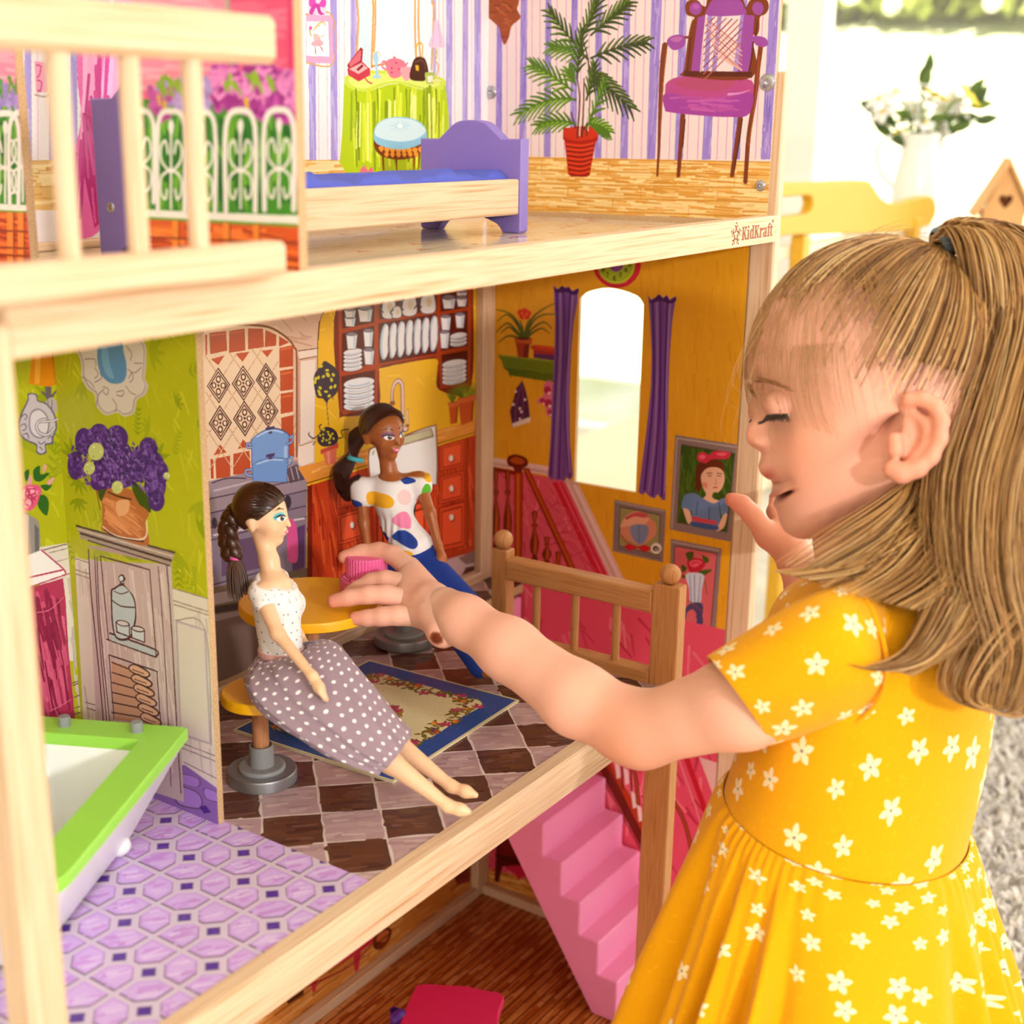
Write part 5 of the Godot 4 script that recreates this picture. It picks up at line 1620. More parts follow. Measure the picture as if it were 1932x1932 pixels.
# ---------- mesh builder: vertices shared = smooth ----------
class MB:
	var v := PackedVector3Array()
	var uv := PackedVector2Array()
	var col := PackedColorArray()
	var ix := PackedInt32Array()
	var use_uv := false
	var use_col := false

	func add(p: Vector3, t := Vector2.ZERO) -> int:
		v.append(p)
		uv.append(t)
		return v.size() - 1

	func tri(a: int, b: int, c: int) -> void:
		ix.append(a)
		ix.append(b)
		ix.append(c)

	func quad(a: Vector3, b: Vector3, c: Vector3, d: Vector3, ta := Vector2(0, 1), tb := Vector2(1, 1), tc := Vector2(1, 0), td := Vector2(0, 0)) -> void:
		var i := add(a, ta)
		add(b, tb)
		add(c, tc)
		add(d, td)
		tri(i, i + 1, i + 2)
		tri(i, i + 2, i + 3)

	func poly3(pts: PackedVector3Array) -> void:
		var i := v.size()
		for p in pts:
			add(p)
		for k in range(1, pts.size() - 1):
			tri(i, i + k, i + k + 1)

	# chamfered box
	func box(lo: Vector3, hi: Vector3, b := 0.0) -> MB:
		var c := (lo + hi) / 2
		var h := (hi - lo).abs() / 2
		b = minf(b, minf(h.x, minf(h.y, h.z)) * 0.95)
		for ax in 3:
			for s in [-1.0, 1.0]:
				var n := Vector3.ZERO
				n[ax] = s
				var u := Vector3.ZERO
				u[(ax + 1) % 3] = 1
				var w := n.cross(u)
				var hu: float = h[(ax + 1) % 3] - b
				var hw: float = h[(ax + 2) % 3] - b
				var o := c + n * h[ax]
				quad(o - u * hu - w * hw, o + u * hu - w * hw, o + u * hu + w * hw, o - u * hu + w * hw)
		if b > 0.0:
			for ax in 3:
				var a1 := (ax + 1) % 3
				var a2 := (ax + 2) % 3
				for s1 in [-1.0, 1.0]:
					for s2 in [-1.0, 1.0]:
						var p := Vector3.ZERO
						var q := Vector3.ZERO
						p[a1] = s1 * h[a1]
						p[a2] = s2 * (h[a2] - b)
						q[a1] = s1 * (h[a1] - b)
						q[a2] = s2 * h[a2]
						var e := Vector3.ZERO
						e[ax] = h[ax] - b
						if s1 * s2 > 0:
							quad(c + p - e, c + q - e, c + q + e, c + p + e)
						else:
							quad(c + p + e, c + q + e, c + q - e, c + p - e)
						if ax == 0:
							for s in [-1.0, 1.0]:
								var k := Vector3(s * h.x, s1 * (h.y - b), s2 * (h.z - b))
								var l := Vector3(s * (h.x - b), s1 * h.y, s2 * (h.z - b))
								var m := Vector3(s * (h.x - b), s1 * (h.y - b), s2 * h.z)
								if s * s1 * s2 > 0:
									poly3([c + k, c + l, c + m])
								else:
									poly3([c + k, c + m, c + l])
		return self

	# rings of equal length joined; closed round; caps
	func loft(rings: Array, cap0 := true, cap1 := true, closed := true) -> MB:
		var n: int = rings[0].size()
		var base := v.size()
		var m := rings.size()
		var cols := n + 1 if closed else n
		for j in m:
			for i in cols:
				add(rings[j][i % n], Vector2(float(i) / (cols - 1), float(j) / maxi(1, m - 1)))
		for j in m - 1:
			for i in cols - 1:
				var a := base + j * cols + i
				tri(a, a + 1, a + cols + 1)
				tri(a, a + cols + 1, a + cols)
		for e in [0, m - 1]:
			if (e == 0 and cap0) or (e > 0 and cap1):
				var c := Vector3.ZERO
				for p in rings[e]:
					c += p
				var ci := add(c / n)
				var s := v.size()
				for p in rings[e]:
					add(p)
				for i in n:
					if e == 0:
						tri(ci, s + (i + 1) % n, s + i)
					else:
						tri(ci, s + i, s + (i + 1) % n)
		return self

	# lathe about an axis; profile [[r, h], ...]; a repeated point makes a sharp edge
	func lathe(profile: Array, origin: Vector3, axis := Vector3.UP, segs := 32) -> MB:
		axis = axis.normalized()
		var u := axis.cross(Vector3(0.31, 0.2, 0.93)).normalized()
		var w := axis.cross(u)
		var start := 0
		for k in range(1, profile.size() + 1):
			if k == profile.size() or profile[k] == profile[k - 1]:
				var rings := []
				for q in range(start, k):
					var ring := PackedVector3Array()
					for i in segs:
						var a := TAU * i / segs
						ring.append(origin + axis * profile[q][1] + (u * cos(a) + w * sin(a)) * profile[q][0])
					rings.append(ring)
				if rings.size() > 1:
					loft(rings, false, false)
				start = k
		return self

	# tube along a path with radii (a float or an array); flat squashes across the second axis
	func tube(path: Array, radii, sides := 10, flat := 1.0, up := Vector3.UP) -> MB:
		var rings := []
		var n := path.size()
		var side := Vector3.ZERO
		for k in n:
			var d: Vector3 = (path[mini(k + 1, n - 1)] - path[maxi(k - 1, 0)]).normalized()
			if k == 0:
				side = d.cross(up)
				if side.length() < 0.1:
					side = d.cross(Vector3(0.9, 0.1, 0.3))
			side = (side - d * side.dot(d)).normalized()
			var w := d.cross(side)
			var r: float = radii[k] if radii is Array else radii
			var ring := PackedVector3Array()
			for i in sides:
				var a := TAU * i / sides
				ring.append(path[k] + side * cos(a) * r + w * sin(a) * r * flat)
			rings.append(ring)
		return loft(rings)

	# polygon in a plane (o, ex, ey), thickness d along ez = ex x ey, rounded by bevel b
	func prism(poly: PackedVector2Array, o: Vector3, ex: Vector3, ey: Vector3, d: float, b := 0.0) -> MB:
		var ez := ex.cross(ey).normalized()
		var area := 0.0
		for i in poly.size():
			area += poly[i].cross(poly[(i + 1) % poly.size()])
		if area < 0:
			poly.reverse()
		var n := poly.size()
		var inner := poly.duplicate()
		if b > 0.0:
			for i in n:
				var e0 := (poly[i] - poly[(i + n - 1) % n]).normalized()
				var e1 := (poly[(i + 1) % n] - poly[i]).normalized()
				var n0 := Vector2(-e0.y, e0.x)
				var n1 := Vector2(-e1.y, e1.x)
				inner[i] = poly[i] + (n0 + n1) * b / maxf(0.4, 1.0 + n0.dot(n1))
		var at := func(p: Vector2, z: float) -> Vector3: return o + ex * p.x + ey * p.y + ez * z
		var lay := [[inner, d], [poly, d - b], [poly, b], [inner, 0.0]]
		for k in 3:
			if b == 0.0 and k != 1:
				continue
			for i in n:
				var j := (i + 1) % n
				quad(at.call(lay[k + 1][0][i], lay[k + 1][1]), at.call(lay[k + 1][0][j], lay[k + 1][1]), at.call(lay[k][0][j], lay[k][1]), at.call(lay[k][0][i], lay[k][1]))
		var t := Geometry2D.triangulate_polygon(inner)
		for face in 2:
			var s := v.size()
			for p in inner:
				add(at.call(p, d if face == 0 else 0.0), p)
			for k in t.size() / 3:
				var a := t[k * 3]
				var c := t[k * 3 + 1]
				var e := t[k * 3 + 2]
				var cw := (inner[c] - inner[a]).cross(inner[e] - inner[a]) < 0
				if cw == (face == 0):
					tri(s + a, s + e, s + c)
				else:
					tri(s + a, s + c, s + e)
		return self

	func ball(c: Vector3, r: Vector3, segs := 16, rows := 10, basis := Basis.IDENTITY) -> MB:
		var rings := []
		for j in rows + 1:
			var a := PI * j / rows
			var ring := PackedVector3Array()
			for i in segs:
				var t := TAU * i / segs
				ring.append(c + basis * (Vector3(sin(a) * cos(t), -cos(a), -sin(a) * sin(t)) * r))
			rings.append(ring)
		return loft(rings, false, false)

	func done() -> ArrayMesh:
		var nrm := PackedVector3Array()
		nrm.resize(v.size())
		for k in ix.size() / 3:
			var a := ix[k * 3]
			var b := ix[k * 3 + 1]
			var c := ix[k * 3 + 2]
			var f := (v[b] - v[a]).cross(v[c] - v[a])
			nrm[a] += f
			nrm[b] += f
			nrm[c] += f
			ix[k * 3 + 1] = c
			ix[k * 3 + 2] = b
		for k in nrm.size():
			nrm[k] = nrm[k].normalized() if nrm[k].length_squared() > 0 else Vector3.UP
		var arr := []
		arr.resize(Mesh.ARRAY_MAX)
		arr[Mesh.ARRAY_VERTEX] = v
		arr[Mesh.ARRAY_NORMAL] = nrm
		if use_uv:
			arr[Mesh.ARRAY_TEX_UV] = uv
		if use_col:
			arr[Mesh.ARRAY_COLOR] = col
		arr[Mesh.ARRAY_INDEX] = ix
		var m := ArrayMesh.new()
		m.add_surface_from_arrays(Mesh.PRIMITIVE_TRIANGLES, arr)
		return m

func bx(lo: Vector3, hi: Vector3, b := 0.0008) -> ArrayMesh:
	return MB.new().box(lo, hi, b).done()

func curve(pts: Array, n: int) -> Array:
	# Catmull-Rom through points (Vector2 or Vector3)
	var out := []
	var m := pts.size()
	for s in m - 1:
		var a = pts[maxi(s - 1, 0)]
		var b = pts[s]
		var c = pts[s + 1]
		var d = pts[mini(s + 2, m - 1)]
		for k in n:
			out.append(b.cubic_interpolate(c, a, d, float(k) / n))
	out.append(pts[m - 1])
	return out

func ring_curve(pts: Array, n: int) -> Array:
	var out := []
	var m := pts.size()
	for s in m:
		for k in n:
			out.append(pts[s].cubic_interpolate(pts[(s + 1) % m], pts[(s + m - 1) % m], pts[(s + 2) % m], float(k) / n))
	return out

# ---------- rounded bodies: tapered capsules joined by a smooth minimum, meshed as surface nets ----------
# bone: [a, b, ra, rb] or [a, b, ra, rb, n, k]: along the unit vector n the section is k times thinner
class Blob:
	var bones := []
	var cuts := []          # [point, unit normal]: what lies on the side of the normal is cut away
	var k := 0.004
	var tint: Callable
	var map: Callable

	func bone(a: Vector3, b: Vector3, ra: float, rb: float, n := Vector3.ZERO, f := 1.0) -> Blob:
		bones.append([a, b, ra, rb, n, f, b - a, maxf((b - a).length_squared(), 1e-12)])
		return self

	func chain(p: Array, r: Array, n := Vector3.ZERO, f := 1.0) -> Blob:
		for i in p.size() - 1:
			bone(p[i], p[i + 1], r[i], r[i + 1], n, f)
		return self

	func one(q: Array, p: Vector3) -> float:
		var ap: Vector3 = p - q[0]
		var t := clampf(ap.dot(q[6]) / q[7], 0.0, 1.0)
		var d: Vector3 = ap - q[6] * t
		if q[5] != 1.0:
			d += q[4] * (d.dot(q[4]) * (q[5] - 1.0))
		return d.length() - q[2] - (q[3] - q[2]) * t

	func dist(p: Vector3, use: Array) -> float:
		var d := 1e3
		for q in use:
			var ap: Vector3 = p - q[0]
			var t := clampf(ap.dot(q[6]) / q[7], 0.0, 1.0)
			var v: Vector3 = ap - q[6] * t
			if q[5] != 1.0:
				v += q[4] * (v.dot(q[4]) * (q[5] - 1.0))
			var e: float = v.length() - q[2] - (q[3] - q[2]) * t
			var h := k - absf(d - e)
			d = minf(d, e) - (h * h * 0.25 / k if h > 0.0 else 0.0)
		for c in cuts:
			d = maxf(d, (p - c[0]).dot(c[1]))
		return d

	# adds the surface to a mesh builder
	func mesh(mb, cell: float, smooth := 1) -> void:
		var lo := Vector3.ONE * 1e9
		var hi := -lo
		for q in bones:
			for e in [[q[0], q[2]], [q[1], q[3]]]:
				lo = lo.min(e[0] - Vector3.ONE * (e[1] + k))
				hi = hi.max(e[0] + Vector3.ONE * (e[1] + k))
		lo -= Vector3.ONE * cell * 2
		var B := 6
		var nx := (int((hi.x - lo.x) / cell) / B + 2) * B
		var ny := (int((hi.y - lo.y) / cell) / B + 2) * B
		var nz := (int((hi.z - lo.z) / cell) / B + 2) * B
		var sx := 1
		var sy := nx + 1
		var sz := (nx + 1) * (ny + 1)
		var val := PackedFloat32Array()
		val.resize(sz * (nz + 1))
		val.fill(1.0)
		var active := []
		var half := cell * B * 0.87
		for bz in nz / B:
			for by in ny / B:
				for bxx in nx / B:
					var o := Vector3(bxx, by, bz) * B
					var c := lo + (o + Vector3.ONE * B * 0.5) * cell
					var near := []
					var best := 1e3
					var ds := []
					for q in bones:
						var e := one(q, c)
						ds.append(e)
						best = minf(best, e)
					if best > half * 1.2 + k:
						continue
					for i in bones.size():
						if ds[i] < best + 2.0 * half * maxf(1.0, bones[i][5]) + k:
							near.append(bones[i])
					if cuts.is_empty() and best < -half * 1.5 * maxf(1.0, near[0][5]):
						for z in B + 1:
							for y in B + 1:
								var i0 := int(o.x) + sy * (int(o.y) + y) + sz * (int(o.z) + z)
								for x in B + 1:
									if val[i0 + x] == 1.0:
										val[i0 + x] = -1.0
						continue
					active.append(o)
					for z in B + 1:
						for y in B + 1:
							var i0 := int(o.x) + sy * (int(o.y) + y) + sz * (int(o.z) + z)
							var p := lo + (o + Vector3(0, y, z)) * cell
							for x in B + 1:
								val[i0 + x] = dist(p + Vector3(x * cell, 0, 0), near)
		var ids := {}
		var start: int = mb.v.size()
		var off := [0, 1, sy, sy + 1, sz, sz + 1, sz + sy, sz + sy + 1]
		var cor := [Vector3(0, 0, 0), Vector3(1, 0, 0), Vector3(0, 1, 0), Vector3(1, 1, 0), Vector3(0, 0, 1), Vector3(1, 0, 1), Vector3(0, 1, 1), Vector3(1, 1, 1)]
		var eds := [[0, 1], [2, 3], [4, 5], [6, 7], [0, 2], [1, 3], [4, 6], [5, 7], [0, 4], [1, 5], [2, 6], [3, 7]]
		for o in active:
			for z in B:
				for y in B:
					for x in B:
						var i: int = int(o.x) + x + sy * (int(o.y) + y) + sz * (int(o.z) + z)
						var s := 0
						for c in off:
							if val[i + c] < 0.0:
								s += 1
						if s == 0 or s == 8:
							continue
						var m := Vector3.ZERO
						var n := 0
						for e in eds:
							var a: float = val[i + off[e[0]]]
							var b: float = val[i + off[e[1]]]
							if (a < 0.0) != (b < 0.0):
								m += cor[e[0]].lerp(cor[e[1]], a / (a - b))
								n += 1
						ids[i] = mb.add(lo + (o + Vector3(x, y, z) + m / n) * cell)
		var first: int = mb.ix.size()
		for i in ids:
			var here: bool = val[i] < 0.0
			for ax in [[1, sy, sz], [sy, sz, 1], [sz, 1, sy]]:
				# edge from node i along ax[0]; the four cells round it
				var b2: float = val[i + ax[0]]
				if (b2 < 0.0) == here:
					continue
				var c0: int = i - ax[1] - ax[2]
				var c1: int = i - ax[2]
				var c3: int = i - ax[1]
				if ids.has(c0) and ids.has(c1) and ids.has(c3):
					if here:
						mb.tri(ids[c0], ids[c1], ids[i])
						mb.tri(ids[c0], ids[i], ids[c3])
					else:
						mb.tri(ids[c0], ids[i], ids[c1])
						mb.tri(ids[c0], ids[c3], ids[i])
		for r in smooth:
			var sum := PackedVector3Array()
			var cnt := PackedInt32Array()
			sum.resize(mb.v.size() - start)
			cnt.resize(mb.v.size() - start)
			for t in range(first, mb.ix.size(), 3):
				for e in 3:
					var a: int = mb.ix[t + e] - start
					var b: int = mb.ix[t + (e + 1) % 3] - start
					sum[a] += mb.v[b + start]
					cnt[a] += 1
			for j in sum.size():
				if cnt[j]:
					mb.v[j + start] = mb.v[j + start].lerp(sum[j] / cnt[j], 0.5)
		if map.is_valid():
			for j in range(start, mb.v.size()):
				mb.uv[j] = map.call(mb.v[j])
		while mb.col.size() < start:
			mb.col.append(Color.WHITE)
		for j in range(start, mb.v.size()):
			mb.col.append(tint.call(mb.v[j]) if tint.is_valid() else Color.WHITE)

func blob(k := 0.004) -> Blob:
	var b := Blob.new()
	b.k = k
	return b

func blob_mesh(b: Blob, cell: float, smooth := 1) -> ArrayMesh:
	var m := MB.new()
	m.use_uv = b.map.is_valid()
	m.use_col = b.tint.is_valid()
	b.mesh(m, cell, smooth)
	return m.done()

# ---------- a canvas for printed sheets: coordinates are texture pixels ----------
class Canvas:
	var img: Image
	var rng := RandomNumberGenerator.new()

	func _init(w: int, h: int, hex: String, sd := 1) -> void:
		img = Image.create(w, h, false, Image.FORMAT_RGB8)
		img.fill(Color(hex))
		rng.seed = sd

	func pts(n: PackedStringArray, from: int) -> Array:
		var out := []
		var at := Vector2.ZERO
		for k in range(from, n.size() - 1, 2):
			at += Vector2(n[k].to_float(), n[k + 1].to_float())
			out.append(at)
		return out

	# one drawing command a line; points as steps from the point before
	# f filled, s filled and rounded, l line, t tapering line, e ellipse, d dabs, F foliage, R palm frond
	func draw(text: String) -> void:
		for line in text.split("\n"):
			var n := line.split(" ", false)
			if n.size() < 3:
				continue
			var c := Color(n[1])
			var v := func(k: int) -> float: return n[k].to_float()
			match n[0]:
				"f":
					area(c, pts(n, 2))
				"s":
					area(c, round_off(pts(n, 2), true))
				"l":
					stroke(c, round_off(pts(n, 3), false), v.call(2), v.call(2))
				"t":
					stroke(c, round_off(pts(n, 4), false), v.call(2), v.call(3))
				"e":
					var p := []
					for k in 28:
						p.append(Vector2(v.call(2), v.call(3)) + Vector2(v.call(4), v.call(5)) * cos(TAU * k / 28) + Vector2(v.call(6), v.call(7)) * sin(TAU * k / 28))
					area(c, p)
				"d":
					dabs(n[1], pts(n, 8), int(v.call(2)), v.call(3), v.call(4), v.call(5), v.call(6), v.call(7))
				"F":
					foliage(c, int(v.call(2)), Rect2(v.call(3), v.call(4), v.call(5) - v.call(3), v.call(6) - v.call(4)))
				"R":
					frond(c, Color(n[2]), int(v.call(3)), v.call(4), pts(n, 5))

	func foliage(c: Color, n: int, r: Rect2) -> void:
		for k in n:
			var o := r.position + Vector2(rng.randf(), rng.randf()) * r.size
			var a := rng.randf() * TAU
			var ln := rng.randf_range(28, 62)
			var fan := rng.randf() < 0.6
			for j in (5 if fan else 6):
				if fan:
					var b := a + (j - 2.5) * 0.6
					var m := Vector2(cos(b), sin(b)) * ln
					stroke(c, [o, o + m * 0.5], ln * 0.08, ln * 0.28)
					stroke(c, [o + m * 0.5, o + m], ln * 0.28, 3)
				else:
					var q := o + Vector2(cos(a), sin(a)) * ln * 0.34 * j
					for s in [-1.0, 1.0]:
						stroke(c, [q, q + Vector2(cos(a + s), sin(a + s)) * ln * 0.4], 8, 3)

	func frond(c1: Color, c2: Color, n: int, ln: float, p: Array) -> void:
		var at := []
		for k in n + 1:
			var t := float(k) / n
			at.append(p[0] * (1 - t) * (1 - t) + p[1] * 2 * t * (1 - t) + p[2] * t * t)
		stroke(c1, round_off(at, false), 9, 4)
		for k in range(1, n + 1):
			var a: float = (at[k] - at[k - 1]).angle()
			for s in [-1.0, 1.0]:
				var b: float = a + s * (0.75 - 0.35 * k / n)
				var l := ln * (0.55 + 0.6 * sin(PI * (0.75 * k / n + 0.15)))
				var e: Vector2 = at[k] + Vector2(cos(b), sin(b)) * l + Vector2(0, l * 0.16)
				var m: Vector2 = at[k].lerp(e, 0.5) - Vector2(0, l * 0.06)
				stroke(c1, round_off([at[k], m, e], false), 14, 5)
				if s < 0:
					stroke(c2, round_off([at[k] + Vector2(2, -3), m + Vector2(1, -4), at[k].lerp(e, 0.85) + Vector2(1, -3)], false), 6, 3)

	func area(c: Color, p: Array) -> void:
		var lo := 1e9
		var hi := -1e9
		for q in p:
			lo = minf(lo, q.y)
			hi = maxf(hi, q.y)
		var w := img.get_width()
		for y in range(maxi(0, int(lo)), mini(img.get_height() - 1, int(hi)) + 1):
			var yy := y + 0.5
			var xs := PackedFloat32Array()
			for k in p.size():
				var a: Vector2 = p[k]
				var b: Vector2 = p[(k + 1) % p.size()]
				if (a.y <= yy) != (b.y <= yy):
					xs.append(a.x + (yy - a.y) * (b.x - a.x) / (b.y - a.y))
			xs.sort()
			for k in xs.size() / 2:
				var x0 := maxi(0, roundi(xs[k * 2]))
				var x1 := mini(w, roundi(xs[k * 2 + 1]))
				if x1 > x0:
					img.fill_rect(Rect2i(x0, y, x1 - x0, 1), c)

	func round_off(p: Array, closed: bool, n := 5) -> Array:
		var out := []
		var m := p.size()
		if m < 3:
			return p
		for s in (m if closed else m - 1):
			var a: Vector2 = p[(s + m - 1) % m] if closed or s > 0 else p[0]
			var d: Vector2 = p[(s + 2) % m] if closed or s < m - 2 else p[m - 1]
			for k in n:
				out.append(p[s].cubic_interpolate(p[(s + 1) % m], a, d, float(k) / n))
		if not closed:
			out.append(p[m - 1])
		return out

	func disc(c: Color, o: Vector2, rx: float, ry: float) -> void:
		for y in range(maxi(0, int(o.y - ry)), mini(img.get_height() - 1, int(o.y + ry)) + 1):
			var k := (y + 0.5 - o.y) / maxf(ry, 0.5)
			if absf(k) < 1.0:
				var dx := rx * sqrt(1.0 - k * k)
				img.fill_rect(Rect2i(int(o.x - dx), y, maxi(1, int(2.0 * dx + 0.5)), 1), c)

	func stroke(c: Color, p: Array, w0: float, w1: float) -> void:
		var total := 0.0
		for k in p.size() - 1:
			total += p[k].distance_to(p[k + 1])
		var gone := 0.0
		for k in p.size() - 1:
			var d: float = p[k].distance_to(p[k + 1])
			var step := maxf(0.7, minf(w0, w1) * 0.22)
			var n := maxi(1, int(d / step))
			for j in n:
				var r := lerpf(w0, w1, (gone + d * j / n) / maxf(total, 1.0)) / 2
				disc(c, p[k].lerp(p[k + 1], float(j) / n), r, r)
			gone += d

	# loose dabs of paint inside a polygon
	func dabs(hex: String, pp: Array, n: int, ln: float, w: float, angle: float, spread := 0.2, shift := 0.06) -> void:
		var p := PackedVector2Array(pp)
		var r := Rect2(p[0], Vector2.ZERO)
		for q in p:
			r = r.expand(q)
		for k in n:
			var o := r.position + Vector2(rng.randf(), rng.randf()) * r.size
			var a := angle + rng.randf_range(-spread, spread)
			var d := Vector2(cos(a), sin(a)) * ln * rng.randf_range(0.3, 1.0) / 2
			if Geometry2D.is_point_in_polygon(o, p) and Geometry2D.is_point_in_polygon(o + d, p) and Geometry2D.is_point_in_polygon(o - d, p):
				var c := Color(hex)
				var u := rng.randf_range(-shift, shift)
				stroke(Color(c.r + u, c.g + u, c.b + u), [o - d, o + d], w * rng.randf_range(0.5, 1.2), w * 0.6)

	func texture() -> ImageTexture:
		return ImageTexture.create_from_image(img)

func print_mat(c: Canvas, size: Vector2, rough := 0.35) -> StandardMaterial3D:
	# sheet UVs are metres from the lower left corner of the sheet
	var m := StandardMaterial3D.new()
	m.albedo_texture = c.texture()
	m.uv1_scale = Vector3(1.0 / size.x, -1.0 / size.y, 1)
	m.uv1_offset = Vector3(0, 1, 0)
	m.roughness = rough
	m.metallic_specular = 0.4
	m.texture_repeat = false
	return m

# a printed face on a board: polygon in metres from o along ex, ey
func sheet(called: String, poly: PackedVector2Array, o: Vector3, ex: Vector3, ey: Vector3, m: Material, parent: Node) -> MeshInstance3D:
	var b := MB.new()
	b.use_uv = true
	b.prism(poly, o, ex, ey, 0.0003)
	return put(called, b.done(), m, parent)

func rect(w: float, h: float) -> PackedVector2Array:
	return PackedVector2Array([Vector2(0, 0), Vector2(w, 0), Vector2(w, h), Vector2(0, h)])

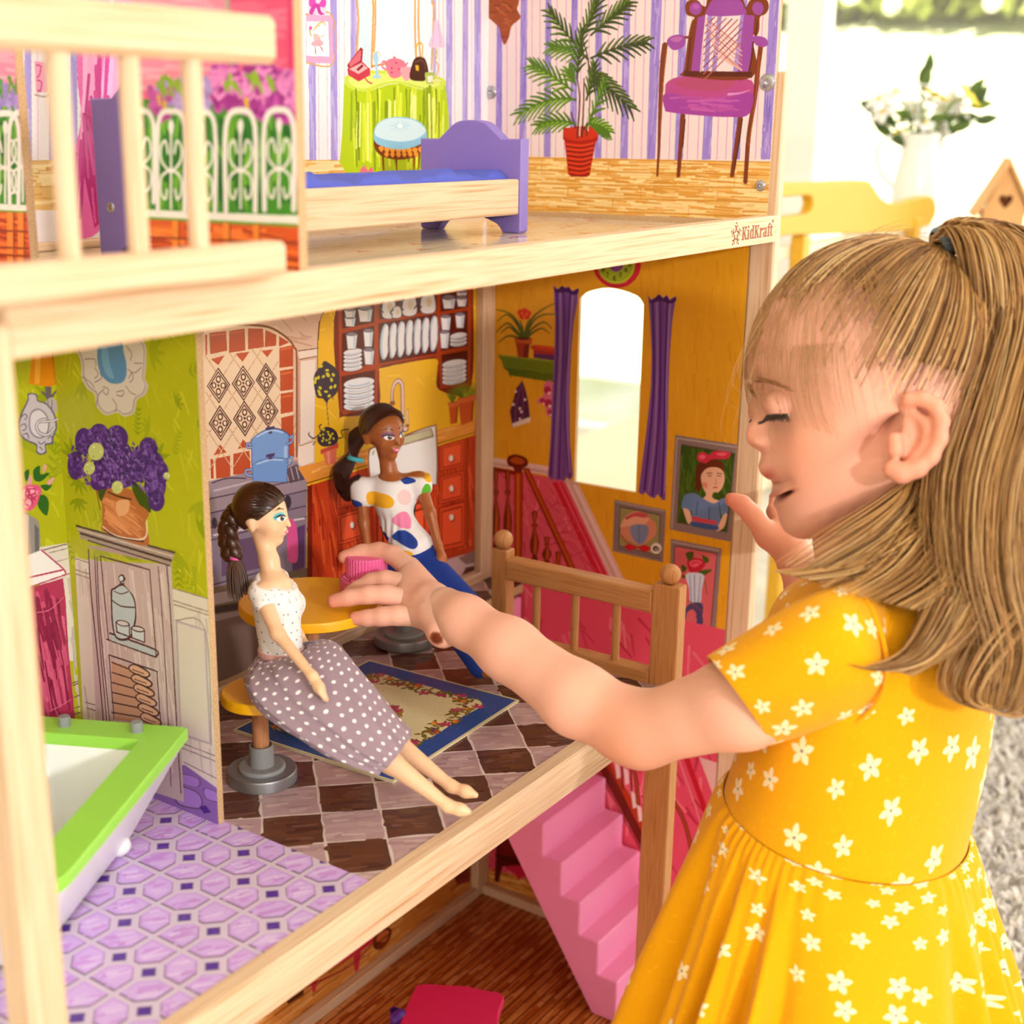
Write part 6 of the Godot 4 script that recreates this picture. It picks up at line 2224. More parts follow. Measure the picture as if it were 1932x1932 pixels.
# ---------- printed sheets of the dollhouse, in texture pixels ----------
func print_hall_wall() -> Canvas:
	var c := Canvas.new(1168, 1608, "e9a51f", 1)
	c.draw("""d ebaa24 500 110 14 1.5 0.2 0.01 0 0 1168 0 0 1608 -1168 0
d e5a01a 300 110 14 1.5 0.2 0.01 0 0 1168 0 0 1608 -1168 0
e d21f38 605 164 106 -6 4 91
e f0566c 612 229 43 -3 0 9
e d21f38 609 226 41 -3 0 8
e b8c62a 602 164 84 -5 3 75
e 8a9a14 602 164 71 -4 3 64
e a8b82a 602 164 68 -4 3 61
e 8a4a9a 603 166 30 -2 1 26
l 2a3008 3.4 546 183 -5 -4 5 -4 5 4 -5 4 -5 5 6 5 5 -5 -6 -5
l 2a3008 3.4 561 200 9 -2 -5 18
l 2a3008 3.4 603 208 -8 4 -3 8 4 5 6 -1 1 -6 -6 -1 -5 3
l 2a3008 3.3 629 195 -9 1 -1 6 8 1 1 5 -5 4 -5 -2
l 2a3008 3.3 651 192 -2 -17 -8 11 13 -1
l 2a3008 3.3 655 152 6 -2 2 4 -4 4 6 3 -2 6 -7 -1
f e0566c 15 1060 376 4 32 5 701 1167 -1088 330
d ea7080 260 120 9 1.1 0.5 0.05 24 1073 367 1 657 1112 -1004 296
d c83a54 120 110 7 1 0.5 0.05 24 1073 367 1 657 1112 -1004 296
f e9c0bc 14 1019 301 -2 1 39 -301 2
l b47a80 3.9 15 1045 301 -1
l f6dcd4 4.7 15 1028 300 -3
f d01c34 336 1083 47 -8 726 1166 -57 17
f e4506a 360 1079 12 -2 723 1168 -14 4
f e9bcb8 396 1065 65 2 703 1128 -63 33
l c08a8e 5.2 423 1073 698 1127
l f8dcd6 6.6 442 1070 704 1123
f d8a8a4 396 1058 34 2 35 8 -3 10 -39 -2 -27 -3
l cf3f58 5.2 329 1112 33 51 -46 50 33 51 63 -25
l cf3f58 5.2 362 1163 65 46 -29 75 -79 57
l cf3f58 5.3 398 1299 78 -28 34 71 -77 50
l cf3f58 5.2 460 1245 15 -16 -8 -13 -24 11 5 20
l cf3f58 5.3 216 1130 74 45 -22 61 66 45
l cf3f58 5.4 304 1388 95 -61 97 75 35 79
l cf3f58 5.2 480 1383 80 49 -29 70
l cf3f58 5.3 371 1462 97 38 100 153
l c83a54 4.5 372 1307 47 -24 36 20 59 26 36 46
l c83a54 4.5 337 1356 95 -28 61 53 54 48
l c83a54 4.4 640 1607 52 10 25 58 55 89
l c83a54 4.4 580 1545 48 32 -10 45
l c83a54 4.5 529 1588 52 -22 31 47 -9 67 66 71 94 53
l b81c34 8.9 724 1835 39 -36 35 34
f 8a1c0a 15 1060 134 3 0 17 -134 -2
s 7a2206 38 1079 25 -3 -3 75 7 19 -8 29 17 86 -4 63 -6 36 5 34 -30 5 4 -36 -10 -32 -3 -62 14 -92 -8 -26 5 -22
s c8521a 48 1088 9 -1 -3 65 1 54 11 81 -4 80 -12 2 2 -121
s 7a2206 99 1070 25 -4 -3 75 7 19 -7 29 16 86 -3 62 -7 36 6 33 -30 6 4 -36 -10 -32 -3 -62 13 -91 -8 -26 6 -21
s c8521a 109 1079 9 -1 -2 64 1 54 10 80 -3 80 -12 2 1 -120
f b8420f 149 1063 37 0 7 493 -37 0
f e0681c 159 1074 12 0 6 478 -10 2
l 6a1806 4.6 186 1063 7 493
l 6a1806 3.8 149 1066 7 490
f a8340c 190 1041 29 -3 663 1093 -38 10
l 5a1204 5.3 190 1047 654 1087
l d8601c 6.1 208 1050 658 1078
s 6a1a06 107 1023 9 -21 31 -13 42 3 21 12 2 24 -30 16 -33 2 -32 -3
s b8501c 122 1020 26 -20 37 4 14 12 -18 12 -33 2
f 7a1e08 136 1042 50 0 0 25 -37 0
s 7a2206 303 1330 26 -5 -3 26 6 6 -8 10 17 26 -5 22 -7 12 6 11 -32 6 5 -13 -10 -9 -3 -20 15 -32 -8 -8 6 -8
s c8521a 313 1332 9 -2 -3 22 1 18 10 25 -4 27 -12 3 2 -41
s 7a2206 361 1389 26 -4 -2 65 7 16 -8 25 18 74 -3 54 -6 31 6 29 -32 7 5 -31 -12 -28 -3 -53 14 -80 -9 -22 6 -19
s c8521a 371 1396 10 -1 -2 56 1 47 12 69 -3 69 -12 3 0 -105
s 7a2206 424 1490 26 -5 -2 71 7 17 -7 27 18 80 -3 59 -6 33 6 32 -31 7 4 -34 -11 -30 -4 -57 13 -87 -9 -24 6 -20
s c8521a 434 1498 9 -2 -1 61 2 51 12 74 -3 75 -12 3 0 -113
s 7a2206 502 1604 26 -5 -2 65 6 17 -6 25 18 73 -3 55 -6 32 6 29 -31 7 4 -31 -11 -28 -4 -53 13 -81 -9 -22 6 -19
s c8521a 512 1611 9 -2 -1 56 2 48 11 69 -2 70 -12 3 0 -106
s 7a2206 562 1705 25 -6 -2 66 7 16 -7 26 18 74 -3 55 -5 31 6 29 -31 8 4 -31 -11 -28 -4 -54 13 -81 -9 -22 6 -19
s c8521a 571 1712 10 -2 -2 56 2 48 12 69 -2 70 -12 3 -1 -105
s 7a2206 239 1229 26 -5 -3 48 7 11 -8 19 17 53 -4 39 -6 23 5 21 -31 6 4 -23 -11 -19 -2 -39 14 -59 -8 -15 6 -14
s c8521a 249 1233 10 -1 -3 41 1 34 11 50 -4 50 -13 3 2 -76
f f0d0cc 324 1620 15 19 36 64 -27 39
f f0d0cc 391 1733 18 12 20 51 -11 30 -25 -33
l 8a1c0a 25.8 214 1577 174 251 215 305
l 5a1204 4.7 233 1578 167 247 215 304
s c83a1e 227 514 104 -1 1 23 -103 -2
f e0502c 238 511 93 2 1 10 -94 -2
f a8283c 229 534 103 2 1 12 -102 2
f 5a2468 230 550 103 -2 0 21 -101 -2
f 6a7a12 51 570 18 1 264 -2 3 90 -224 -6 -8 -19 -19 -7 -12 -32 -13 -14
f 8a9a1c 51 570 282 -1 0 7 -279 0
f 55660c 85 627 250 2 1 30 -224 -6 -8 -19
l 4a5a0a 3.7 88 625 247 2
l 4a5a0a 4.5 118 645 3 15
l 4a5a0a 4.4 173 645 3 15
l 4a5a0a 4.4 235 645 3 14
l 4a5a0a 4.4 291 645 2 14
t 3c4c10 11 3.7 182 489 -22 -51 -49 -44 -69 -12
t 6a7a1c 2.9 1.5 182 489 -22 -51 -49 -44 -69 -12
t 3c4c10 11 3.7 179 493 -35 -61 -49 -33 -49 33
t 6a7a1c 2.9 1.5 179 493 -35 -61 -49 -33 -49 33
t 3c4c10 11 3.7 178 497 -37 -38 -45 -24 -51 41
t 6a7a1c 2.9 1.5 178 497 -37 -38 -45 -24 -51 41
t 3c4c10 11 3.7 178 500 -33 -28 -39 -22 -37 28
t 6a7a1c 2.9 1.5 178 500 -33 -28 -39 -22 -37 28
t 3c4c10 11 3.7 178 503 -41 -16 -40 3 -43 30
t 6a7a1c 2.9 1.5 178 503 -41 -16 -40 3 -43 30
t 3c4c10 11 3.7 185 489 30 -76 46 -43 68 -36
t 6a7a1c 2.9 1.5 185 489 30 -76 46 -43 68 -36
t 3c4c10 11 3.7 187 490 36 -71 47 -32 60 -8
t 6a7a1c 2.9 1.5 187 490 36 -71 47 -32 60 -8
t 3c4c10 11 3.7 187 493 37 -47 54 -30 38 23
t 6a7a1c 2.9 1.5 187 493 37 -47 54 -30 38 23
t 3c4c10 11 3.7 187 496 45 -38 39 -16 36 18
t 6a7a1c 2.9 1.5 187 496 45 -38 39 -16 36 18
t 3c4c10 11 3.7 182 489 -9 -46 -13 -26
t 6a7a1c 2.9 1.5 182 489 -9 -46 -13 -26
t 3c4c10 11 3.7 184 489 10 -54 17 -28
t 6a7a1c 2.9 1.5 184 489 10 -54 17 -28
e e2341a 163 385 16 -1 0 13
e e2341a 183 378 16 -1 0 13
e e2341a 201 386 14 -1 0 12
e e2341a 172 400 16 -1 0 13
e e2341a 193 400 14 -1 0 12
e e2341a 182 390 16 -1 0 13
e f0742c 171 388 6 0 0 5
e f0742c 193 389 6 0 0 5
e f0742c 180 401 6 0 0 5
f a83a14 135 492 87 -5 -3 27 -9 0 -5 56 -50 2 -12 -53
f c85a24 133 491 91 -4 -3 26 -83 -3
f 7a1e10 186 516 24 -1 -5 55 -26 1
s 5a2410 140 493 37 -7 42 1 -41 11
l e8701c 4.4 175 653 0 17
f 4c1c4c 177 668 16 31 16 53 13 83 -90 38 -14 -68 17 -51 13 -50
l 7a3a6a 6.7 174 681 -23 92 -6 84
l 7a3a6a 5.9 182 693 3 152
e f0dcd8 146 718 6 -1 0 6
e f0dcd8 168 788 6 -1 0 6
e f0dcd8 176 801 6 -1 0 6
e f0dcd8 169 833 6 -1 0 6
e f0dcd8 193 747 6 -1 0 6
e f0dcd8 135 775 7 -1 0 6
f ead8d4 130 858 90 -41 2 21 -88 36
s dc6a8e 285 670 39 -9 4 133 -25 3 -16 -40 -30 -2 -3 -15 29 -24
e b41c48 301 694 17 -2 0 15
e f6d0dc 310 706 7 -1 0 6
e b41c48 279 741 13 -1 0 11
e f6d0dc 287 753 7 -1 0 6
e b41c48 307 748 19 -2 0 16
e f6d0dc 315 760 7 -1 0 6
e b41c48 316 784 11 -1 0 10
e f6d0dc 324 797 7 -1 0 6
f 7d4f9c 320 264 16 11 12 1 11 -14 16 7 14 -6 19 16 28 -13 -3 58 -14 79 -9 132 -2 167 9 202 19 135 -14 22 -14 -10 -17 20 -20 -8 -11 10 -16 -8 -12 11 -18 -18 8 -141 4 -206 5 -175 0 -132 -8 -92
l 4e1c76 9.9 336 286 8 222 -4 202 -6 206 -7 140
l 5a2880 11.2 367 277 9 202 -4 227 -2 170 -1 188
l 4e1c76 7 397 281 -4 223 -9 201 19 236 19 108
l 9a72b4 6.3 352 284 8 223 -3 201 -5 205 -2 146
l a27cba 6.3 412 293 -9 183 -3 227 8 203 13 122
l 6a3a90 5.6 382 282 1 289 -1 202 12 273
s 43155f 320 266 16 13 23 -16 17 9 16 -7 16 17 28 -15 -3 22 -24 6 -27 -9 -23 4 -22 2 -12 -4
f 7d4f9c 747 272 14 17 17 -9 16 -16 18 14 15 -11 14 16 13 -9 13 -5 -12 98 -3 126 1 126 5 128 2 163 4 163 -14 5 -21 -21 -15 19 -21 -4 -18 -14 -15 12 -18 -8 16 -171 11 -133 8 -130 -3 -128 -12 -125
l 4e1c76 9.2 768 293 15 175 7 158 -5 163 -16 260
l 55207c 9.8 802 285 9 180 7 190 -1 195 -11 214
l 4e1c76 7.8 830 289 3 174 5 190 8 193 0 218
l 9a72b4 5.9 786 292 13 199 5 166 -1 195 -15 201
l a27cba 5.8 844 294 -1 168 3 190 12 192 0 198
l 6a3a90 5.2 816 290 8 237 3 192 3 261 -5 67
s 43155f 749 275 12 18 33 -25 18 13 16 -11 13 17 25 -16 -2 19 -27 8 -35 -8 -27 10 -18 0
f 8c7476 635 1110 233 5 -1 220 -232 -5
f 5a4648 661 1133 186 4 -1 174 -186 -5
l b8a4a2 5 640 1118 221 4
l 6a5456 4.3 661 1314 194 7
f 9c915e 664 1138 179 4 0 165 -178 -6
s d88a70 673 1222 21 -52 50 -30 45 14 37 28 2 40 -27 32 -36 27 -59 -10 -34 -21
s e8a88a 666 1222 35 -60 81 0 14 4 -34 35 -59 9
s c8505c 690 1174 54 -29 44 2 -14 16 -44 2 -36 20
s 8088b0 712 1212 35 -17 44 1 2 39 -22 40 -28 -1 -24 -26
l 4a5480 3.5 751 1201 4 70
s c8202c 692 1295 22 -10 37 4 29 -13 30 11 -29 20 -30 -10 -36 16 -20 -5
l c8202c 5 675 1256 23 24 46 12
e efe4da 833 1282 24 -5 1 23
l 3a2a28 4.9 823 1292 -2 -10 7 -7 12 1 6 7 -3 8
l 3a2a28 4.9 833 1292 -7 -3 1 -7 7 -3 3 7 -4 6
f 8c7476 892 806 279 3 -5 387 -277 -4
f 54403f 922 839 224 5 -11 318 -217 -3
l b8a4a2 6.7 901 818 264 2
l b4a09e 6 901 818 -3 366
f 3a5412 919 844 224 3 -11 311 -210 -3
d 4c6a18 120 80 9 1.4 0.4 0.03 919 844 224 3 -11 311 -210 -3
s 6a2c10 987 956 8 -46 46 -26 48 -1 16 30 -18 41 -60 22 -19 42 -17 -17
s f0bca0 1011 953 26 -35 47 -7 23 21 1 38 -18 35 -23 7 0 23 45 9 -18 26 -61 10 -22 -23 25 -30 -15 -30
s e89080 1021 977 20 4 -5 18 -14 -4
l 5a2c14 3.3 1041 948 15 -1
l 5a2c14 3.3 1080 943 15 -1
l c8283a 4.6 1067 992 16 -4
l c88a70 3.3 1073 956 5 19 -9 2
l 6a3a1c 3.3 1035 939 23 -4
l 6a3a1c 3.3 1078 933 21 -1
s d8304e 990 888 4 -22 25 -8 21 8 20 -18 33 -6 31 2 3 14 -19 16 -26 1 -34 9 -19 16 -28 -3
s f0687c 1067 857 26 -9 21 2 -20 13
s f0687c 997 878 16 -10 14 7 -15 13
s 6a84b8 935 1083 12 -42 41 -14 36 15 48 12 33 -25 23 9 2 52 -21 10 -15 -30 5 77 -111 6 -8 -51 -37 -1
s f0c0a4 943 1095 29 8 9 45 -14 6 -15 -28
s f0c0a4 1116 1092 14 -2 -11 54 -30 19 9 -29
f d0485c 981 1121 109 2 -2 17 -104 1
l 3c5488 4 1004 1058 -4 54
l 3c5488 4 1053 1070 3 52
l 3c5488 4 1093 1050 7 32
s 3e5a9a 985 1143 103 0 -2 17 -98 2
f 8c7476 896 1230 219 0 -5 384 -203 9
f 54403f 913 1254 186 -2 -8 340 -171 9
l b8a4a2 5.7 903 1241 202 0
f d6626a 916 1258 179 -2 -8 331 -165 8
s c2203a 972 1307 24 -17 39 -1 17 15 -15 27 -30 25 -27 -13
s e8586a 982 1311 28 -15 26 6 -18 22 -28 4
l a01428 3.1 992 1316 25 -11 13 9 -18 16
s 4a5a18 978 1306 -14 -28 31 -12 1 24
s 4a5a18 1042 1294 -7 -22 31 11 -11 20
s 4a5a18 973 1338 -25 -8 8 30
s 4a5a18 1025 1340 56 -17 -30 30 -24 11
s 4a5a18 1019 1354 27 7 -12 14
s 4a5a18 962 1365 -12 15 17 3
t 4a5a18 5.6 2.5 1038 1350 17 34 9 47
s ccd0e0 971 1363 74 -12 -3 60 -3 63 -25 5 -20 2 -7 -59
l 6a78b0 3.8 1007 1360 7 113
l 6a78b0 3.2 987 1366 14 110
l 6a78b0 3.1 1033 1357 -3 113
s 44406e 967 1527 28 -44 51 -11 4 50 -20 4 -21 -21 -25 18 -5 27 -12 2
l 8a4a2c 5.1 987 1472 61 31
s 44406e 1023 1527 26 -5 4 37 -27 12 2 -26
f 8c7476 969 1642 157 -2 -2 169 -157 7
f 5a4648 985 1663 130 -4 -2 140 -135 1
f c87818 989 1667 122 -4 -1 134 -129 0
s 3a1c08 1038 1676 26 -12 27 19 -24 37 -33 -5""")
	return c

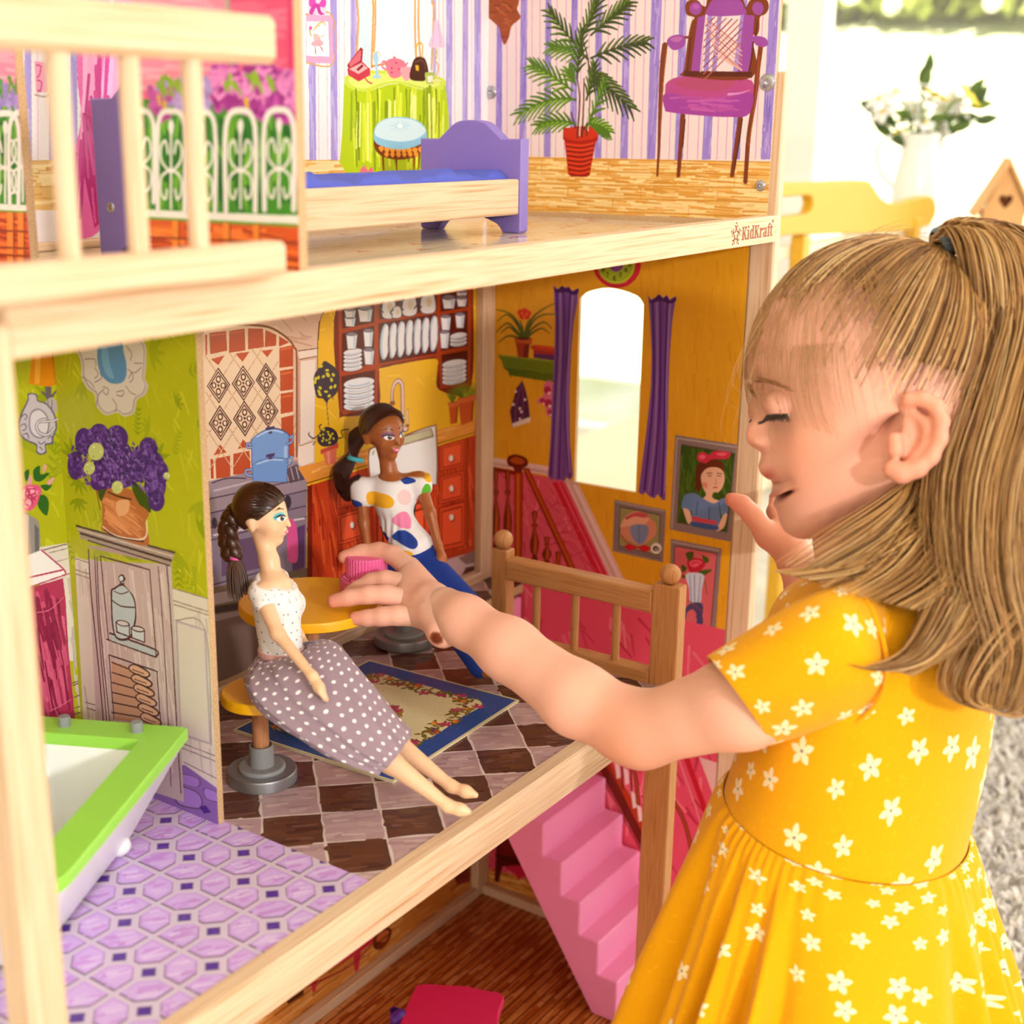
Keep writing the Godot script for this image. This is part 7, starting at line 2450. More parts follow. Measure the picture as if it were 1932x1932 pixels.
func print_kitchen_wall() -> Canvas:
	var c := Canvas.new(1995, 1365, "f0ba22", 2)
	c.draw("""d f8c830 400 90 8 0.4 0.5 0.03 0 0 1995 0 0 1365 -1995 0
f e0bba4 410 85 699 57 -28 112 -20 27 -11 56 -3 87 -13 47 -14 267 -78 15 -578 -28
d d0a48e 160 120 10 0.3 0.6 0.03 410 85 670 55 -28 188 -32 410 -656 -13
f efd2b4 565 240 300 34 66 59 -6 347 -25 44 -336 -30 -43 -8
f f0dcd0 958 360 93 4 -4 21 -86 -1
l 8a5a44 3.5 958 360 94 3
l 8a5a44 2.9 961 387 86 1
f f2e0d4 968 394 68 2 -16 251 -65 8
f c89a84 950 364 11 22 -6 265 -17 36
f f2e0d4 946 654 73 -2 -4 70 -72 6
l 9a6a50 3 949 659 70 -3
l 8a4a20 7.1 549 243 116 5 94 10 79 17 66 36 37 37 8 44 -12 300
l 6a3a1c 3.5 1058 280 -9 62 -4 92 -12 57
l 6a3a1c 3 1081 252 -19 27 -10 59
f c0481a 567 265 8 0 -3 57 -6 0
f c0481a 584 262 67 1 1 58 -68 1
f c0481a 664 265 63 0 0 64 -68 -1
f c0481a 741 266 63 8 2 55 -68 -1
f c0481a 815 279 46 20 -2 32 -50 -1
f c0481a 873 304 45 25 -46 7
f c0481a 873 340 62 -1 -3 65 -62 -3
f c0481a 872 410 60 1 -3 65 -58 -3
f c0481a 872 481 57 2 -3 62 -56 -1
f c0481a 871 556 56 0 -2 65 -55 -4
f c0481a 877 627 49 2 0 61 -45 -4
f c0481a 566 628 11 2 -1 58 -11 -2
f c0481a 586 630 60 2 -2 65 -58 -6
f c0481a 660 630 68 3 3 70 -75 -10
f c0481a 585 337 56 -4 -27 25
f c0481a 685 334 59 1 -31 27
f c0481a 796 339 49 2 -27 21
f c0481a 579 619 53 1 -25 -29
f c0481a 679 619 50 1 -26 -27
l dd6a30 4.6 589 269 56 2
l dd6a30 4.7 669 272 51 0
l dd6a30 5.1 882 346 45 -1
l dd6a30 5.1 879 421 45 0
l dd6a30 5.2 879 492 42 2
l b0682c 3.6 565 324 301 394
l b0682c 3.7 660 327 211 255
l b0682c 3.8 756 330 114 137
l b0682c 3.6 561 430 196 271
l b0682c 3.7 561 542 92 129
l b0682c 3.6 559 461 132 -126
l b0682c 3.7 556 560 239 -225
l b0682c 3.7 560 659 307 -278
l b0682c 3.8 660 669 209 -188
l b0682c 4 764 688 107 -96
l f6e2c8 1.5 565 324 301 394
l f6e2c8 1.6 660 327 211 255
l f6e2c8 1.6 756 330 114 137
l f6e2c8 1.6 561 430 196 271
l f6e2c8 1.6 561 542 92 129
l f6e2c8 1.6 559 461 132 -126
l f6e2c8 1.6 556 560 239 -225
l f6e2c8 1.6 560 659 307 -278
l f6e2c8 1.6 660 669 209 -188
l f6e2c8 1.7 764 688 107 -96
f 5a2a18 565 412 48 -48 46 58 -49 48
f f4dcc4 570 413 42 -43 41 51 -43 43
f 5a2a18 573 413 39 -39 38 47 -39 39
f e8c8ac 579 414 33 -34 32 40 -33 34
e 5a2a18 612 399 10 1 -1 11
e f4dcc4 612 399 6 1 0 6
e 5a2a18 610 435 10 2 -1 11
e f4dcc4 610 435 6 1 0 6
e 5a2a18 593 414 10 2 -1 9
e f4dcc4 593 414 5 1 0 6
e 5a2a18 630 420 11 2 -1 9
e f4dcc4 630 420 6 1 0 6
e 5a2a18 611 417 4 1 0 4
f 5a2a18 665 420 49 -49 48 59 -50 49
f f4dcc4 671 421 43 -44 43 52 -44 44
f 5a2a18 674 421 40 -40 39 48 -40 40
f e8c8ac 680 422 33 -35 34 41 -34 35
e 5a2a18 714 407 11 2 -1 11
e f4dcc4 714 407 6 1 0 6
e 5a2a18 712 443 11 2 -1 11
e f4dcc4 712 443 6 1 0 6
e 5a2a18 694 422 11 2 0 9
e f4dcc4 694 422 6 1 0 6
e 5a2a18 733 428 11 2 0 9
e f4dcc4 733 428 6 1 0 6
e 5a2a18 713 425 4 1 0 4
f 5a2a18 765 423 47 -46 46 55 -47 46
f f4dcc4 771 424 41 -41 41 49 -41 40
f 5a2a18 773 424 39 -38 38 45 -38 38
f e8c8ac 780 425 31 -33 32 38 -31 33
e 5a2a18 813 410 11 2 -1 11
e f4dcc4 813 410 6 1 0 6
e 5a2a18 811 445 11 2 -1 11
e f4dcc4 811 445 6 1 0 6
e 5a2a18 793 425 11 2 0 9
e f4dcc4 793 425 6 1 0 6
e 5a2a18 830 430 11 2 0 9
e f4dcc4 830 430 6 1 0 6
e 5a2a18 812 428 5 1 0 4
f 5a2a18 565 522 48 -47 47 60 -49 47
f f4dcc4 571 523 42 -42 41 53 -43 42
f 5a2a18 574 524 39 -39 38 48 -40 39
f e8c8ac 580 525 32 -34 33 41 -33 34
e 5a2a18 613 510 11 2 -1 11
e f4dcc4 613 510 6 1 0 6
e 5a2a18 611 547 11 2 -1 11
e f4dcc4 611 547 6 1 0 6
e 5a2a18 594 525 10 2 -1 9
e f4dcc4 594 525 6 1 0 6
e 5a2a18 631 532 11 2 -1 9
e f4dcc4 631 532 6 1 0 6
e 5a2a18 612 528 4 1 0 4
f 5a2a18 664 525 50 -48 48 61 -50 49
f f4dcc4 670 526 43 -43 43 54 -44 43
f 5a2a18 673 527 40 -40 40 49 -41 40
f e8c8ac 679 528 34 -35 34 42 -34 35
e 5a2a18 714 513 11 2 -1 11
e f4dcc4 714 513 6 1 0 6
e 5a2a18 712 550 11 2 -1 11
e f4dcc4 712 550 6 1 0 6
e 5a2a18 693 528 11 2 0 9
e f4dcc4 693 528 6 1 0 6
e 5a2a18 732 535 11 2 0 9
e f4dcc4 732 535 6 1 0 6
e 5a2a18 713 531 5 1 0 4
f 5a2a18 767 521 47 -46 47 58 -48 45
f f4dcc4 772 522 42 -41 41 51 -41 40
f 5a2a18 775 523 39 -38 38 46 -38 38
f e8c8ac 782 524 31 -33 33 39 -32 33
e 5a2a18 815 510 11 2 -1 11
e f4dcc4 815 510 6 1 0 6
e 5a2a18 813 544 11 2 -1 11
e f4dcc4 813 544 6 1 0 6
e 5a2a18 795 524 11 2 0 9
e f4dcc4 795 524 6 1 0 6
e 5a2a18 832 530 12 2 0 9
e f4dcc4 832 530 6 1 0 6
e 5a2a18 814 527 5 1 0 4
f 9c8a98 425 688 512 17 46 71 -2 35 -563 -28
f 5a4658 872 724 64 -9 43 58 -80 -3
l c8b8c4 3.5 886 724 13 45
l c8b8c4 3.5 909 723 14 47
l c8b8c4 3.6 932 722 15 49
l c8b8c4 3.6 955 720 17 52
f 8b7b90 418 783 563 28 -24 516 -564 -177
l 4c3a52 4.1 422 738 560 32
l 4c3a52 4.1 418 783 563 26
l 4c3a52 4.1 416 823 558 37
l 4c3a52 4.2 413 864 560 32
l 4c3a52 4.3 569 700 64 -1 77 16
l 4c3a52 4.2 403 1001 428 28
l 4c3a52 4.2 399 1071 428 39
l d8ccd8 6.5 566 859 162 15 238 25
l c0b0c0 6.4 574 725 135 4 177 7
f 5c3f6c 907 921 61 -1 -9 143 -58 -3
f 6a5070 596 891 240 23 -5 105 -241 -24
s e0589a 884 911 17 -27 27 37 1 103 -27 8 -21 -25
e 3c3040 890 829 16 3 -1 22
e 3c3040 571 823 11 3 -1 17
f 76604e 403 1001 571 66 -12 316 -572 -186
f a89498 402 1020 527 66 -2 41 -527 -75
f 42302c 400 1057 527 81 -1 26 -528 -88
f 9a8488 398 1080 528 89 -3 57 -529 -94
s 3a3a78 733 614 23 -23 68 -12 61 20 24 28 -60 4 -68 -3
f 3a3a78 736 611 169 14 -4 75 -166 -18
f 78a0de 739 612 163 14 -3 72 -161 -17
s 78a0de 737 613 21 -21 65 -10 59 19 23 25 -58 3 -65 -3
f 44346c 801 575 40 1 0 10 -11 0 -1 12 -16 -2 0 -12 -13 -1
l 3a3a78 8.9 738 615 -19 -5 3 12 19 3
l 8cb0ea 5 738 615 -19 -5 3 12 19 3
l 3a3a78 9.4 905 625 17 -3 -4 17 -28 5
l 8cb0ea 5.3 905 625 17 -3 -4 17 -28 5
l b4d0f6 5 762 596 61 -9 55 16
f a4c4f2 880 647 15 0 -2 41 -15 2
s 3a3a78 735 682 30 -11 54 1 80 18 -26 7 -89 -5
f 3a3a78 735 680 161 12 -7 73 -152 -33
f 6f9ade 738 681 156 12 -7 70 -148 -32
s 6f9ade 738 681 29 -9 52 1 76 18 -24 6 -86 -6
f 44346c 799 659 39 1 -2 11 -10 0 0 11 -17 -1 1 -12 -11 -1
l 3a3a78 9 736 693 -26 -3 3 14 24 10
l 8cb0ea 5.1 736 693 -26 -3 3 14 24 10
l 3a3a78 9.4 895 696 21 -10 -3 17 -23 5
l 8cb0ea 5.3 895 696 21 -10 -3 17 -23 5
l b4d0f6 4.5 758 680 61 -1 55 11
f c8401c 983 796 986 -2 12 662 -1016 -180
d a82c10 200 160 9 1.4 0.15 0.05 983 796 986 -2 11 574 -1013 -145
d e0602c 140 160 8 1.4 0.15 0.05 983 796 986 -2 11 574 -1013 -145
f e8963c 940 727 1028 11 1 44 -987 2
l 7a2c10 4.2 983 787 986 -1
d f4b058 60 120 7 -0.02 0.1 0.04 957 737 991 6 0 30 -963 3
f 7a1e0a 1696 797 153 2 1 99 -154 -7
f e4512a 1700 799 145 2 1 95 -146 -7
f 8a240c 1711 807 123 1 1 80 -124 -6
f ee5c34 1716 809 113 2 1 73 -114 -5
e a83020 1771 859 16 3 0 14
e f4ece4 1767 855 13 2 0 12
f 7a1e0a 1696 911 155 5 3 110 -165 -13
f e4512a 1700 914 147 4 3 105 -157 -12
f 8a240c 1711 922 124 4 2 88 -131 -10
f ee5c34 1716 925 114 4 2 81 -122 -9
e a83020 1774 974 17 3 0 15
e f4ece4 1770 970 13 3 0 12
f 7a1e0a 1693 1026 164 9 -1 180 -166 -19
f e4512a 1697 1030 156 10 -1 170 -158 -18
f 8a240c 1709 1044 131 8 -1 143 -133 -15
f ee5c34 1714 1049 121 8 -1 132 -123 -13
e a83020 1775 1084 17 4 0 15
e f4ece4 1771 1080 13 3 0 12
f 7a1e0a 1124 841 169 4 -1 70 -170 -11
f e4512a 1128 843 161 4 -2 66 -160 -11
f 8a240c 1141 848 135 3 -2 56 -135 -9
f ee5c34 1145 850 125 3 -1 51 -125 -7
f 7a1e0a 1123 925 162 5 4 109 -164 -8
f e4512a 1127 928 154 5 4 103 -156 -7
f 8a240c 1139 936 130 5 3 86 -131 -6
f ee5c34 1144 939 120 5 3 80 -122 -6
e a83020 1204 981 14 3 0 13
e f4ece4 1201 977 10 2 0 11
f 7a1e0a 1124 1052 165 3 -3 127 -165 -12
f e4512a 1128 1055 157 3 -3 120 -157 -11
f 8a240c 1140 1065 132 2 -2 101 -133 -9
f ee5c34 1145 1068 122 3 -2 93 -123 -8
f 7a1e0a 1332 972 309 7 0 262 -313 -26
f e4512a 1339 979 293 7 0 248 -297 -24
f 8a240c 1361 998 247 6 0 208 -250 -19
f ee5c34 1370 1005 229 7 -1 192 -231 -18
f 9a3010 1859 798 14 0 13 507 -15 -3
f 7a1e0a 983 797 23 0 -15 433 -25 14
f b83a18 968 1149 1009 81 1 27 -1011 -82
f cfb4bc 967 1175 1010 81 11 590 -1033 -356
f 7a6058 279 1096 688 79 -12 315 -698 -98
f 8c6a6c 1895 1246 82 3 1 56 -113 -17 -50 -38
f 5a3028 1979 1317 1 51 -184 -1 69 -67
f 7a565a 1584 1262 133 -13 58 64 -135 23
f 7a565a 1235 1257 135 -13 69 59 -139 29
s 7a4a3a 1290 749 30 -21 134 -8 196 -7 27 21 8 180 -44 17 -332 -83 -16 -24
s f2f0f2 1297 750 28 -16 134 -9 187 -7 24 18 6 175 -41 14 -321 -81 -14 -21
f 8a5a44 1472 722 174 0 17 34 -183 -1
f c8c6a2 1477 726 165 -1 13 26 -173 0
f c4c2a8 1308 747 20 -9 -4 19 -13 2
l 8a4a3c 17.4 1424 595 0 -35 12 -28 22 -7 21 17 3 48 0 102
l e8ccc8 11.4 1424 595 0 -35 12 -28 22 -7 21 17 3 48 0 102
l a87068 3.3 1427 592 0 -31 14 -23 17 -5 10 17 4 135
l 8a4a3c 11 1509 680 -4 -33 4 -14
l f0dcd8 6.2 1509 680 -4 -33 4 -13
e 8a4a3c 1424 597 15 2 0 8
e 8a4a3c 1486 698 28 5 0 11
e e8ccc8 1486 697 22 4 0 8
e 8a4a3c 1463 681 12 2 0 5
e 8a4a3c 1508 689 10 2 0 5
s 7a1c08 1145 232 273 -15 480 -11 1 49 -9 353 -198 -17 -10 -80 -16 -35 -284 -7 -28 18 -11 119 -181 -6 -16 -22
f ac3c14 1149 232 743 -27 -8 398 -185 -16 -13 -98 -18 -22 -294 -8 -25 12 -10 129 -174 -5 -13 -18
f 5c1206 1168 255 164 -1 -1 58 -163 3
f 5c1206 1166 330 164 -7 -2 126 -167 2
f 5c1206 1159 468 174 2 -7 112 -165 -3
f 5c1206 1356 256 320 -5 1 57 -320 -2
f 5c1206 1352 318 325 2 0 139 -323 -7
f 5c1206 1700 253 164 -1 1 64 -165 0
f 5c1206 1700 326 165 1 1 128 -165 -1
f 5c1206 1706 468 161 3 -1 117 -154 -12
e 5a4a5c 1385 383 27 4 -7 62
e b8cce0 1385 383 24 4 -7 59
e eceaf0 1391 383 18 3 -6 55
l 6a6478 2.6 1407 335 2 105
e 5a4a5c 1429 384 28 4 -7 62
e b8cce0 1429 384 24 4 -7 59
e eceaf0 1435 383 18 3 -6 55
l 6a6478 2.6 1451 335 2 106
e 5a4a5c 1473 385 28 4 -7 63
e b8cce0 1473 385 25 4 -6 60
e eceaf0 1479 384 19 3 -6 56
l 6a6478 2.7 1496 335 2 107
e 5a4a5c 1519 385 28 4 -7 63
e b8cce0 1519 385 25 4 -6 60
e eceaf0 1525 384 19 3 -6 56
l 6a6478 2.7 1541 335 3 108
e 5a4a5c 1564 386 29 4 -7 64
e b8cce0 1564 386 25 4 -6 61
e eceaf0 1571 385 19 3 -6 57
l 6a6478 2.7 1587 336 4 108
e 5a4a5c 1611 387 29 4 -7 64
e b8cce0 1611 387 26 4 -6 61
e eceaf0 1617 386 20 3 -6 57
l 6a6478 2.8 1634 336 4 110
e 5a4a5c 1659 387 30 5 -7 65
e b8cce0 1659 387 26 4 -6 62
e eceaf0 1665 386 20 3 -6 57
l 6a6478 2.8 1682 336 4 111
l 6a1608 4.6 1408 324 2 124
l 6a1608 4.6 1452 324 2 125
l 6a1608 4.7 1497 324 2 126
l 6a1608 4.7 1542 324 3 127
l 6a1608 4.8 1588 325 4 128
l 6a1608 4.8 1635 325 4 129
e 5a4a5c 1218 448 50 2 2 12
e eceaf0 1218 448 47 2 2 10
e a8bcd4 1218 450 33 1 1 5
e eceaf0 1218 448 31 1 1 5
e 5a4a5c 1218 435 50 2 2 12
e eceaf0 1218 435 47 2 2 10
e a8bcd4 1218 437 33 1 1 5
e eceaf0 1218 435 31 1 1 5
e 5a4a5c 1218 422 50 2 2 12
e eceaf0 1218 422 46 2 2 10
e a8bcd4 1218 424 33 1 1 5
e eceaf0 1218 422 31 1 1 5
e 5a4a5c 1219 408 50 2 2 12
e eceaf0 1219 408 46 1 2 10
e a8bcd4 1219 410 33 1 1 5
e eceaf0 1219 409 31 1 1 5
e 5a4a5c 1219 396 50 1 2 12
e eceaf0 1219 396 46 1 2 10
e a8bcd4 1219 398 33 1 1 5
e eceaf0 1219 396 31 1 1 5
e 5a4a5c 1247 575 81 5 4 19
e eceaf0 1247 575 78 5 3 17
e a8bcd4 1247 578 56 3 2 8
e eceaf0 1247 576 51 3 2 8
e 5a4a5c 1248 557 81 5 4 19
e eceaf0 1248 557 78 4 3 17
e a8bcd4 1247 560 56 3 2 8
e eceaf0 1247 558 51 3 2 8
e 5a4a5c 1248 538 81 4 4 19
e eceaf0 1248 538 78 4 3 17
e a8bcd4 1248 542 56 3 2 8
e eceaf0 1248 539 51 3 2 8
e 5a4a5c 1248 520 81 4 4 19
e eceaf0 1248 520 78 4 3 17
e a8bcd4 1248 523 56 3 2 8
e eceaf0 1248 521 51 3 2 8
e 5a4a5c 1249 502 81 4 4 19
e eceaf0 1249 502 78 4 3 17
e a8bcd4 1249 505 56 3 2 8
e eceaf0 1249 502 51 2 2 7
e 5a4a5c 1785 571 78 4 4 16
e eceaf0 1785 571 74 4 4 14
e a8bcd4 1785 574 53 3 2 7
e eceaf0 1785 572 49 3 2 6
e 5a4a5c 1785 556 78 4 4 16
e eceaf0 1785 556 74 4 4 14
e a8bcd4 1785 558 53 3 2 7
e eceaf0 1785 556 49 3 2 6
e 5a4a5c 1785 540 78 4 4 16
e eceaf0 1785 540 74 4 4 14
e a8bcd4 1785 543 53 3 2 7
e eceaf0 1785 541 49 2 2 6
e 5a4a5c 1785 525 78 4 4 16
e eceaf0 1785 525 74 3 4 14
e a8bcd4 1785 527 53 3 2 7
e eceaf0 1785 525 49 2 2 6
e 5a4a5c 1785 509 78 3 4 16
e eceaf0 1785 509 74 3 4 14
e a8bcd4 1785 512 53 2 2 7
e eceaf0 1785 510 49 2 2 6
e 5a4a5c 1809 439 55 2 4 14
e eceaf0 1809 439 51 2 3 11
e a8bcd4 1809 441 37 1 1 6
e eceaf0 1809 439 34 1 1 5
e 5a4a5c 1809 425 55 2 4 14
e eceaf0 1809 425 51 2 3 11
e a8bcd4 1809 428 37 1 1 6
e eceaf0 1809 426 34 1 1 5
e 5a4a5c 1809 412 55 2 4 14
e eceaf0 1809 412 51 1 3 11
e a8bcd4 1809 414 37 1 1 6
e eceaf0 1809 413 34 1 1 5
f 5a4a5c 1245 257 82 5 -13 47 -59 -5
f eceaf0 1248 257 76 5 -13 45 -53 -5
e 5a4a5c 1286 260 40 4 0 10
e 8a7a88 1286 260 30 3 0 7
f c4d0e0 1296 269 21 -1 -10 37 -11 0
f 5a4a5c 1178 279 62 3 -10 33 -45 -4
f eceaf0 1181 279 56 3 -10 32 -39 -5
e 5a4a5c 1209 281 30 3 0 7
e 8a7a88 1209 281 22 2 0 5
f c4d0e0 1216 290 16 -2 -8 23 -8 0
f 5a4a5c 1177 254 65 4 -10 29 -47 -4
f eceaf0 1180 255 59 3 -10 27 -41 -4
e 5a4a5c 1209 256 32 3 0 8
e 8a7a88 1209 257 23 2 0 6
f c4d0e0 1218 265 16 -1 -8 19 -9 0
f 5a4a5c 1184 335 62 4 -10 51 -45 -5
f eceaf0 1188 335 55 4 -10 49 -39 -5
e 5a4a5c 1215 337 30 3 0 7
e 8a7a88 1215 338 22 3 0 5
f c4d0e0 1223 346 15 -1 -8 41 -8 0
f 5a4a5c 1271 333 58 3 -9 56 -43 -4
f eceaf0 1275 333 50 3 -9 54 -35 -4
e 5a4a5c 1300 335 28 3 0 7
e 8a7a88 1300 335 20 2 0 5
f c4d0e0 1307 344 14 -2 -7 46 -8 0
f 5a4a5c 1272 395 60 5 -10 52 -44 -5
f eceaf0 1275 395 54 5 -10 50 -37 -5
e 5a4a5c 1302 398 30 4 0 7
e 8a7a88 1302 398 22 3 0 5
f c4d0e0 1310 407 14 -1 -7 42 -8 0
f 5a4a5c 1705 266 89 5 -13 42 -64 -5
f eceaf0 1709 266 81 5 -12 40 -57 -5
e 5a4a5c 1749 269 44 4 0 10
e 8a7a88 1749 269 33 3 0 7
f c4d0e0 1761 278 23 -1 -10 32 -12 0
f 5a4a5c 1792 252 72 3 -10 33 -52 -4
f eceaf0 1796 252 64 3 -10 31 -45 -5
e 5a4a5c 1828 254 35 3 0 8
e 8a7a88 1828 255 26 2 0 6
f c4d0e0 1837 264 17 -2 -7 21 -9 0
f 5a4a5c 1792 275 72 3 -10 35 -52 -4
f eceaf0 1796 275 64 3 -10 33 -44 -4
e 5a4a5c 1828 277 35 3 0 8
e 8a7a88 1828 278 26 2 0 6
f c4d0e0 1838 287 17 -2 -8 23 -9 1
f 5a4a5c 1698 331 67 4 -9 52 -49 -5
f eceaf0 1702 332 59 3 -9 50 -42 -5
e 5a4a5c 1731 334 32 3 0 7
e 8a7a88 1731 334 24 2 0 5
f c4d0e0 1740 343 16 -1 -7 40 -9 0
f 5a4a5c 1785 333 65 3 -8 53 -48 -4
f eceaf0 1789 333 57 3 -8 51 -40 -5
e 5a4a5c 1817 335 31 3 0 7
e 8a7a88 1817 336 23 2 0 5
f c4d0e0 1826 345 15 -2 -6 41 -9 0
f 5a4a5c 1693 386 63 4 -8 61 -47 -5
f eceaf0 1697 386 55 4 -8 58 -39 -4
e 5a4a5c 1724 388 31 3 0 7
e 8a7a88 1724 389 22 3 0 5
f c4d0e0 1733 398 14 -2 -6 50 -8 0
s 5a4a5c 1373 300 11 -66 52 3 9 68
s eceaf0 1376 298 11 -62 46 3 9 64
l 5a4a5c 5.1 1387 248 -26 14 19 24
e e0d0b8 1414 270 13 1 0 16
s 5a4a5c 1424 307 7 -34 39 1 7 36
s eceaf0 1427 305 7 -30 33 1 7 32
l 5a4a5c 5.2 1434 281 -18 6 13 12
e e0d0b8 1456 292 9 1 0 8
s 5a4a5c 1482 302 11 -65 57 4 11 68
s eceaf0 1486 301 11 -61 50 2 11 64
l 5a4a5c 5.3 1496 252 -27 13 20 24
e e0d0b8 1527 274 14 1 0 16
s 5a4a5c 1584 305 12 -69 61 4 12 71
s eceaf0 1588 303 11 -64 54 3 13 67
l 5a4a5c 5.4 1599 251 -31 14 23 25
e e0d0b8 1632 275 16 2 0 16
l 5a4a5c 6.7 1548 289 27 -21 4 -13
s 3c2a3c 1025 470 6 -28 33 -25 15 -10 22 10 29 19 19 27 -2 30 -16 28 -34 12 -12 10 -18 -17 -29 -10
t 3c2a3c 6.1 1.8 1107 477 19 3
e d8c828 1049 501 -5 2 -6 -6
e d8c828 1090 438 1 -4 10 2
t 3c2a3c 6.1 1.8 1100 496 11 14
e d8c828 1035 458 -6 -2 2 -6
e d8c828 1120 457 6 -2 5 6
t 3c2a3c 6.1 1.8 1076 500 -5 14
e d8c828 1062 422 -3 -4 9 -2
e d8c828 1127 495 6 2 -4 6
t 3c2a3c 6 1.8 1054 482 -18 3
e d8c828 1095 456 3 -4 9 4
e d8c828 1098 522 2 5 -9 1
t 3c2a3c 6 1.8 1054 451 -16 -10
e d8c828 1111 472 7 0 2 7
e d8c828 1054 511 -4 3 -8 -5
t 3c2a3c 6 1.8 1081 434 -2 -16
e d8c828 1107 496 5 4 -6 4
e d8c828 1031 468 -7 -1 0 -6
t 3c2a3c 6.1 1.8 1118 447 13 -8
e d8c828 1083 506 0 4 -10 -2
e d8c828 1072 456 -4 -4 7 -3
t 3c2a3c 6.1 1.8 1133 487 19 5
e d8c828 1055 490 -6 2 -5 -6
e d8c828 1092 450 2 -4 9 3
t 3c2a3c 6.1 1.8 1109 522 10 15
e d8c828 1048 456 -6 -2 3 -6
l 5a3a30 3.7 1085 541 1 11
l 5a3a30 3.7 1086 558 2 10
l 5a3a30 3.7 1088 574 1 10
l 5a3a30 3.7 1090 590 1 11
l 5a3a30 3.7 1092 607 1 10
s 3c2a3c 1035 655 14 -22 30 -13 38 14 20 24 -7 25 -38 3 -37 -8
e d0c428 1099 656 5 1 0 5
e d0c428 1060 663 -4 2 -4 -4
e d0c428 1088 638 1 -3 7 2
e d0c428 1095 663 3 3 -5 2
e d0c428 1050 643 -5 -2 1 -4
e d0c428 1110 648 5 -1 4 4
e d0c428 1080 664 -1 3 -6 -2
e d0c428 1068 628 -2 -4 6 -1
e d0c428 1115 665 5 2 -2 4
e d0c428 1065 655 -5 0 -2 -5
e d0c428 1092 647 2 -3 6 3
e d0c428 1095 675 1 4 -7 0
e d0c428 1064 642 -4 -3 3 -3
e d0c428 1102 654 5 0 1 5
l 3c2a3c 4.3 1041 641 -22 6 -22 -14 2 -9
l 3c2a3c 4.3 1054 628 -7 -16 12 -3
l 3c2a3c 4.4 1131 667 31 1 -7 -22 38 2
l 3c2a3c 4.2 1027 659 -12 8
f c84a38 1049 690 91 -6 -4 17 -85 4
f e07058 1060 703 70 -5 -6 51 -44 -1
f f09078 1080 702 15 -1 1 43 -12 -1
t 5c6a14 8.2 3 1848 652 -92 -55
t 98a428 3.7 2.2 1844 646 -67 -43
t 5c6a14 8.2 3 1848 652 -83 -62
t 98a428 3.7 2.2 1844 646 -59 -47
t 5c6a14 8.2 3 1848 652 -73 -67
t 98a428 3.7 2.2 1844 646 -51 -51
t 5c6a14 8.2 3 1848 652 -62 -71
t 98a428 3.7 2.2 1844 646 -40 -53
t 5c6a14 8.2 3 1848 652 -49 -74
t 98a428 3.7 2.2 1844 646 -30 -55
t 5c6a14 8.2 3 1848 652 -36 -76
t 98a428 3.7 2.2 1844 646 -18 -56
t 5c6a14 8.2 3 1848 652 -22 -76
t 98a428 3.7 2.2 1844 646 -7 -55
t 5c6a14 8.2 3 1848 652 -7 -75
t 98a428 3.7 2.2 1844 646 5 -54
t 5c6a14 8.2 3 1848 652 7 -73
t 98a428 3.7 2.2 1844 646 16 -51
t 5c6a14 8.2 3 1848 652 23 -69
t 98a428 3.7 2.2 1844 646 28 -47
t 5c6a14 8.2 3 1848 652 37 -65
t 98a428 3.7 2.2 1844 646 39 -43
t 5c6a14 8.2 3 1848 652 51 -59
t 98a428 3.7 2.2 1844 646 50 -37
t 5c6a14 8.2 3 1848 652 64 -52
t 98a428 3.7 2.2 1844 646 60 -31
t 5c6a14 8.2 3 1848 652 76 -43
t 98a428 3.7 2.2 1844 646 68 -24
t 5c6a14 8.2 3 1848 652 86 -35
t 98a428 3.7 2.2 1844 646 75 -17
t 5c6a14 8.2 3 1848 652 94 -25
t 98a428 3.7 2.2 1844 646 81 -9
t 68761c 6.6 2.2 1775 652 -42 -46
t 68761c 6.6 2.2 1775 652 -35 -51
t 68761c 6.6 2.2 1775 652 -26 -55
t 68761c 6.6 2.2 1775 652 -17 -57
t 68761c 6.6 2.2 1775 652 -7 -57
t 68761c 6.6 2.2 1775 652 4 -56
t 68761c 6.6 2.2 1775 652 13 -53
t 68761c 6.6 2.2 1775 652 24 -48
t 68761c 6.6 2.2 1775 652 33 -42
t 68761c 6.6 2.2 1775 652 40 -36
f 8a2c10 1752 660 59 3 -9 67 -40 -2
f cc5424 1753 660 49 2 -8 67 -32 -1
f 6a2008 1746 646 69 4 -2 17 -63 -3
f da6a34 1746 648 69 4 -2 17 -63 -4
f 8a2c10 1811 650 101 1 -8 87 -75 5
f cc5424 1816 651 83 -2 -6 87 -61 7
f 6a2008 1801 639 121 3 -4 20 -111 -3
f da6a34 1801 641 121 2 -3 21 -112 -3""")
	return c

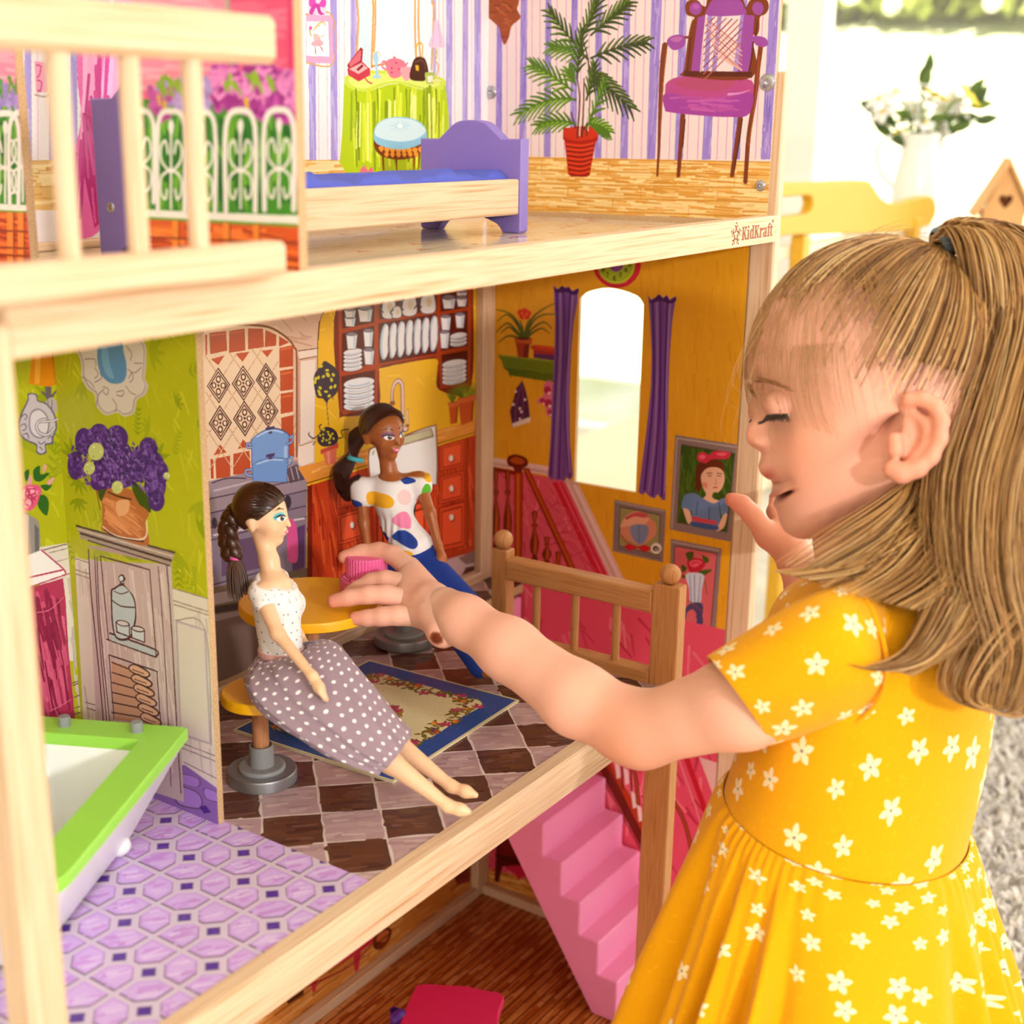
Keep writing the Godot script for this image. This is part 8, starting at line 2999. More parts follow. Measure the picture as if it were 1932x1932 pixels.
func print_bath_divider() -> Canvas:
	var c := Canvas.new(664, 1512, "b4b41c", 3)
	c.draw("""d c2c02c 200 80 9 1.2 0.9 0.03 0 0 664 0 0 900 -664 0
F 8f9a12 34 0 0 664 860
F a0a618 26 0 0 664 860
s cfc0be 194 174 11 64 -1 42 22 29 28 12 3 31 38 22 46 -13 33 7 40 -16 14 -36 34 -19 14 -27 -12 -17 8 -42 -8 -61 -128 -26
s a89496 203 177 11 60 -1 41 21 26 28 13 4 31 33 20 43 -13 30 7 34 -13 15 -36 32 -18 13 -25 -11 -18 9 -40 -8 -58 -121 -26
s d8cac8 209 177 9 60 -1 38 22 26 28 13 3 32 30 19 42 -13 29 7 32 -12 14 -35 32 -18 14 -24 -11 -19 9 -39 -8 -57 -118 -25
l 84707a 2.8 224 225 40 -4 4 18
l 84707a 2.8 262 244 13 17 -16 14
l 84707a 2.8 258 286 30 -15 -5 -14
l 84707a 2.8 291 294 22 5 -7 16 -15 -6
l 84707a 2.8 346 303 29 -7 -7 16 -22 -1
l 84707a 2.7 387 283 15 14 22 5
l 84707a 2.7 400 259 13 -16 4 15 -15 13
l 84707a 2.7 397 234 27 8 28 -18
l 84707a 2.7 397 171 20 20 -7 19
l 84707a 2.9 207 276 33 12 16 14
l 84707a 2.8 328 324 15 17 -7 17
l 84707a 2.7 426 216 32 -3
l 84707a 2.8 257 352 14 -33 25 -18
s 5a8ac0 280 189 -4 42 10 29 24 17 27 4 34 -7 19 -21 3 -34 -8 -32 -8 -29 -67 -2
s 74a2d2 296 191 -1 38 16 32 28 5 -13 -40 -7 -41
f ddd2cc 116 818 60 0 334 12 167 1 43 1 -23 571 -605 90
d ccbcb8 150 140 9 1.5 0.1 0.04 115 827 395 7 199 0 -27 547 -587 88
l 9a847c 3.7 115 823 395 7 167 3
l 9a847c 3.8 115 858 559 12
l 9a847c 3.8 113 871 561 9
f b8a6b4 531 922 118 2 3 344 -129 5
f d8ccc8 539 929 104 1 0 332 -111 2
l 8c7680 3 532 924 117 2 2 342
l 8c7880 3.9 115 1279 72 -5
l 8c7880 3.6 528 1296 142 1
l 8c7880 3.6 532 1311 140 3
l 8c7880 3.6 535 1354 137 13
l 8c7880 3.9 120 1296 62 -2
f 8c66b4 89 1466 451 -104 146 40 13 179 -635 116
s 6a5078 490 1449 22 -16 81 2 9 38 -24 17 -83 8
s a77ed4 497 1451 19 -14 72 2 8 33 -22 14 -73 7
s 6a5078 423 1424 54 2 10 24 -20 24 -51 -2
s a77ed4 427 1427 47 1 9 22 -17 21 -45 -2
s 6a5078 612 1412 51 -3 4 30 -51 3
s a77ed4 616 1413 45 -2 3 26 -45 3
s 6a5078 509 1398 82 -11 4 25 -36 11 -46 1
s a77ed4 514 1399 72 -10 4 23 -31 10 -42 0
f 4a2486 456 1428 42 -11 8 11 -36 11
f 4a2486 588 1478 27 -13 21 15 -29 14
f c8b4b8 176 811 45 0 306 -50 -1 722 -375 22
f c6adb4 189 817 326 -54 4 650 -358 51
d d4c0c4 120 160 9 1.5 0.06 0.04 201 824 308 -52 -1 635 -332 43
l 54383c 4.7 180 784 -2 136 11 266 7 324
l 54383c 3.7 216 799 -8 203 13 314 3 167
l 54383c 3.7 206 801 -6 203 8 315 3 168
l 54383c 4.4 509 768 5 166 0 302 2 223
l 54383c 3.4 474 779 5 163 0 304 -4 203
l 54383c 4.7 232 794 206 1
l 54383c 4.2 232 794 9 254
l 54383c 4 438 795 6 258
l 54383c 4.8 237 1049 16 0 190 6
l 54383c 4.8 239 1096 207 2
l 54383c 4.3 239 1096 3 205
l 54383c 4.1 443 1099 4 169
f b8c0cc 249 1028 190 4 2 20 -189 -4
l 54383c 5.8 249 1026 190 6 4 21
s 54383c 264 902 18 -23 26 -18 -2 -17 15 -9 13 6 -8 18 17 14 22 17 6 33 -7 49 -32 55 -65 1
s bcc6d4 271 903 14 -19 26 -16 20 1 27 22 8 31 -8 47 -28 50 -58 4
e bcc6d4 320 848 9 -2 -1 10
l 54383c 4.2 266 919 41 11 62 -9
l 54383c 3.1 281 890 30 2 31 -13
f 54383c 277 985 62 -6 -2 40 -59 -1
f c8d0dc 281 988 53 -5 -1 32 -49 -2
e 54383c 309 982 30 -2 -4 10
e d0c8d0 309 982 24 -2 -2 7
f 54383c 341 988 62 -5 -3 39 -57 -2
f c8d0dc 346 991 52 -5 -2 32 -48 -2
e 54383c 373 985 29 -2 -3 10
e d0c8d0 373 985 24 -2 -2 6
f c89a84 248 1113 140 2 39 38 2 115 -187 33
s 54383c 321 1113 26 -15 42 3 23 8 -1 13 -24 9 -55 -3
s d8ac94 327 1113 21 -11 37 4 21 6 -2 9 -20 6 -49 -3
l 54383c 4.3 250 1117 71 3
l 7a4c44 3.2 339 1118 49 1
s 54383c 329 1142 25 -16 42 3 24 8 -2 13 -24 9 -55 -2
s d8ac94 335 1141 20 -10 37 4 21 5 -2 9 -19 6 -50 -3
l 54383c 4.3 247 1149 81 -1
l 7a4c44 3.2 346 1146 49 1
s 54383c 336 1170 26 -15 42 2 23 8 -1 13 -25 9 -54 -2
s d8ac94 342 1169 20 -10 37 4 22 5 -2 9 -20 6 -49 -2
l 54383c 4.3 244 1182 91 -5
l 7a4c44 3.2 354 1174 48 1
s 54383c 343 1199 26 -16 42 3 23 7 -1 13 -25 10 -54 -2
s d8ac94 349 1198 21 -11 37 4 21 5 -2 10 -20 6 -49 -3
l 54383c 4.3 240 1214 103 -9
l 7a4c44 3.2 361 1203 48 1
s 54383c 350 1227 26 -15 42 2 23 7 -1 14 -24 9 -55 -2
s d8ac94 357 1227 20 -11 37 3 21 6 -2 9 -19 6 -50 -2
l 54383c 4.4 237 1247 113 -13
l 7a4c44 3.2 368 1232 49 0
s 54383c 358 1256 25 -16 42 2 24 7 -1 14 -25 9 -54 -1
s d8ac94 364 1255 20 -11 37 4 21 5 -1 9 -20 7 -50 -2
l 54383c 4.4 234 1280 123 -18
l 7a4c44 3.2 376 1260 48 1
f b09498 168 774 375 -49 -17 40 -333 13
f a8928e 133 720 411 5 -22 42 -342 -12 -31 2
l 4a3230 5.6 133 720 411 5
l 4a3230 7.1 151 740 378 11
l d8c4bc 3.5 140 729 396 8
l 4a3230 4 180 756 342 11
e 4a3438 317 844 14 -3 -1 12
e d0d8e4 315 845 9 -2 -1 8
s b8683c 232 596 26 -24 136 2 43 24 11 34 -17 30 1 64 -177 -9 -6 -23 3 -65
d d8885a 160 120 9 0.35 0.1 0.06 254 612 170 4 3 94 -159 -3
s e8a880 317 618 52 -12 -9 37 -41 15
l f8dcd0 4.4 251 702 56 18 115 -13 16 -54
l 3a1c14 3.9 256 709 57 14 108 -7
l 3a1c14 4.4 284 595 40 6 57 0
l 8a3c20 3.9 233 595 11 59
s 3c5014 245 580 35 0 -14 26 -15 21 -11 -17
s 3c5014 384 564 23 -12 32 23 20 24 -5 28 -19 -9 -27 -11
e 4a1c7a 149 538 36 -5 -5 43
e 4a1c7a 193 462 39 -5 -4 40
e 4a1c7a 260 437 44 -6 -4 36
e 4a1c7a 334 435 48 -6 -4 39
e 4a1c7a 278 485 58 -8 -4 40
e 4a1c7a 346 484 51 -7 -4 44
e 4a1c7a 460 448 38 -5 -3 35
e 4a1c7a 473 492 49 -7 -3 43
e 4a1c7a 480 545 44 -7 -4 47
e 4a1c7a 482 587 33 -5 -3 32
e 4a1c7a 272 550 58 -9 -4 40
e 4a1c7a 353 533 57 -9 -4 40
e 4a1c7a 412 501 45 -7 -4 47
e 4a1c7a 240 574 30 -5 -2 24
e 4a1c7a 504 507 32 -5 -3 35
d 6c3ea4 420 16 9 0.8 1.6 0.08 123 503 92 -84 128 -24 41 49 101 -29 35 25 9 90 -39 83 -84 -49 -174 28 -118 -15
d 8a66bc 260 12 7 0.8 1.6 0.08 163 466 51 -35 117 -27 41 49 101 -22 39 48 6 52 -32 75 -78 -58 -163 34 -67 -38
d 30105c 200 12 8 0.8 1.6 0.03 134 510 80 -79 117 -27 52 47 101 -29 33 56 -15 125 -95 -47 -174 31
e c8cc84 243 484 34 -5 -3 26
e eef0cc 264 482 4 0 0 2
e 8a9a5c 231 500 4 -1 0 2
e eef0cc 235 472 4 0 0 2
e 8a9a5c 264 482 4 0 0 2
e eef0cc 231 500 4 -1 0 2
e 8a9a5c 235 471 4 0 0 2
e eef0cc 264 482 4 0 0 2
e 8a9a5c 231 500 4 -1 0 2
e eef0cc 235 471 4 0 0 2
e c8cc84 209 537 25 -4 -2 19
e eef0cc 224 535 4 -1 0 2
e 8a9a5c 200 549 4 -1 0 2
e eef0cc 202 528 4 -1 0 2
e 8a9a5c 224 535 4 -1 0 2
e eef0cc 200 548 4 -1 0 2
e 8a9a5c 202 528 4 -1 0 2
e eef0cc 224 535 4 -1 0 2
e 8a9a5c 199 548 4 -1 0 2
e eef0cc 203 528 4 -1 0 2
e c8cc84 324 575 24 -4 -2 19
e eef0cc 338 573 3 -1 0 2
e 8a9a5c 315 587 3 -1 0 2
e eef0cc 318 566 3 -1 0 2
e 8a9a5c 338 573 3 -1 0 2
e eef0cc 315 587 3 -1 0 2
e 8a9a5c 318 566 3 -1 0 2
e eef0cc 338 573 3 -1 0 2
e 8a9a5c 315 586 3 -1 0 2
e eef0cc 318 566 3 -1 0 2
e c8cc84 528 511 13 -2 -1 10
e eef0cc 536 510 3 0 0 2
e 8a9a5c 524 517 3 0 0 2
e eef0cc 525 506 3 0 0 2
e 8a9a5c 536 510 3 0 0 2
e eef0cc 524 517 3 0 0 2
e 8a9a5c 525 506 3 0 0 2
e eef0cc 536 510 3 0 0 2
e 8a9a5c 523 517 3 0 0 2
e eef0cc 525 506 3 0 0 2""")
	return c

func print_bath_wall() -> Canvas:
	var c := Canvas.new(945, 1365, "b2b41a", 4)
	c.draw("""d c0c02a 200 80 9 1.2 0.9 0.03 0 0 945 0 0 1000 -945 0
F 93a012 50 0 0 945 900
F a2a81a 30 0 0 945 900
f e08a14 864 209 64 8 12 87 -5 10 -34 2 -56 -15
f f0a83a 874 210 16 2 -13 93 -16 -2
f c87408 919 216 9 1 12 87 -18 8
f 6a5c64 893 314 18 3 -2 20 10 5 -25 7 3 14 -6 -28
l 6a5c64 6 883 327 20 15 23 -12
s b4a8b0 890 355 8 -9 14 -1 12 15 -4 24 -13 5 -16 -10
l 6a5c64 2.3 898 349 -3 35
l 6a5c64 2.3 910 351 -4 36
s 6c6470 836 340 3 -15 14 -1 14 7 2 14 24 11 22 31 4 35 -13 23 -4 16 -21 0 0 18 -17 3 -14 -9 1 -17 -24 -15 -18 -17 -4 -28 9 -26
s c4bcc8 840 342 2 -13 11 -2 10 7 3 13 24 12 20 28 4 34 -12 20 -5 15 -19 0 -1 18 -12 4 -11 -8 1 -17 -25 -15 -17 -16 -3 -25 9 -25
s 8c8490 837 388 10 -19 20 -4 20 14 10 26 -7 26 -22 10 -23 -11 -9 -18
s d8d2dc 841 388 8 -15 18 -4 17 13 8 23 -6 23 -18 9 -20 -10 -8 -16
l 6c6470 9 885 396 -16 0 -11 12 8 19 24 8 22 -14
l d8d2dc 4.9 885 396 -16 0 -11 12 8 19 24 8 22 -14
l 6c6470 6.7 872 399 33 4 26 -3
l d8d2dc 3.7 872 399 33 4 25 -3
l 6c6470 2.6 817 378 9 -6 7 8 -8 6
l 6c6470 2.6 811 400 13 -4 2 14 -12 1
l 6c6470 2.6 817 422 12 -1 3 14
l 6c6470 2.6 860 447 7 8 13 -5
l 6c6470 2.7 889 445 10 -5 2 11
l 6c6470 2.6 862 461 8 9
s 2c6422 814 539 -4 -22 15 -6 -3 19
s 2c6422 838 540 0 -24 20 -8 0 22 27 2 -27 16
s 2c6422 857 558 33 6 -18 12 -13 -10
s 2c6422 846 584 21 3 9 22 -10 30 -22 -27
s e0a0a4 865 525 5 -18 8 6 -7 14
s e0a0a4 874 555 18 -9 7 3 -15 14
s e0a0a4 815 550 10 -23 7 5 -5 22
s e05a84 795 559 22 -10 32 8 9 16 -8 12 -10 19 -21 11 -24 -10
d f4a0b8 60 22 9 0.6 1.5 0.06 799 564 21 -10 28 10 -2 20 -27 26 -20 -8
d c03a64 40 18 7 0.6 1.5 0.04 799 564 21 -10 28 10 -2 20 -27 26 -20 -8
s 96908e 789 628 23 -9 4 8 21 16 5 26 -5 71 -19 13 -25 1 -28 -8
s c4c0c0 796 633 16 -7 -1 21 -12 90 -9 5
f 6a6668 828 651 12 17 -6 67 -13 8
f ddd4cc 838 715 109 12 -22 323 -115 -38
l 7a6458 3.1 850 725 97 3
l 8c7668 2.3 866 737 80 3
l a8988c 2.4 880 765 63 2
l 8c7668 2.4 902 808 38 -1
d c4b8b0 60 120 8 1.5 0.1 0.04 915 803 42 -1 -17 408 -32 -12
l 7a6458 3.4 906 1106 43 1
l 7a6458 3.4 907 1113 41 0
l 7a6458 3.4 907 1147 40 0
l 7a6458 3.5 907 1178 38 3
l 7a6458 3.5 906 1194 39 5
f f0ecec 676 739 166 -16 61 65 7 19 -111 3 -129 -7
l b4305a 3.6 842 723 61 65 8 18
l b4305a 4.4 801 785 102 7
l b4305a 3.6 800 810 110 -3
f b03458 670 803 133 10 98 1 3 59 -3 141 4 196 -106 -31 -163 -60
d d0587a 90 160 12 1.45 0.1 0.05 811 824 84 0 -1 370 -90 -21
d 8a2044 70 160 8 1.45 0.1 0.04 811 824 84 0 -1 370 -90 -21
l d8708c 2.4 814 882 39 4 47 -21
l d8708c 2.5 828 1158 37 -3 33 -5""")
	return c

func print_bedroom_side_wall() -> Canvas:
	var c := Canvas.new(1220, 840, "ead8dc", 6)
	c.draw("""f 9d84d6 39 -28 24 1 9 672 -30 0
d b8a2e4 26 90 5 1.6 0.03 0.03 39 -17 24 1 9 655 -30 0
d 8670c8 20 90 4 1.6 0.03 0.03 39 -17 24 1 9 655 -30 0
f 9d84d6 150 -22 30 1 8 664 -33 1
d b8a2e4 26 90 5 1.6 0.03 0.03 150 -11 30 1 7 647 -32 1
d 8670c8 20 90 4 1.6 0.03 0.03 150 -11 30 1 7 647 -32 1
f 9d84d6 263 -16 26 1 14 656 -32 1
d b8a2e4 26 90 5 1.6 0.03 0.03 263 -5 26 1 14 639 -32 1
d 8670c8 20 90 4 1.6 0.03 0.03 263 -5 26 1 14 639 -32 1
f 9d84d6 379 -10 27 1 15 648 -32 1
d b8a2e4 26 90 5 1.6 0.03 0.03 380 1 27 1 14 632 -32 0
d 8670c8 20 90 4 1.6 0.03 0.03 380 1 27 1 14 632 -32 0
f 9d84d6 483 -4 28 1 21 641 -31 0
d b8a2e4 26 90 5 1.6 0.03 0.03 483 6 28 2 21 624 -31 0
d 8670c8 20 90 4 1.6 0.03 0.03 483 6 28 2 21 624 -31 0
f 9d84d6 604 2 27 2 15 632 -33 0
d b8a2e4 26 90 5 1.6 0.03 0.03 604 13 27 1 15 616 -34 1
d 8670c8 20 90 4 1.6 0.03 0.03 604 13 27 1 15 616 -34 1
f 9d84d6 718 8 44 3 0 623 -35 0
d b8a2e4 26 90 5 1.6 0.03 0.03 719 19 44 2 -1 607 -35 1
d 8670c8 20 90 4 1.6 0.03 0.03 719 19 44 2 -1 607 -35 1
f 9d84d6 833 14 28 2 15 616 -34 1
d b8a2e4 26 90 5 1.6 0.03 0.03 834 25 28 1 14 600 -34 1
d 8670c8 20 90 4 1.6 0.03 0.03 834 25 28 1 14 600 -34 1
f 9d84d6 954 21 27 1 7 608 -35 1
d b8a2e4 26 90 5 1.6 0.03 0.03 955 31 27 2 5 592 -34 0
d 8670c8 20 90 4 1.6 0.03 0.03 955 31 27 2 5 592 -34 0
f 9d84d6 1066 27 28 1 8 600 -32 1
d b8a2e4 26 90 5 1.6 0.03 0.03 1066 37 28 2 8 584 -32 0
d 8670c8 20 90 4 1.6 0.03 0.03 1066 37 28 2 8 584 -32 0
f 9d84d6 1177 33 35 2 6 591 -35 1
d b8a2e4 26 90 5 1.6 0.03 0.03 1178 43 35 2 4 576 -35 1
d 8670c8 20 90 4 1.6 0.03 0.03 1178 43 35 2 4 576 -35 1
f 9d84d6 -79 -35 26 2 4 680 -31 0
d b8a2e4 26 90 5 1.6 0.03 0.03 -79 -23 27 1 3 663 -31 0
d 8670c8 20 90 4 1.6 0.03 0.03 -79 -23 27 1 3 663 -31 0
l d88ac4 3.2 82 -20 8 257 6 406
l d88ac4 3.2 125 -18 9 256 7 405
l d88ac4 3.1 202 -14 5 254 5 402
l d88ac4 3.1 238 -12 6 253 6 400
l d88ac4 3.1 315 -8 5 251 6 397
l d88ac4 3.1 356 -6 5 250 5 395
l d88ac4 3 423 -2 6 248 6 392
l d88ac4 3 457 0 7 247 8 390
l d88ac4 3 539 4 7 245 9 387
l d88ac4 2.9 585 6 1 244 3 386
l d88ac4 2.9 655 10 4 242 6 382
l d88ac4 2.9 693 12 5 241 6 381
l d88ac4 2.9 775 17 2 238 5 377
l d88ac4 2.8 815 19 1 237 4 376
l d88ac4 2.8 888 23 1 235 5 373
l d88ac4 2.8 930 25 1 234 5 371
l d88ac4 2.7 1008 29 0 232 5 368
l d88ac4 2.7 1040 31 2 231 6 366
l d88ac4 2.7 1124 35 3 230 9 362
l d88ac4 2.7 1158 37 -1 228 5 361
f e9b765 -189 637 379 -8 1097 6 16 209 -1491 50
d f4d496 110 150 10 0.02 0.04 0.04 -111 639 1370 -3 3 43 -1372 8
d dc9c44 60 120 8 0.02 0.04 0.04 -111 639 1370 -3 3 43 -1372 8
l cf8e34 4.1 -111 635 1387 1
d f4d496 110 150 10 0.02 0.04 0.04 -110 685 1372 -4 3 43 -1375 9
d dc9c44 60 120 8 0.02 0.04 0.04 -110 685 1372 -4 3 43 -1375 9
l cf8e34 4.2 -110 681 1389 0
d f4d496 110 150 10 0.02 0.04 0.04 -110 738 1375 -10 4 43 -1378 15
d dc9c44 60 120 8 0.02 0.04 0.04 -110 738 1375 -10 4 43 -1378 15
l cf8e34 4.2 -110 734 1393 -7
d f4d496 110 150 10 0.02 0.04 0.04 -109 789 1378 -14 3 43 -1381 20
d dc9c44 60 120 8 0.02 0.04 0.04 -109 789 1378 -14 3 43 -1381 20
l cf8e34 4.2 -109 786 1395 -12
d f4d496 110 150 10 0.02 0.04 0.04 -109 841 1382 -17 3 43 -1384 23
d dc9c44 60 120 8 0.02 0.04 0.04 -109 841 1382 -17 3 43 -1384 23
l cf8e34 4.2 -109 837 1399 -13
l cf8e34 2.6 263 642 -1 43
l cf8e34 2.5 565 643 0 41
l cf8e34 2.4 884 648 0 40
l cf8e34 2.6 387 740 -1 42
l cf8e34 2.4 709 737 0 41
l cf8e34 2.3 1086 688 1 39
l cf8e34 2.4 911 793 1 40
l cf8e34 2.5 588 781 0 41
l cf8e34 2.3 1023 745 1 39
l cf8e34 2.2 1175 692 1 38
s 9a4a24 -28 -43 167 9 3 79 -8 28 17 29 -16 16 -14 8 -14 14 -10 37 -16 24 -9 -2 -11 -26 -12 -35 -30 -25 -30 -24 0 -29 -30 -35
l 6a2c10 3.9 3 38 37 19 36 -10 37 19
l 6a2c10 3.9 47 23 22 12 28 -15 22 18
l 7a3818 3.9 -4 77 139 6
l 7a3818 3.9 61 173 36 1
f f0b83a 39 -28 43 2 -6 39 -15 3 -14 -5
d b4602e 50 40 6 0.3 0.6 0.05 -13 -31 145 8 3 135 -56 73 -30 -53 -53 -42
f a81208 358 518 152 0 4 45 -9 6 -23 127 -13 6 -70 0 -14 -9 -19 -123 -9 -11
s c82a14 363 524 58 -11 75 2 16 20 -14 23 -68 9 -56 -8 -15 -18
l d83a1c 8.9 369 579 72 6 57 -10
l 70100a 3.8 370 588 71 6 56 -11
l d83a1c 8.9 373 596 68 6 55 -10
l 70100a 3.8 375 605 66 6 54 -11
l d83a1c 8.9 377 614 65 5 51 -10
l 70100a 3.8 379 623 63 6 50 -12
l d83a1c 9 381 631 61 6 48 -10
l 70100a 3.8 383 640 60 6 46 -11
l d83a1c 9 385 649 58 5 44 -10
l 70100a 3.8 387 657 56 6 43 -11
l d83a1c 9 389 666 55 6 41 -11
l 70100a 3.8 391 675 53 6 40 -11
l d83a1c 9 393 684 51 5 38 -10
l 70100a 3.8 395 692 50 6 36 -11
t 5c2418 7.6 5.1 422 555 6 -140 -13 -79
t 5c2418 7.5 5 443 552 3 -103 -1 -113
t 5c2418 7.5 5 463 546 9 -131 -12 -146 -30 -79
t 5c2418 7.6 5 414 518 -23 -58
t 5c2418 7.5 5 452 524 42 -75
l f0dcd8 3.8 432 547 4 -121 0 -68
l f0dcd8 3.8 469 529 -1 -148
R 3a4a14 7a9a3a 8 68 460 269 -104 -97 -66 -76
R 3a4a14 66822a 7 67 430 190 47 -74 15 -66
R 3a4a14 66822a 8 67 470 181 86 -61 61 -42
R 38441a 66782e 8 67 473 264 119 -43 102 -6
R 38441a 66782e 9 74 468 314 46 31 126 94
R 4e7416 8aa848 7 61 446 258 -79 -34 -66 -4
R 4e7416 8cb43a 9 75 411 415 -108 -23 -139 68
R 4e7416 98bc48 8 75 396 381 -106 -65 -72 -30
R 4e7416 8cb43a 7 63 414 506 -81 -26 -81 27
R 3a4a14 66822a 6 50 458 415 24 -63 6 -60
R 4e7416 7c9a34 6 50 462 518 51 -84 17 -74
R 4e7416 8cb43a 6 50 469 506 33 -4 49 27
R 3a4a14 66822a 7 56 415 336 1 -85 13 -83
R 4e7416 8aa848 4 56 409 358 -20 -25 -9 -21
t 7c3818 23.2 8.1 782 229 -7 80 -1 142 2 132 -1 110
t 7c3818 18.5 16.3 1156 245 -6 82 -5 94 -14 132 -1 156
t 7c3818 19.8 15.1 868 476 -3 106 -3 111
t 7c3818 19.1 16.8 1095 482 -6 77 -13 129
l a0542a 4.6 790 245 -8 118 -2 165
l a0542a 4.4 1153 276 -6 176 -15 128
l 4a1c0c 4.7 878 489 -4 99
l 4a1c0c 5 1103 489 -7 80 -12 92
s b4488a 791 385 6 -27 42 -18 74 -4 120 4 72 10 32 18 -1 53 -11 52 -82 8 -122 -7 -107 -11 -21 -12
s a040a0 792 396 125 18 121 1 95 -15 -8 73 -82 8 -122 -7 -107 -11 -21 -12
s b04a74 828 364 54 -21 122 0 66 14 -45 31 -109 -1
t d08ad0 9 2.8 1044 403 47 -4 34 -10
d b854a8 50 110 9 0.02 0.1 0.04 799 407 328 3 -8 58 -299 -12
s 7c3818 874 205 10 -52 11 -16 -31 -11 -8 -32 17 -17 31 3 19 17 14 4 6 -26 25 -14 59 1 42 9 14 23 9 17 13 -21 34 -7 29 10 8 25 -11 20 -19 9 0 41 -10 23 -15 2 9 135 -263 -10 -2 -27
f e6d4dc 938 129 150 6 -8 192 -147 -3
f 9d84d6 946 129 18 1 -3 193 -19 0
f 9d84d6 985 131 17 0 -11 193 -18 0
f 9d84d6 1073 134 17 1 -16 191 -18 -1
s 9a4aa4 949 99 20 -20 47 -4 48 11 19 23 2 27 -137 -3
f 9a4aa4 908 138 30 -9 -4 195 -42 -1
f 9a4aa4 1085 135 40 6 -4 187 -47 -1
e 9a4aa4 898 107 24 1 1 22
e 9a4aa4 1136 118 21 1 2 22
e b45ab4 899 101 12 1 1 9
f 5a2410 865 319 264 9 -1 17 -261 -7
l 8c3c40 4.5 933 175 41 -36
l c07c78 3.9 937 139 143 104
l b0604e 4.5 935 197 62 -55
l dfa6a0 3.9 943 155 143 103
l b0604e 4.5 936 219 83 -74
l dfa6a0 3.9 949 171 139 103
l 8c3c40 4.5 937 242 105 -94
l c07c78 3.9 955 187 134 102
l b0604e 4.5 939 264 125 -113
l dfa6a0 3.9 960 202 130 103
l b0604e 4.5 940 286 140 -126
l dfa6a0 3.9 966 218 125 103
l 8c3c40 4.5 941 308 141 -126
l c07c78 3.9 972 234 119 89
l b0604e 4.5 943 331 140 -128
l dfa6a0 3.9 978 250 113 73
l b0604e 4.6 944 353 141 -128
l dfa6a0 3.9 983 266 108 57
l e8d0cc 4 930 323 4 -100 7 -94
l 5a2410 5.7 885 195 -3 63 -6 75
l 5a2410 6.5 1127 228 -3 57 -8 56
l 4a1c0c 3.2 1138 162 -3 41
s 9a4aa4 789 218 11 -18 31 -7 29 7 1 31 -27 14 -25 -3
s b868b4 801 208 30 -9 21 7 -20 13
s 9a4aa4 1120 213 22 -4 29 8 12 20 -16 9 -29 -7
l 7c3818 9.1 863 204 19 -4 3 -26""")
	return c

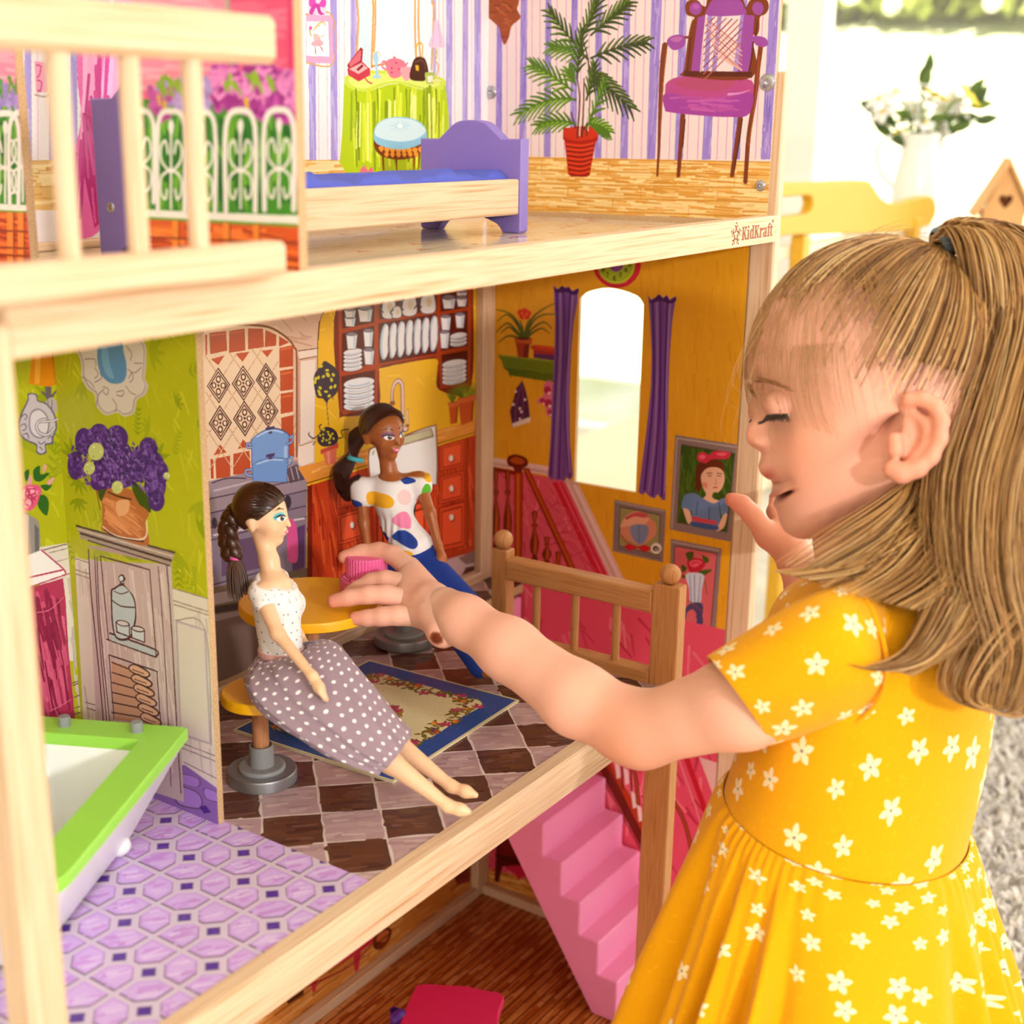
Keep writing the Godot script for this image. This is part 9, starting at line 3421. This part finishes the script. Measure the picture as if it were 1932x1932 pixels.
func print_bedroom_back_wall() -> Canvas:
	var c := Canvas.new(2016, 504, "f1e9ef", 7)
	c.draw("""f a596dc 1364 27 20 -2 -10 371 -21 0
d bcb0e8 24 90 5 1.57 0.03 0.03 1364 32 20 -1 -13 359 -20 0
f a596dc 1430 22 21 -2 -8 378 -22 0
d bcb0e8 24 90 5 1.57 0.03 0.03 1430 27 21 -1 -10 366 -22 -1
f a596dc 1494 17 21 -2 -6 385 -22 -1
d bcb0e8 24 90 5 1.57 0.03 0.03 1493 23 22 -2 -9 372 -22 0
f a596dc 1834 -10 23 -2 -1 420 -24 0
d bcb0e8 24 90 5 1.57 0.03 0.03 1834 -4 23 -1 3 407 -24 -1
f a596dc 1898 -15 22 -2 2 427 -23 -1
d bcb0e8 24 90 5 1.57 0.03 0.03 1898 -9 22 -1 6 413 -24 0
f a596dc 1945 -19 27 -2 4 432 -28 0
d bcb0e8 24 90 5 1.57 0.03 0.03 1945 -12 27 -2 7 418 -27 0
f a596dc 1303 32 19 -2 -12 365 -20 -1
d bcb0e8 24 90 5 1.57 0.03 0.03 1302 37 19 -1 -14 353 -20 -1
f a596dc 1239 37 18 -2 -14 358 -19 0
d bcb0e8 24 90 5 1.57 0.03 0.03 1239 42 18 -1 -16 346 -19 0
f a596dc 1182 41 17 -1 -15 352 -18 -1
d bcb0e8 24 90 5 1.57 0.03 0.03 1181 46 18 -1 -17 341 -19 0
f a596dc 1122 46 18 -2 -18 346 -17 0
d bcb0e8 24 90 5 1.57 0.03 0.03 1122 51 17 -1 -19 335 -17 -1
f a596dc 1069 50 16 -1 -18 340 -17 0
d bcb0e8 24 90 5 1.57 0.03 0.03 1069 55 16 -1 -20 329 -17 0
f a596dc 1013 54 16 -1 -20 335 -16 -1
d bcb0e8 24 90 5 1.57 0.03 0.03 1013 59 16 -1 -21 324 -17 0
f a596dc 963 58 16 -1 -21 329 -16 0
d bcb0e8 24 90 5 1.57 0.03 0.03 963 63 15 -1 -22 319 -16 0
f a596dc 915 62 15 -1 -23 324 -15 0
d bcb0e8 24 90 5 1.57 0.03 0.03 914 67 15 -1 -23 314 -16 -1
f a596dc 864 66 15 -1 -24 319 -15 -1
d bcb0e8 24 90 5 1.57 0.03 0.03 864 71 14 -1 -24 309 -15 -1
f a596dc 1783 -6 11 -1 -3 414 -11 -1
d bcb0e8 24 90 5 1.57 0.03 0.03 1783 0 11 -1 1 401 -12 0
f a596dc 812 70 14 -1 -24 313 -15 0
d bcb0e8 24 90 5 1.57 0.03 0.03 812 75 14 -1 -26 303 -14 0
f a596dc 765 74 14 -1 -26 308 -14 0
d bcb0e8 24 90 5 1.57 0.03 0.03 765 78 13 -1 -26 299 -14 0
f a596dc 719 77 13 -1 -26 304 -13 0
d bcb0e8 24 90 5 1.57 0.03 0.03 719 82 13 -1 -27 294 -14 0
f a596dc 672 81 13 -1 -27 299 -14 0
d bcb0e8 24 90 5 1.57 0.03 0.03 671 86 13 -1 -28 289 -13 0
f a596dc 626 85 12 -1 -28 294 -12 -1
d bcb0e8 24 90 5 1.57 0.03 0.03 626 89 12 -1 -29 285 -12 0
l e29ad0 1.4 1393 27 -5 192 -5 175
l e29ad0 1.4 1421 25 -6 194 -4 175
l e29ad0 1.5 1458 22 -5 196 -4 177
l e29ad0 1.5 1475 21 -4 196 -4 179
l e29ad0 1.7 1805 -5 2 214 2 195
l e29ad0 1.7 1822 -6 2 214 2 196
l e29ad0 1.7 1865 -9 3 216 3 198
l e29ad0 1.7 1915 -13 4 219 4 201
l e29ad0 1.8 1933 -14 5 220 4 201
l e29ad0 1.8 1970 -17 5 222 5 203
l e29ad0 1.4 1320 33 -7 188 -6 171
l e29ad0 1.4 1342 31 -7 189 -5 172
l e29ad0 1.4 1272 37 -7 185 -7 169
l e29ad0 1.4 1285 36 -7 186 -7 169
l e29ad0 1.3 1218 41 -8 183 -7 165
l e29ad0 1.3 1231 40 -9 183 -7 167
l e29ad0 1.3 1162 45 -9 180 -9 163
l e29ad0 1.3 1146 47 -10 178 -8 163
l e29ad0 1.3 1099 50 -10 177 -9 159
l e29ad0 1.3 1088 51 -10 176 -9 159
l e29ad0 1.2 1046 54 -10 174 -10 157
l e29ad0 1.2 988 59 -11 170 -10 155
l e29ad0 1.2 939 63 -12 168 -11 152
l e29ad0 1.1 887 67 -12 165 -11 149
l e29ad0 1.1 841 70 -13 163 -11 147
l e29ad0 1.1 828 71 -13 162 -12 147
l e29ad0 1.1 793 74 -13 160 -12 145
l e29ad0 1.1 746 78 -14 157 -12 143
l e29ad0 1.1 737 78 -14 158 -12 142
l e29ad0 1 698 81 -14 155 -13 141
l e29ad0 1 654 85 -14 153 -14 138
f e9c07a 437 348 1552 23 2 118 -1562 -67
d f4dca4 160 120 9 0 0.04 0.04 463 348 1520 23 0 28 -1522 -33
d dca452 60 90 7 0 0.04 0.04 463 348 1520 23 0 28 -1522 -33
l cf9440 1.2 437 348 1552 22
d f4dca4 160 120 9 0 0.04 0.04 461 367 1522 34 1 28 -1525 -44
d dca452 60 90 7 0 0.04 0.04 461 367 1522 34 1 28 -1525 -44
l cf9440 1.2 435 367 1555 33
d f4dca4 160 120 9 0 0.04 0.04 458 387 1526 46 0 28 -1528 -56
d dca452 60 90 7 0 0.04 0.04 458 387 1526 46 0 28 -1528 -56
l cf9440 1.2 433 387 1557 45
d f4dca4 160 120 9 0 0.04 0.04 456 405 1528 56 1 28 -1531 -66
d dca452 60 90 7 0 0.04 0.04 456 405 1528 56 1 28 -1531 -66
l cf9440 1.2 431 404 1560 56
f e8a4cc 1354 77 82 -3 0 94 -85 1
l d8a060 2.8 1354 77 81 -3 0 94 -84 1
f fbf6f8 1355 90 67 -3 1 68 -70 1
l e0b060 2.9 1384 101 9 -9 14 -3 6 5
l d8a850 1.8 1375 108 9 -9 14 -4
s f0b8bc 1375 113 13 0 9 8 -5 6 -14 -1
s f0a8bc 1369 130 23 -7 14 6 -10 6 -23 1
l e8a4a8 2.9 1380 133 1 17
l e8a4a8 2.9 1392 132 10 10
l c0486a 2.5 1380 144 2 7
l c0486a 2.2 1398 138 6 7
l f0b8a8 2.1 1370 116 -5 -11 3 -5
l f0b8a8 2.2 1397 118 12 -4
e d86aa8 1367 102 5 0 0 4
l 7aa03a 1.8 1363 105 5 14
f ecc8e0 1359 33 59 -5 -3 45 -53 3
s d04ab4 1365 49 12 -6 8 10 -9 9 -11 -2
s d04ab4 1395 53 14 -10 8 8 -7 9 -16 -2
s c03aa4 1377 57 17 -2 7 14 11 4 -18 1 -9 -12 -12 14 -9 -4
f ec96c4 913 128 67 -1 -10 108 -58 -2
f e8eefa 1511 15 272 -21 -2 177 -257 6
f f6f8fd 1582 10 130 -10 4 161 -147 5
f cfe4f4 1511 15 51 -4 -5 155 -33 2
l c8863a 5.6 1512 15 7 58 -5 53 -3 24
l eebe74 2.2 1512 15 7 58 -5 53 -3 24
l c8863a 5.7 1567 11 2 53 -6 78 -1 30
l eebe74 2.3 1567 11 2 53 -6 78 -1 30
l c8863a 5.8 1577 10 -1 69 -6 60
l eebe74 2.3 1577 10 -1 69 -6 60
l c8863a 6.1 1717 -1 -1 87 4 62
l eebe74 2.4 1717 -1 -1 87 4 62
l c8863a 6.1 1730 -2 -1 87 7 62
l eebe74 2.4 1730 -2 -1 87 7 62
l c8863a 6.2 1777 -5 3 30 6 9 -5 80 -4 54
l eebe74 2.5 1777 -5 3 30 6 9 -5 80 -4 54
l c8863a 3.9 1561 169 59 -8 42 0
s c8de4a 1470 199 9 -9 40 -10 70 -4 73 -1 99 3 62 8 9 12 -15 11 -45 6 -56 -7 -54 -6 -42 1 -31 8 -41 9 -40 -1 -29 -5
s d8e878 1484 196 50 -11 97 -4 96 1 67 8 12 12 -57 5 -87 -10 -63 5 -61 13 -40 -5
f b4ce16 1469 204 12 10 27 6 40 1 41 -9 31 -8 42 -2 54 7 56 7 48 -7 12 -10 13 75 -1 124 -370 -6 -24 -24 10 -61
d d6e63c 150 220 14 1.58 0.06 0.05 1474 217 115 -3 73 -8 167 2 13 186 -363 -7 -24 -25
d 8aa410 90 240 11 1.58 0.05 0.04 1474 217 115 -3 73 -8 167 2 13 186 -363 -7 -24 -25
d e8f088 50 160 9 1.58 0.05 0.04 1479 223 350 -8 7 159 -366 -6
t 7a9408 5.4 1.5 1508 218 1 47 -6 42
t 7a9408 5.5 1.6 1581 216 1 48 -6 43
t 7a9408 5.8 1.6 1683 214 2 48 -6 45
t 7a9408 5.9 1.7 1749 212 2 50 -5 45
t 7a9408 6 1.7 1794 211 3 50 -6 46
f 9c2438 1480 169 45 -37 8 3 -4 27 -44 16
f e86a78 1486 166 36 -28 5 1 -3 19 -34 15
f c83a4c 1480 177 49 -17 27 14 0 13 -39 14 -34 -12
f f0b0b4 1486 177 41 -14 22 10 -32 13
f 8a2030 1509 177 20 -11 6 3 -19 11
l c04a50 3.1 1536 191 12 9 15 4
s a8cce8 1566 148 12 -10 8 12 -4 16 3 18 10 6 -16 3 -16 -1 11 -9 -1 -17
l b8a060 1.6 1580 138 10 3 3 9
s ee7c94 1610 161 11 -9 31 -3 27 7 -4 19 -18 13 -27 2 -15 -13
e ee7c94 1641 149 6 0 0 4
l ee7c94 4.8 1612 174 -14 -6 2 -10 13 0
l ee7c94 5.7 1675 168 13 -11
s f4a4b0 1662 168 43 -2 -3 17 -13 11 -14 -1 -10 -12
l f4a4b0 3.7 1703 170 10 3 -5 9
e c83a5c 1631 170 4 0 0 2
e c83a5c 1647 158 4 0 0 2
e c83a5c 1657 171 4 0 0 2
e c83a5c 1631 179 4 0 0 2
s 4a2418 1697 190 8 -32 11 -12 17 -4 18 3 10 14 4 16 -13 3 -2 15
l e0a820 3.7 1720 143 2 -23 11 -7 11 5 -2 25
f e8b82a 1717 160 13 1 -2 12 -10 -2
l 7a4a34 2.9 1716 154 28 -4 12 19
f a8b858 1753 174 36 -1 -3 25 -28 1
f e8e8dc 1761 182 22 -1 -2 14 -18 1
s ddc4e4 1766 118 15 -30 5 -22 10 -6 12 5 7 21 14 29 -31 4
l c8a0d0 2.5 1789 69 -9 48
l c8a0d0 2.5 1803 68 10 48
l d8a868 3.8 1798 122 -6 23 12 15 -10 25
l a8b848 2.6 1797 122 3 14 -7 9
s d8dc8c 1775 194 19 -7 23 4 -17 5
t 8a3c0c 8.1 3.7 1597 351 4 42
t 8a3c0c 8.3 3.7 1645 358 2 29
t 8a3c0c 8.5 3.8 1712 353 -2 39
t 8a3c0c 8.5 3.8 1732 340 -6 49
s 7a340a 1566 323 21 3 74 10 82 -9 13 0 -7 16 -34 16 -55 5 -53 -5 -33 -14
s f09a32 1582 338 10 8 9 -7 -9 -5
s f09a32 1602 340 10 9 9 -8 -9 -5
s f09a32 1622 341 10 9 9 -7 -9 -6
s f09a32 1642 342 10 10 10 -8 -10 -6
s f09a32 1663 343 9 9 10 -8 -9 -5
s f09a32 1683 343 10 9 10 -8 -10 -6
s f09a32 1704 342 10 9 10 -8 -10 -5
s f09a32 1725 341 10 9 11 -8 -10 -6
s f09a32 1602 351 8 7 9 -6 -8 -5
s f09a32 1623 352 9 7 8 -7 -8 -5
s f09a32 1644 352 9 7 9 -6 -9 -6
s f09a32 1666 352 9 7 8 -6 -8 -5
s f09a32 1688 352 9 7 8 -6 -8 -5
s f09a32 1710 352 9 8 9 -7 -9 -5
s 8ac4e4 1566 307 11 -18 31 -13 48 -4 54 4 34 12 14 16 -3 19 -40 13 -54 6 -54 -5 -36 -11
s cfeaf8 1569 304 10 -15 31 -12 46 -3 52 4 34 12 13 14 -39 16 -55 5 -53 -4 -33 -8
e f8fcff 1660 291 9 0 0 4
t aed8ee 2.1 0.8 1672 291 29 0
t aed8ee 2.1 0.8 1669 294 24 6
t aed8ee 2.1 0.8 1663 296 9 9
t aed8ee 2.1 0.8 1656 296 -9 9
t aed8ee 2.1 0.8 1650 294 -23 6
t aed8ee 2.1 0.8 1648 291 -28 0
t aed8ee 2.1 0.8 1650 288 -22 -5
t aed8ee 2.1 0.8 1656 287 -8 -10
t aed8ee 2.1 0.8 1664 287 9 -10
t aed8ee 2.1 0.8 1669 288 24 -5
s e07088 1514 392 16 -17 13 10 -4 9
s e07088 1539 394 16 -16 8 7 -3 10
s e86ab4 795 68 101 -8 1 81 -13 65 -22 84 -48 89 -23 96 -84 -2 23 -96 38 -87 0 -86
d f8a8d8 110 200 10 1.75 0.1 0.05 798 79 93 -7 -4 99 -24 101 -56 107 -23 83 -65 -3 45 -169 14 -115
d c83a90 70 220 10 1.7 0.1 0.04 786 175 61 -3 -12 147 -51 143 -65 -3 45 -169
f b82a78 773 273 49 17 3 150 -42 28 -15 -90
d d0509c 40 160 8 1.5 0.2 0.04 773 279 48 17 -3 137 -32 29 -14 -84
f f0a0c8 681 193 23 1 -1 47 -23 1
l b09888 2.5 705 190 1 54 -29 2
l d02a78 2.2 685 199 9 2 -5 14 -5 3
l d02a78 2.2 684 223 9 3 -5 14 -5 -2""")
	return c

func print_balcony_partition() -> Canvas:
	var c := Canvas.new(1248, 912, "e8638c", 8)
	c.draw("""f f08aa8 166 235 899 51 -12 217 -926 -13
f e2527e 1055 286 235 13 -9 270 -232 -1
f d83a70 1233 296 57 3 -7 201 -58 -1
d f4a0b8 120 160 14 0.05 0.1 0.04 200 245 855 48 -12 203 -879 -14
d ea6c90 80 160 14 0.05 0.1 0.04 1065 293 168 10 -7 175 -161 -3
l a8988c 14.3 1060 293 6 168 3 86
l c8b8a8 4.2 1057 293 6 168
f 3f8a1c 54 480 1228 61 -8 237 -1268 2
d 1c6a12 420 90 16 1.5 0.7 0.05 61 532 1210 37 -7 202 -1242 4
d 6aaa28 260 80 13 1.5 0.5 0.05 69 481 1203 53 -8 237 -1242 4
d c24ab0 300 34 18 0.8 1.6 0.08 998 452 258 6 15 118 -118 -15 -155 -22
d a02a90 200 34 14 0.8 1.6 0.06 998 452 258 6 15 118 -118 -15 -155 -22
d e88ad0 140 26 12 0.8 1.6 0.06 998 456 258 6 16 86 -118 -15 -155 -16
d b49ae0 110 34 17 0.8 1.6 0.08 813 485 189 -15 17 76 -76 7 -128 -23
d c050a8 50 32 16 0.8 1.6 0.08 807 492 85 2 -6 74 -79 0
d e8c020 14 40 13 1.5 0.4 0.05 823 508 45 8 -14 37 -35 0
d e8c020 14 50 14 1.5 0.4 0.05 1094 511 51 8 -22 35 -26 0
d 8cb428 50 50 12 1.2 0.6 0.05 809 470 151 -4 -4 51 -145 -2
d a48ad4 110 34 17 0.8 1.6 0.08 132 456 236 17 -3 69 -245 -10
d 5a9a20 50 60 13 1.4 0.6 0.05 133 452 237 5 -7 53 -239 -3
d 8cb428 40 50 12 1.2 0.6 0.05 992 466 263 6 -1 48 -254 -10
f f2ece6 8 766 1267 -9 -1 18 -1268 6
f 6a9a30 6 780 1268 -6 0 7 -1269 6
l d0c8c8 13.7 814 762 15 -189 45 -30 40 31 -13 187
l f0ebe8 10.8 814 762 15 -189 45 -30 40 31 -13 187
l f0ebe8 6.2 871 585 -13 171
s f0ebe8 873 560 7 15 -10 23 -7 -23
l f0ebe8 5.9 857 633 -6 -26 -15 13 -1 31 29 25
l f0ebe8 6 865 668 -33 18 -4 35 13 13 8 -22
l f0ebe8 5.9 878 633 10 -26 13 13 -4 30 -33 26
l f0ebe8 6 865 668 29 17 -1 35 -14 13 -5 -22
l d0c8c8 13.3 915 762 13 -185 43 -31 38 31 -11 184
l f0ebe8 10.5 915 762 13 -185 43 -31 38 31 -11 184
l f0ebe8 6.1 968 588 -11 168
s f0ebe8 970 563 7 15 -10 23 -7 -23
l f0ebe8 5.8 955 635 -7 -26 -14 13 0 30 28 26
l f0ebe8 5.8 963 669 -31 18 -4 35 12 12 8 -22
l f0ebe8 5.8 975 635 9 -26 13 13 -4 30 -31 26
l f0ebe8 5.8 963 669 28 17 0 34 -14 13 -6 -21
l d0c8c8 14.1 1032 754 10 -178 45 -33 41 33 -8 177
l f0ebe8 11.2 1032 754 10 -178 45 -33 41 33 -8 177
l f0ebe8 6.4 1085 584 -8 164
s f0ebe8 1087 560 7 14 -9 23 -8 -23
l f0ebe8 6.1 1072 630 -7 -25 -14 13 0 29 30 25
l f0ebe8 6.2 1081 663 -32 18 -4 34 13 12 9 -21
l f0ebe8 6.1 1093 630 10 -25 13 12 -3 29 -32 26
l f0ebe8 6.2 1081 663 30 17 0 33 -14 13 -6 -21
l d0c8c8 13.7 1148 747 8 -173 43 -32 39 32 -6 173
l f0ebe8 10.8 1148 747 8 -173 43 -32 39 32 -6 173
l f0ebe8 6.2 1197 582 -6 160
s f0ebe8 1198 558 8 14 -9 22 -8 -22
l f0ebe8 5.9 1186 627 -8 -25 -14 13 1 28 29 24
l f0ebe8 6 1194 659 -31 17 -3 34 13 12 8 -21
l f0ebe8 5.9 1205 627 9 -25 13 12 -3 29 -30 24
l f0ebe8 6 1194 659 29 16 1 33 -14 13 -6 -21
l d0c8c8 14 712 745 15 -172 47 -32 41 32 -14 171
l f0ebe8 11.1 712 745 15 -172 47 -32 41 32 -14 171
l f0ebe8 6.4 771 581 -14 158
s f0ebe8 773 557 7 14 -10 22 -7 -22
l f0ebe8 6.1 756 625 -7 -24 -15 12 -1 28 30 24
l f0ebe8 6.1 764 657 -34 17 -4 33 13 12 9 -21
l f0ebe8 6.1 777 625 11 -24 13 12 -4 28 -34 24
l f0ebe8 6.1 764 657 31 16 -1 32 -16 13 -5 -20
l d0c8c8 16.1 198 767 27 -189 58 -34 47 34 -25 188
l f0ebe8 12.7 198 767 27 -189 58 -34 47 34 -25 188
l f0ebe8 7.3 277 587 -24 174
s f0ebe8 280 561 9 15 -14 24 -7 -24
l f0ebe8 7 258 636 -7 -27 -19 14 -2 31 34 26
l f0ebe8 7 265 671 -40 18 -8 37 16 13 11 -23
l f0ebe8 6.9 283 635 14 -26 15 13 -6 31 -42 27
l f0ebe8 7 265 671 36 17 -3 36 -18 13 -6 -22
l d0c8c8 15.8 271 762 25 -186 56 -34 46 34 -23 186
l f0ebe8 12.5 271 762 25 -186 56 -34 46 34 -23 186
l f0ebe8 7.2 346 585 -22 171
s f0ebe8 350 559 8 15 -13 24 -8 -24
l f0ebe8 6.9 328 633 -7 -26 -19 13 -2 31 34 26
l f0ebe8 6.9 336 668 -40 18 -7 36 15 13 11 -23
l f0ebe8 6.8 352 633 14 -26 15 13 -6 30 -41 27
l f0ebe8 6.9 336 668 34 17 -2 35 -18 13 -6 -22
l d0c8c8 16.4 110 770 29 -192 59 -35 49 35 -27 191
l f0ebe8 13 110 770 29 -192 59 -35 49 35 -27 191
l f0ebe8 7.5 192 588 -26 175
s f0ebe8 196 561 8 15 -14 25 -7 -25
l f0ebe8 7.1 172 637 -7 -27 -20 13 -2 32 35 26
l f0ebe8 7.1 179 672 -42 19 -7 37 15 13 12 -23
l f0ebe8 7.1 198 636 14 -26 16 13 -7 31 -43 27
l f0ebe8 7.1 179 672 37 18 -3 36 -19 14 -6 -23
f d8561a 5 785 1269 -4 -6 170 -1291 4
d f0782a 120 150 14 0.06 0.15 0.06 19 793 1245 -4 -5 140 -1263 7
d b03a0c 120 150 10 0.06 0.15 0.05 19 793 1245 -4 -5 140 -1263 7
f f08a30 257 783 24 1 -19 145 -25 2
l 8a2c08 4.4 285 784 -19 145
f f08a30 300 783 23 0 -18 144 -24 1
l 8a2c08 4.4 327 784 -18 142
f f08a30 859 781 20 0 -8 112 -20 1
l 8a2c08 3.8 882 782 -8 111
f f08a30 1021 780 19 0 -6 103 -19 1
l 8a2c08 3.6 1043 781 -6 102
f f08a30 1112 780 18 0 -5 98 -18 1
l 8a2c08 3.5 1133 781 -5 97
l 8a2c08 4.8 13 834 1250 -19
l 8a2c08 4.8 6 878 1256 -29
l 8a2c08 4.8 2 898 1259 -32""")
	return c

func print_rug() -> Canvas:
	var c := Canvas.new(740, 660, "e3d8ac", 9)
	c.draw("""f 2c50a0 8 8 724 0 0 644 -724 0
d 4a70b8 2600 6 3 0.3 1.5 0.05 8 8 724 0 0 644 -724 0
s e6dcb4 80 124 44 -44 116 8 130 -8 130 8 116 -8 44 44 -8 106 8 100 -8 100 8 106 -44 44 -116 -8 -130 8 -130 -8 -116 8 -44 -44 8 -106 -8 -100 8 -100
d d4c490 2200 5 2.5 0.3 1.5 0.04 110 110 520 0 0 440 -520 0""")
	for k in 132:
		var side := k % 4
		var q := (k / 4) / 33.0
		var o: Vector2 = [Vector2(110 + 520 * q, 112), Vector2(110 + 520 * q, 548), Vector2(112, 110 + 440 * q), Vector2(628, 110 + 440 * q)][side] + Vector2(c.rng.randf_range(-30, 30), c.rng.randf_range(-30, 30))
		rug_sprig(c, o, k)
	for k in 60:
		var a := k * 2.4
		var o := Vector2(370, 330) + Vector2(cos(a) * 74, sin(a) * 62) * sqrt((k + 1) / 60.0)
		rug_sprig(c, o, k)
	return c

func print_parlour_side_wall() -> Canvas:
	var c := Canvas.new(876, 1170, "e4506c", 10)
	c.draw("""d ee7488 200 110 12 1.2 0.6 0.04 0 0 876 0 0 1170 -876 0
d c83450 120 110 10 1.2 0.6 0.04 0 0 876 0 0 1170 -876 0
f dd9348 -98 1113 108 -28 1115 -101 40 536 -1260 109
d ecb264 120 130 9 0 0.05 0.04 10 1085 991 -86 11 168 -1001 16
d c0702a 70 130 7 0 0.05 0.04 10 1085 991 -86 11 168 -1001 16
l b0682c 4 10 1089 862 -75
l b0682c 4 11 1123 862 -80
l b0682c 4 11 1152 864 -83
f 5a0806 62 952 250 -119 6 194 -69 3 -118 13 -44 15 -12 67 -20 3 4 -92
f 7a140c 74 963 224 -104 3 108 -227 49
l 3a0404 6.2 60 1025 189 -3
s d02048 107 1051 72 -25 78 16 -31 18 -47 2 -23 26 -16 -20 -32 -4
l d83060 4.7 18 1028 33 26 -24 31 32 4
f 6e1a08 448 559 43 -23 155 220 -24 51
f b8380c 475 541 16 -16 148 191 -8 45
l 5a1204 3.7 483 538 142 225
l 5a1204 3.8 454 578 163 231
f f0d4d0 513 530 16 5 7 45 -13 9
l 7a2206 7.3 537 491 10 128
f f0d4d0 545 541 17 5 7 45 -13 9
l 7a2206 7.3 569 503 11 127
f f0d4d0 576 615 16 6 7 45 -13 9
l 7a2206 7.3 599 577 11 128
f f0d4d0 599 655 16 6 8 45 -14 9
l 7a2206 7.3 623 617 10 128
l 7a2206 15.6 582 520 14 73 8 61
l c8521a 5.2 582 520 14 73 8 61
l 7a2206 15.3 722 596 50 77 50 160 82 181
l c8521a 5.1 722 596 50 77 50 160 82 181
f e8bcb8 804 430 59 2 340 672 -64 27
l c81c30 20 765 451 327 699
l e88090 7 740 463 296 658
d b03a1c 20 60 9 0.8 1 0.05 618 723 32 -10 14 80 -37 12""")
	return c

func print_parlour_back_wall() -> Canvas:
	var c := Canvas.new(2016, 907, "e4506c", 11)
	c.draw("""f d88a3c 0 660 2016 0 0 247 -2016 0
d e8a860 300 110 9 0 0.05 0.04 0 660 2016 0 0 247 -2016 0
d b86824 160 110 7 0 0.05 0.04 0 660 2016 0 0 247 -2016 0
f 8a1408 1869 771 92 32 -3 59 -62 -18 -9 -23
l 5a0804 4.4 1887 821 71 22
s d42848 1075 760 188 35 171 29 115 -5 1 -66 -277 -37 -195 -5
f d42848 1449 827 30 0 -11 49 -14 1
f d42848 1290 815 23 2 -8 28 -9 3
l a01030 4.8 1269 814 165 32 107 -20
l f06080 4.2 1284 796 150 18 92 -7
s 7a2c08 1527 824 14 -20 32 3 30 23 -7 25 -32 12 -31 -17
s d8703a 1541 832 13 -16 27 5 12 13 -16 17
l 3a1004 4 1533 844 32 -5 35 1
f 5a2808 1202 813 61 3 -1 15 -54 -5""")
	return c
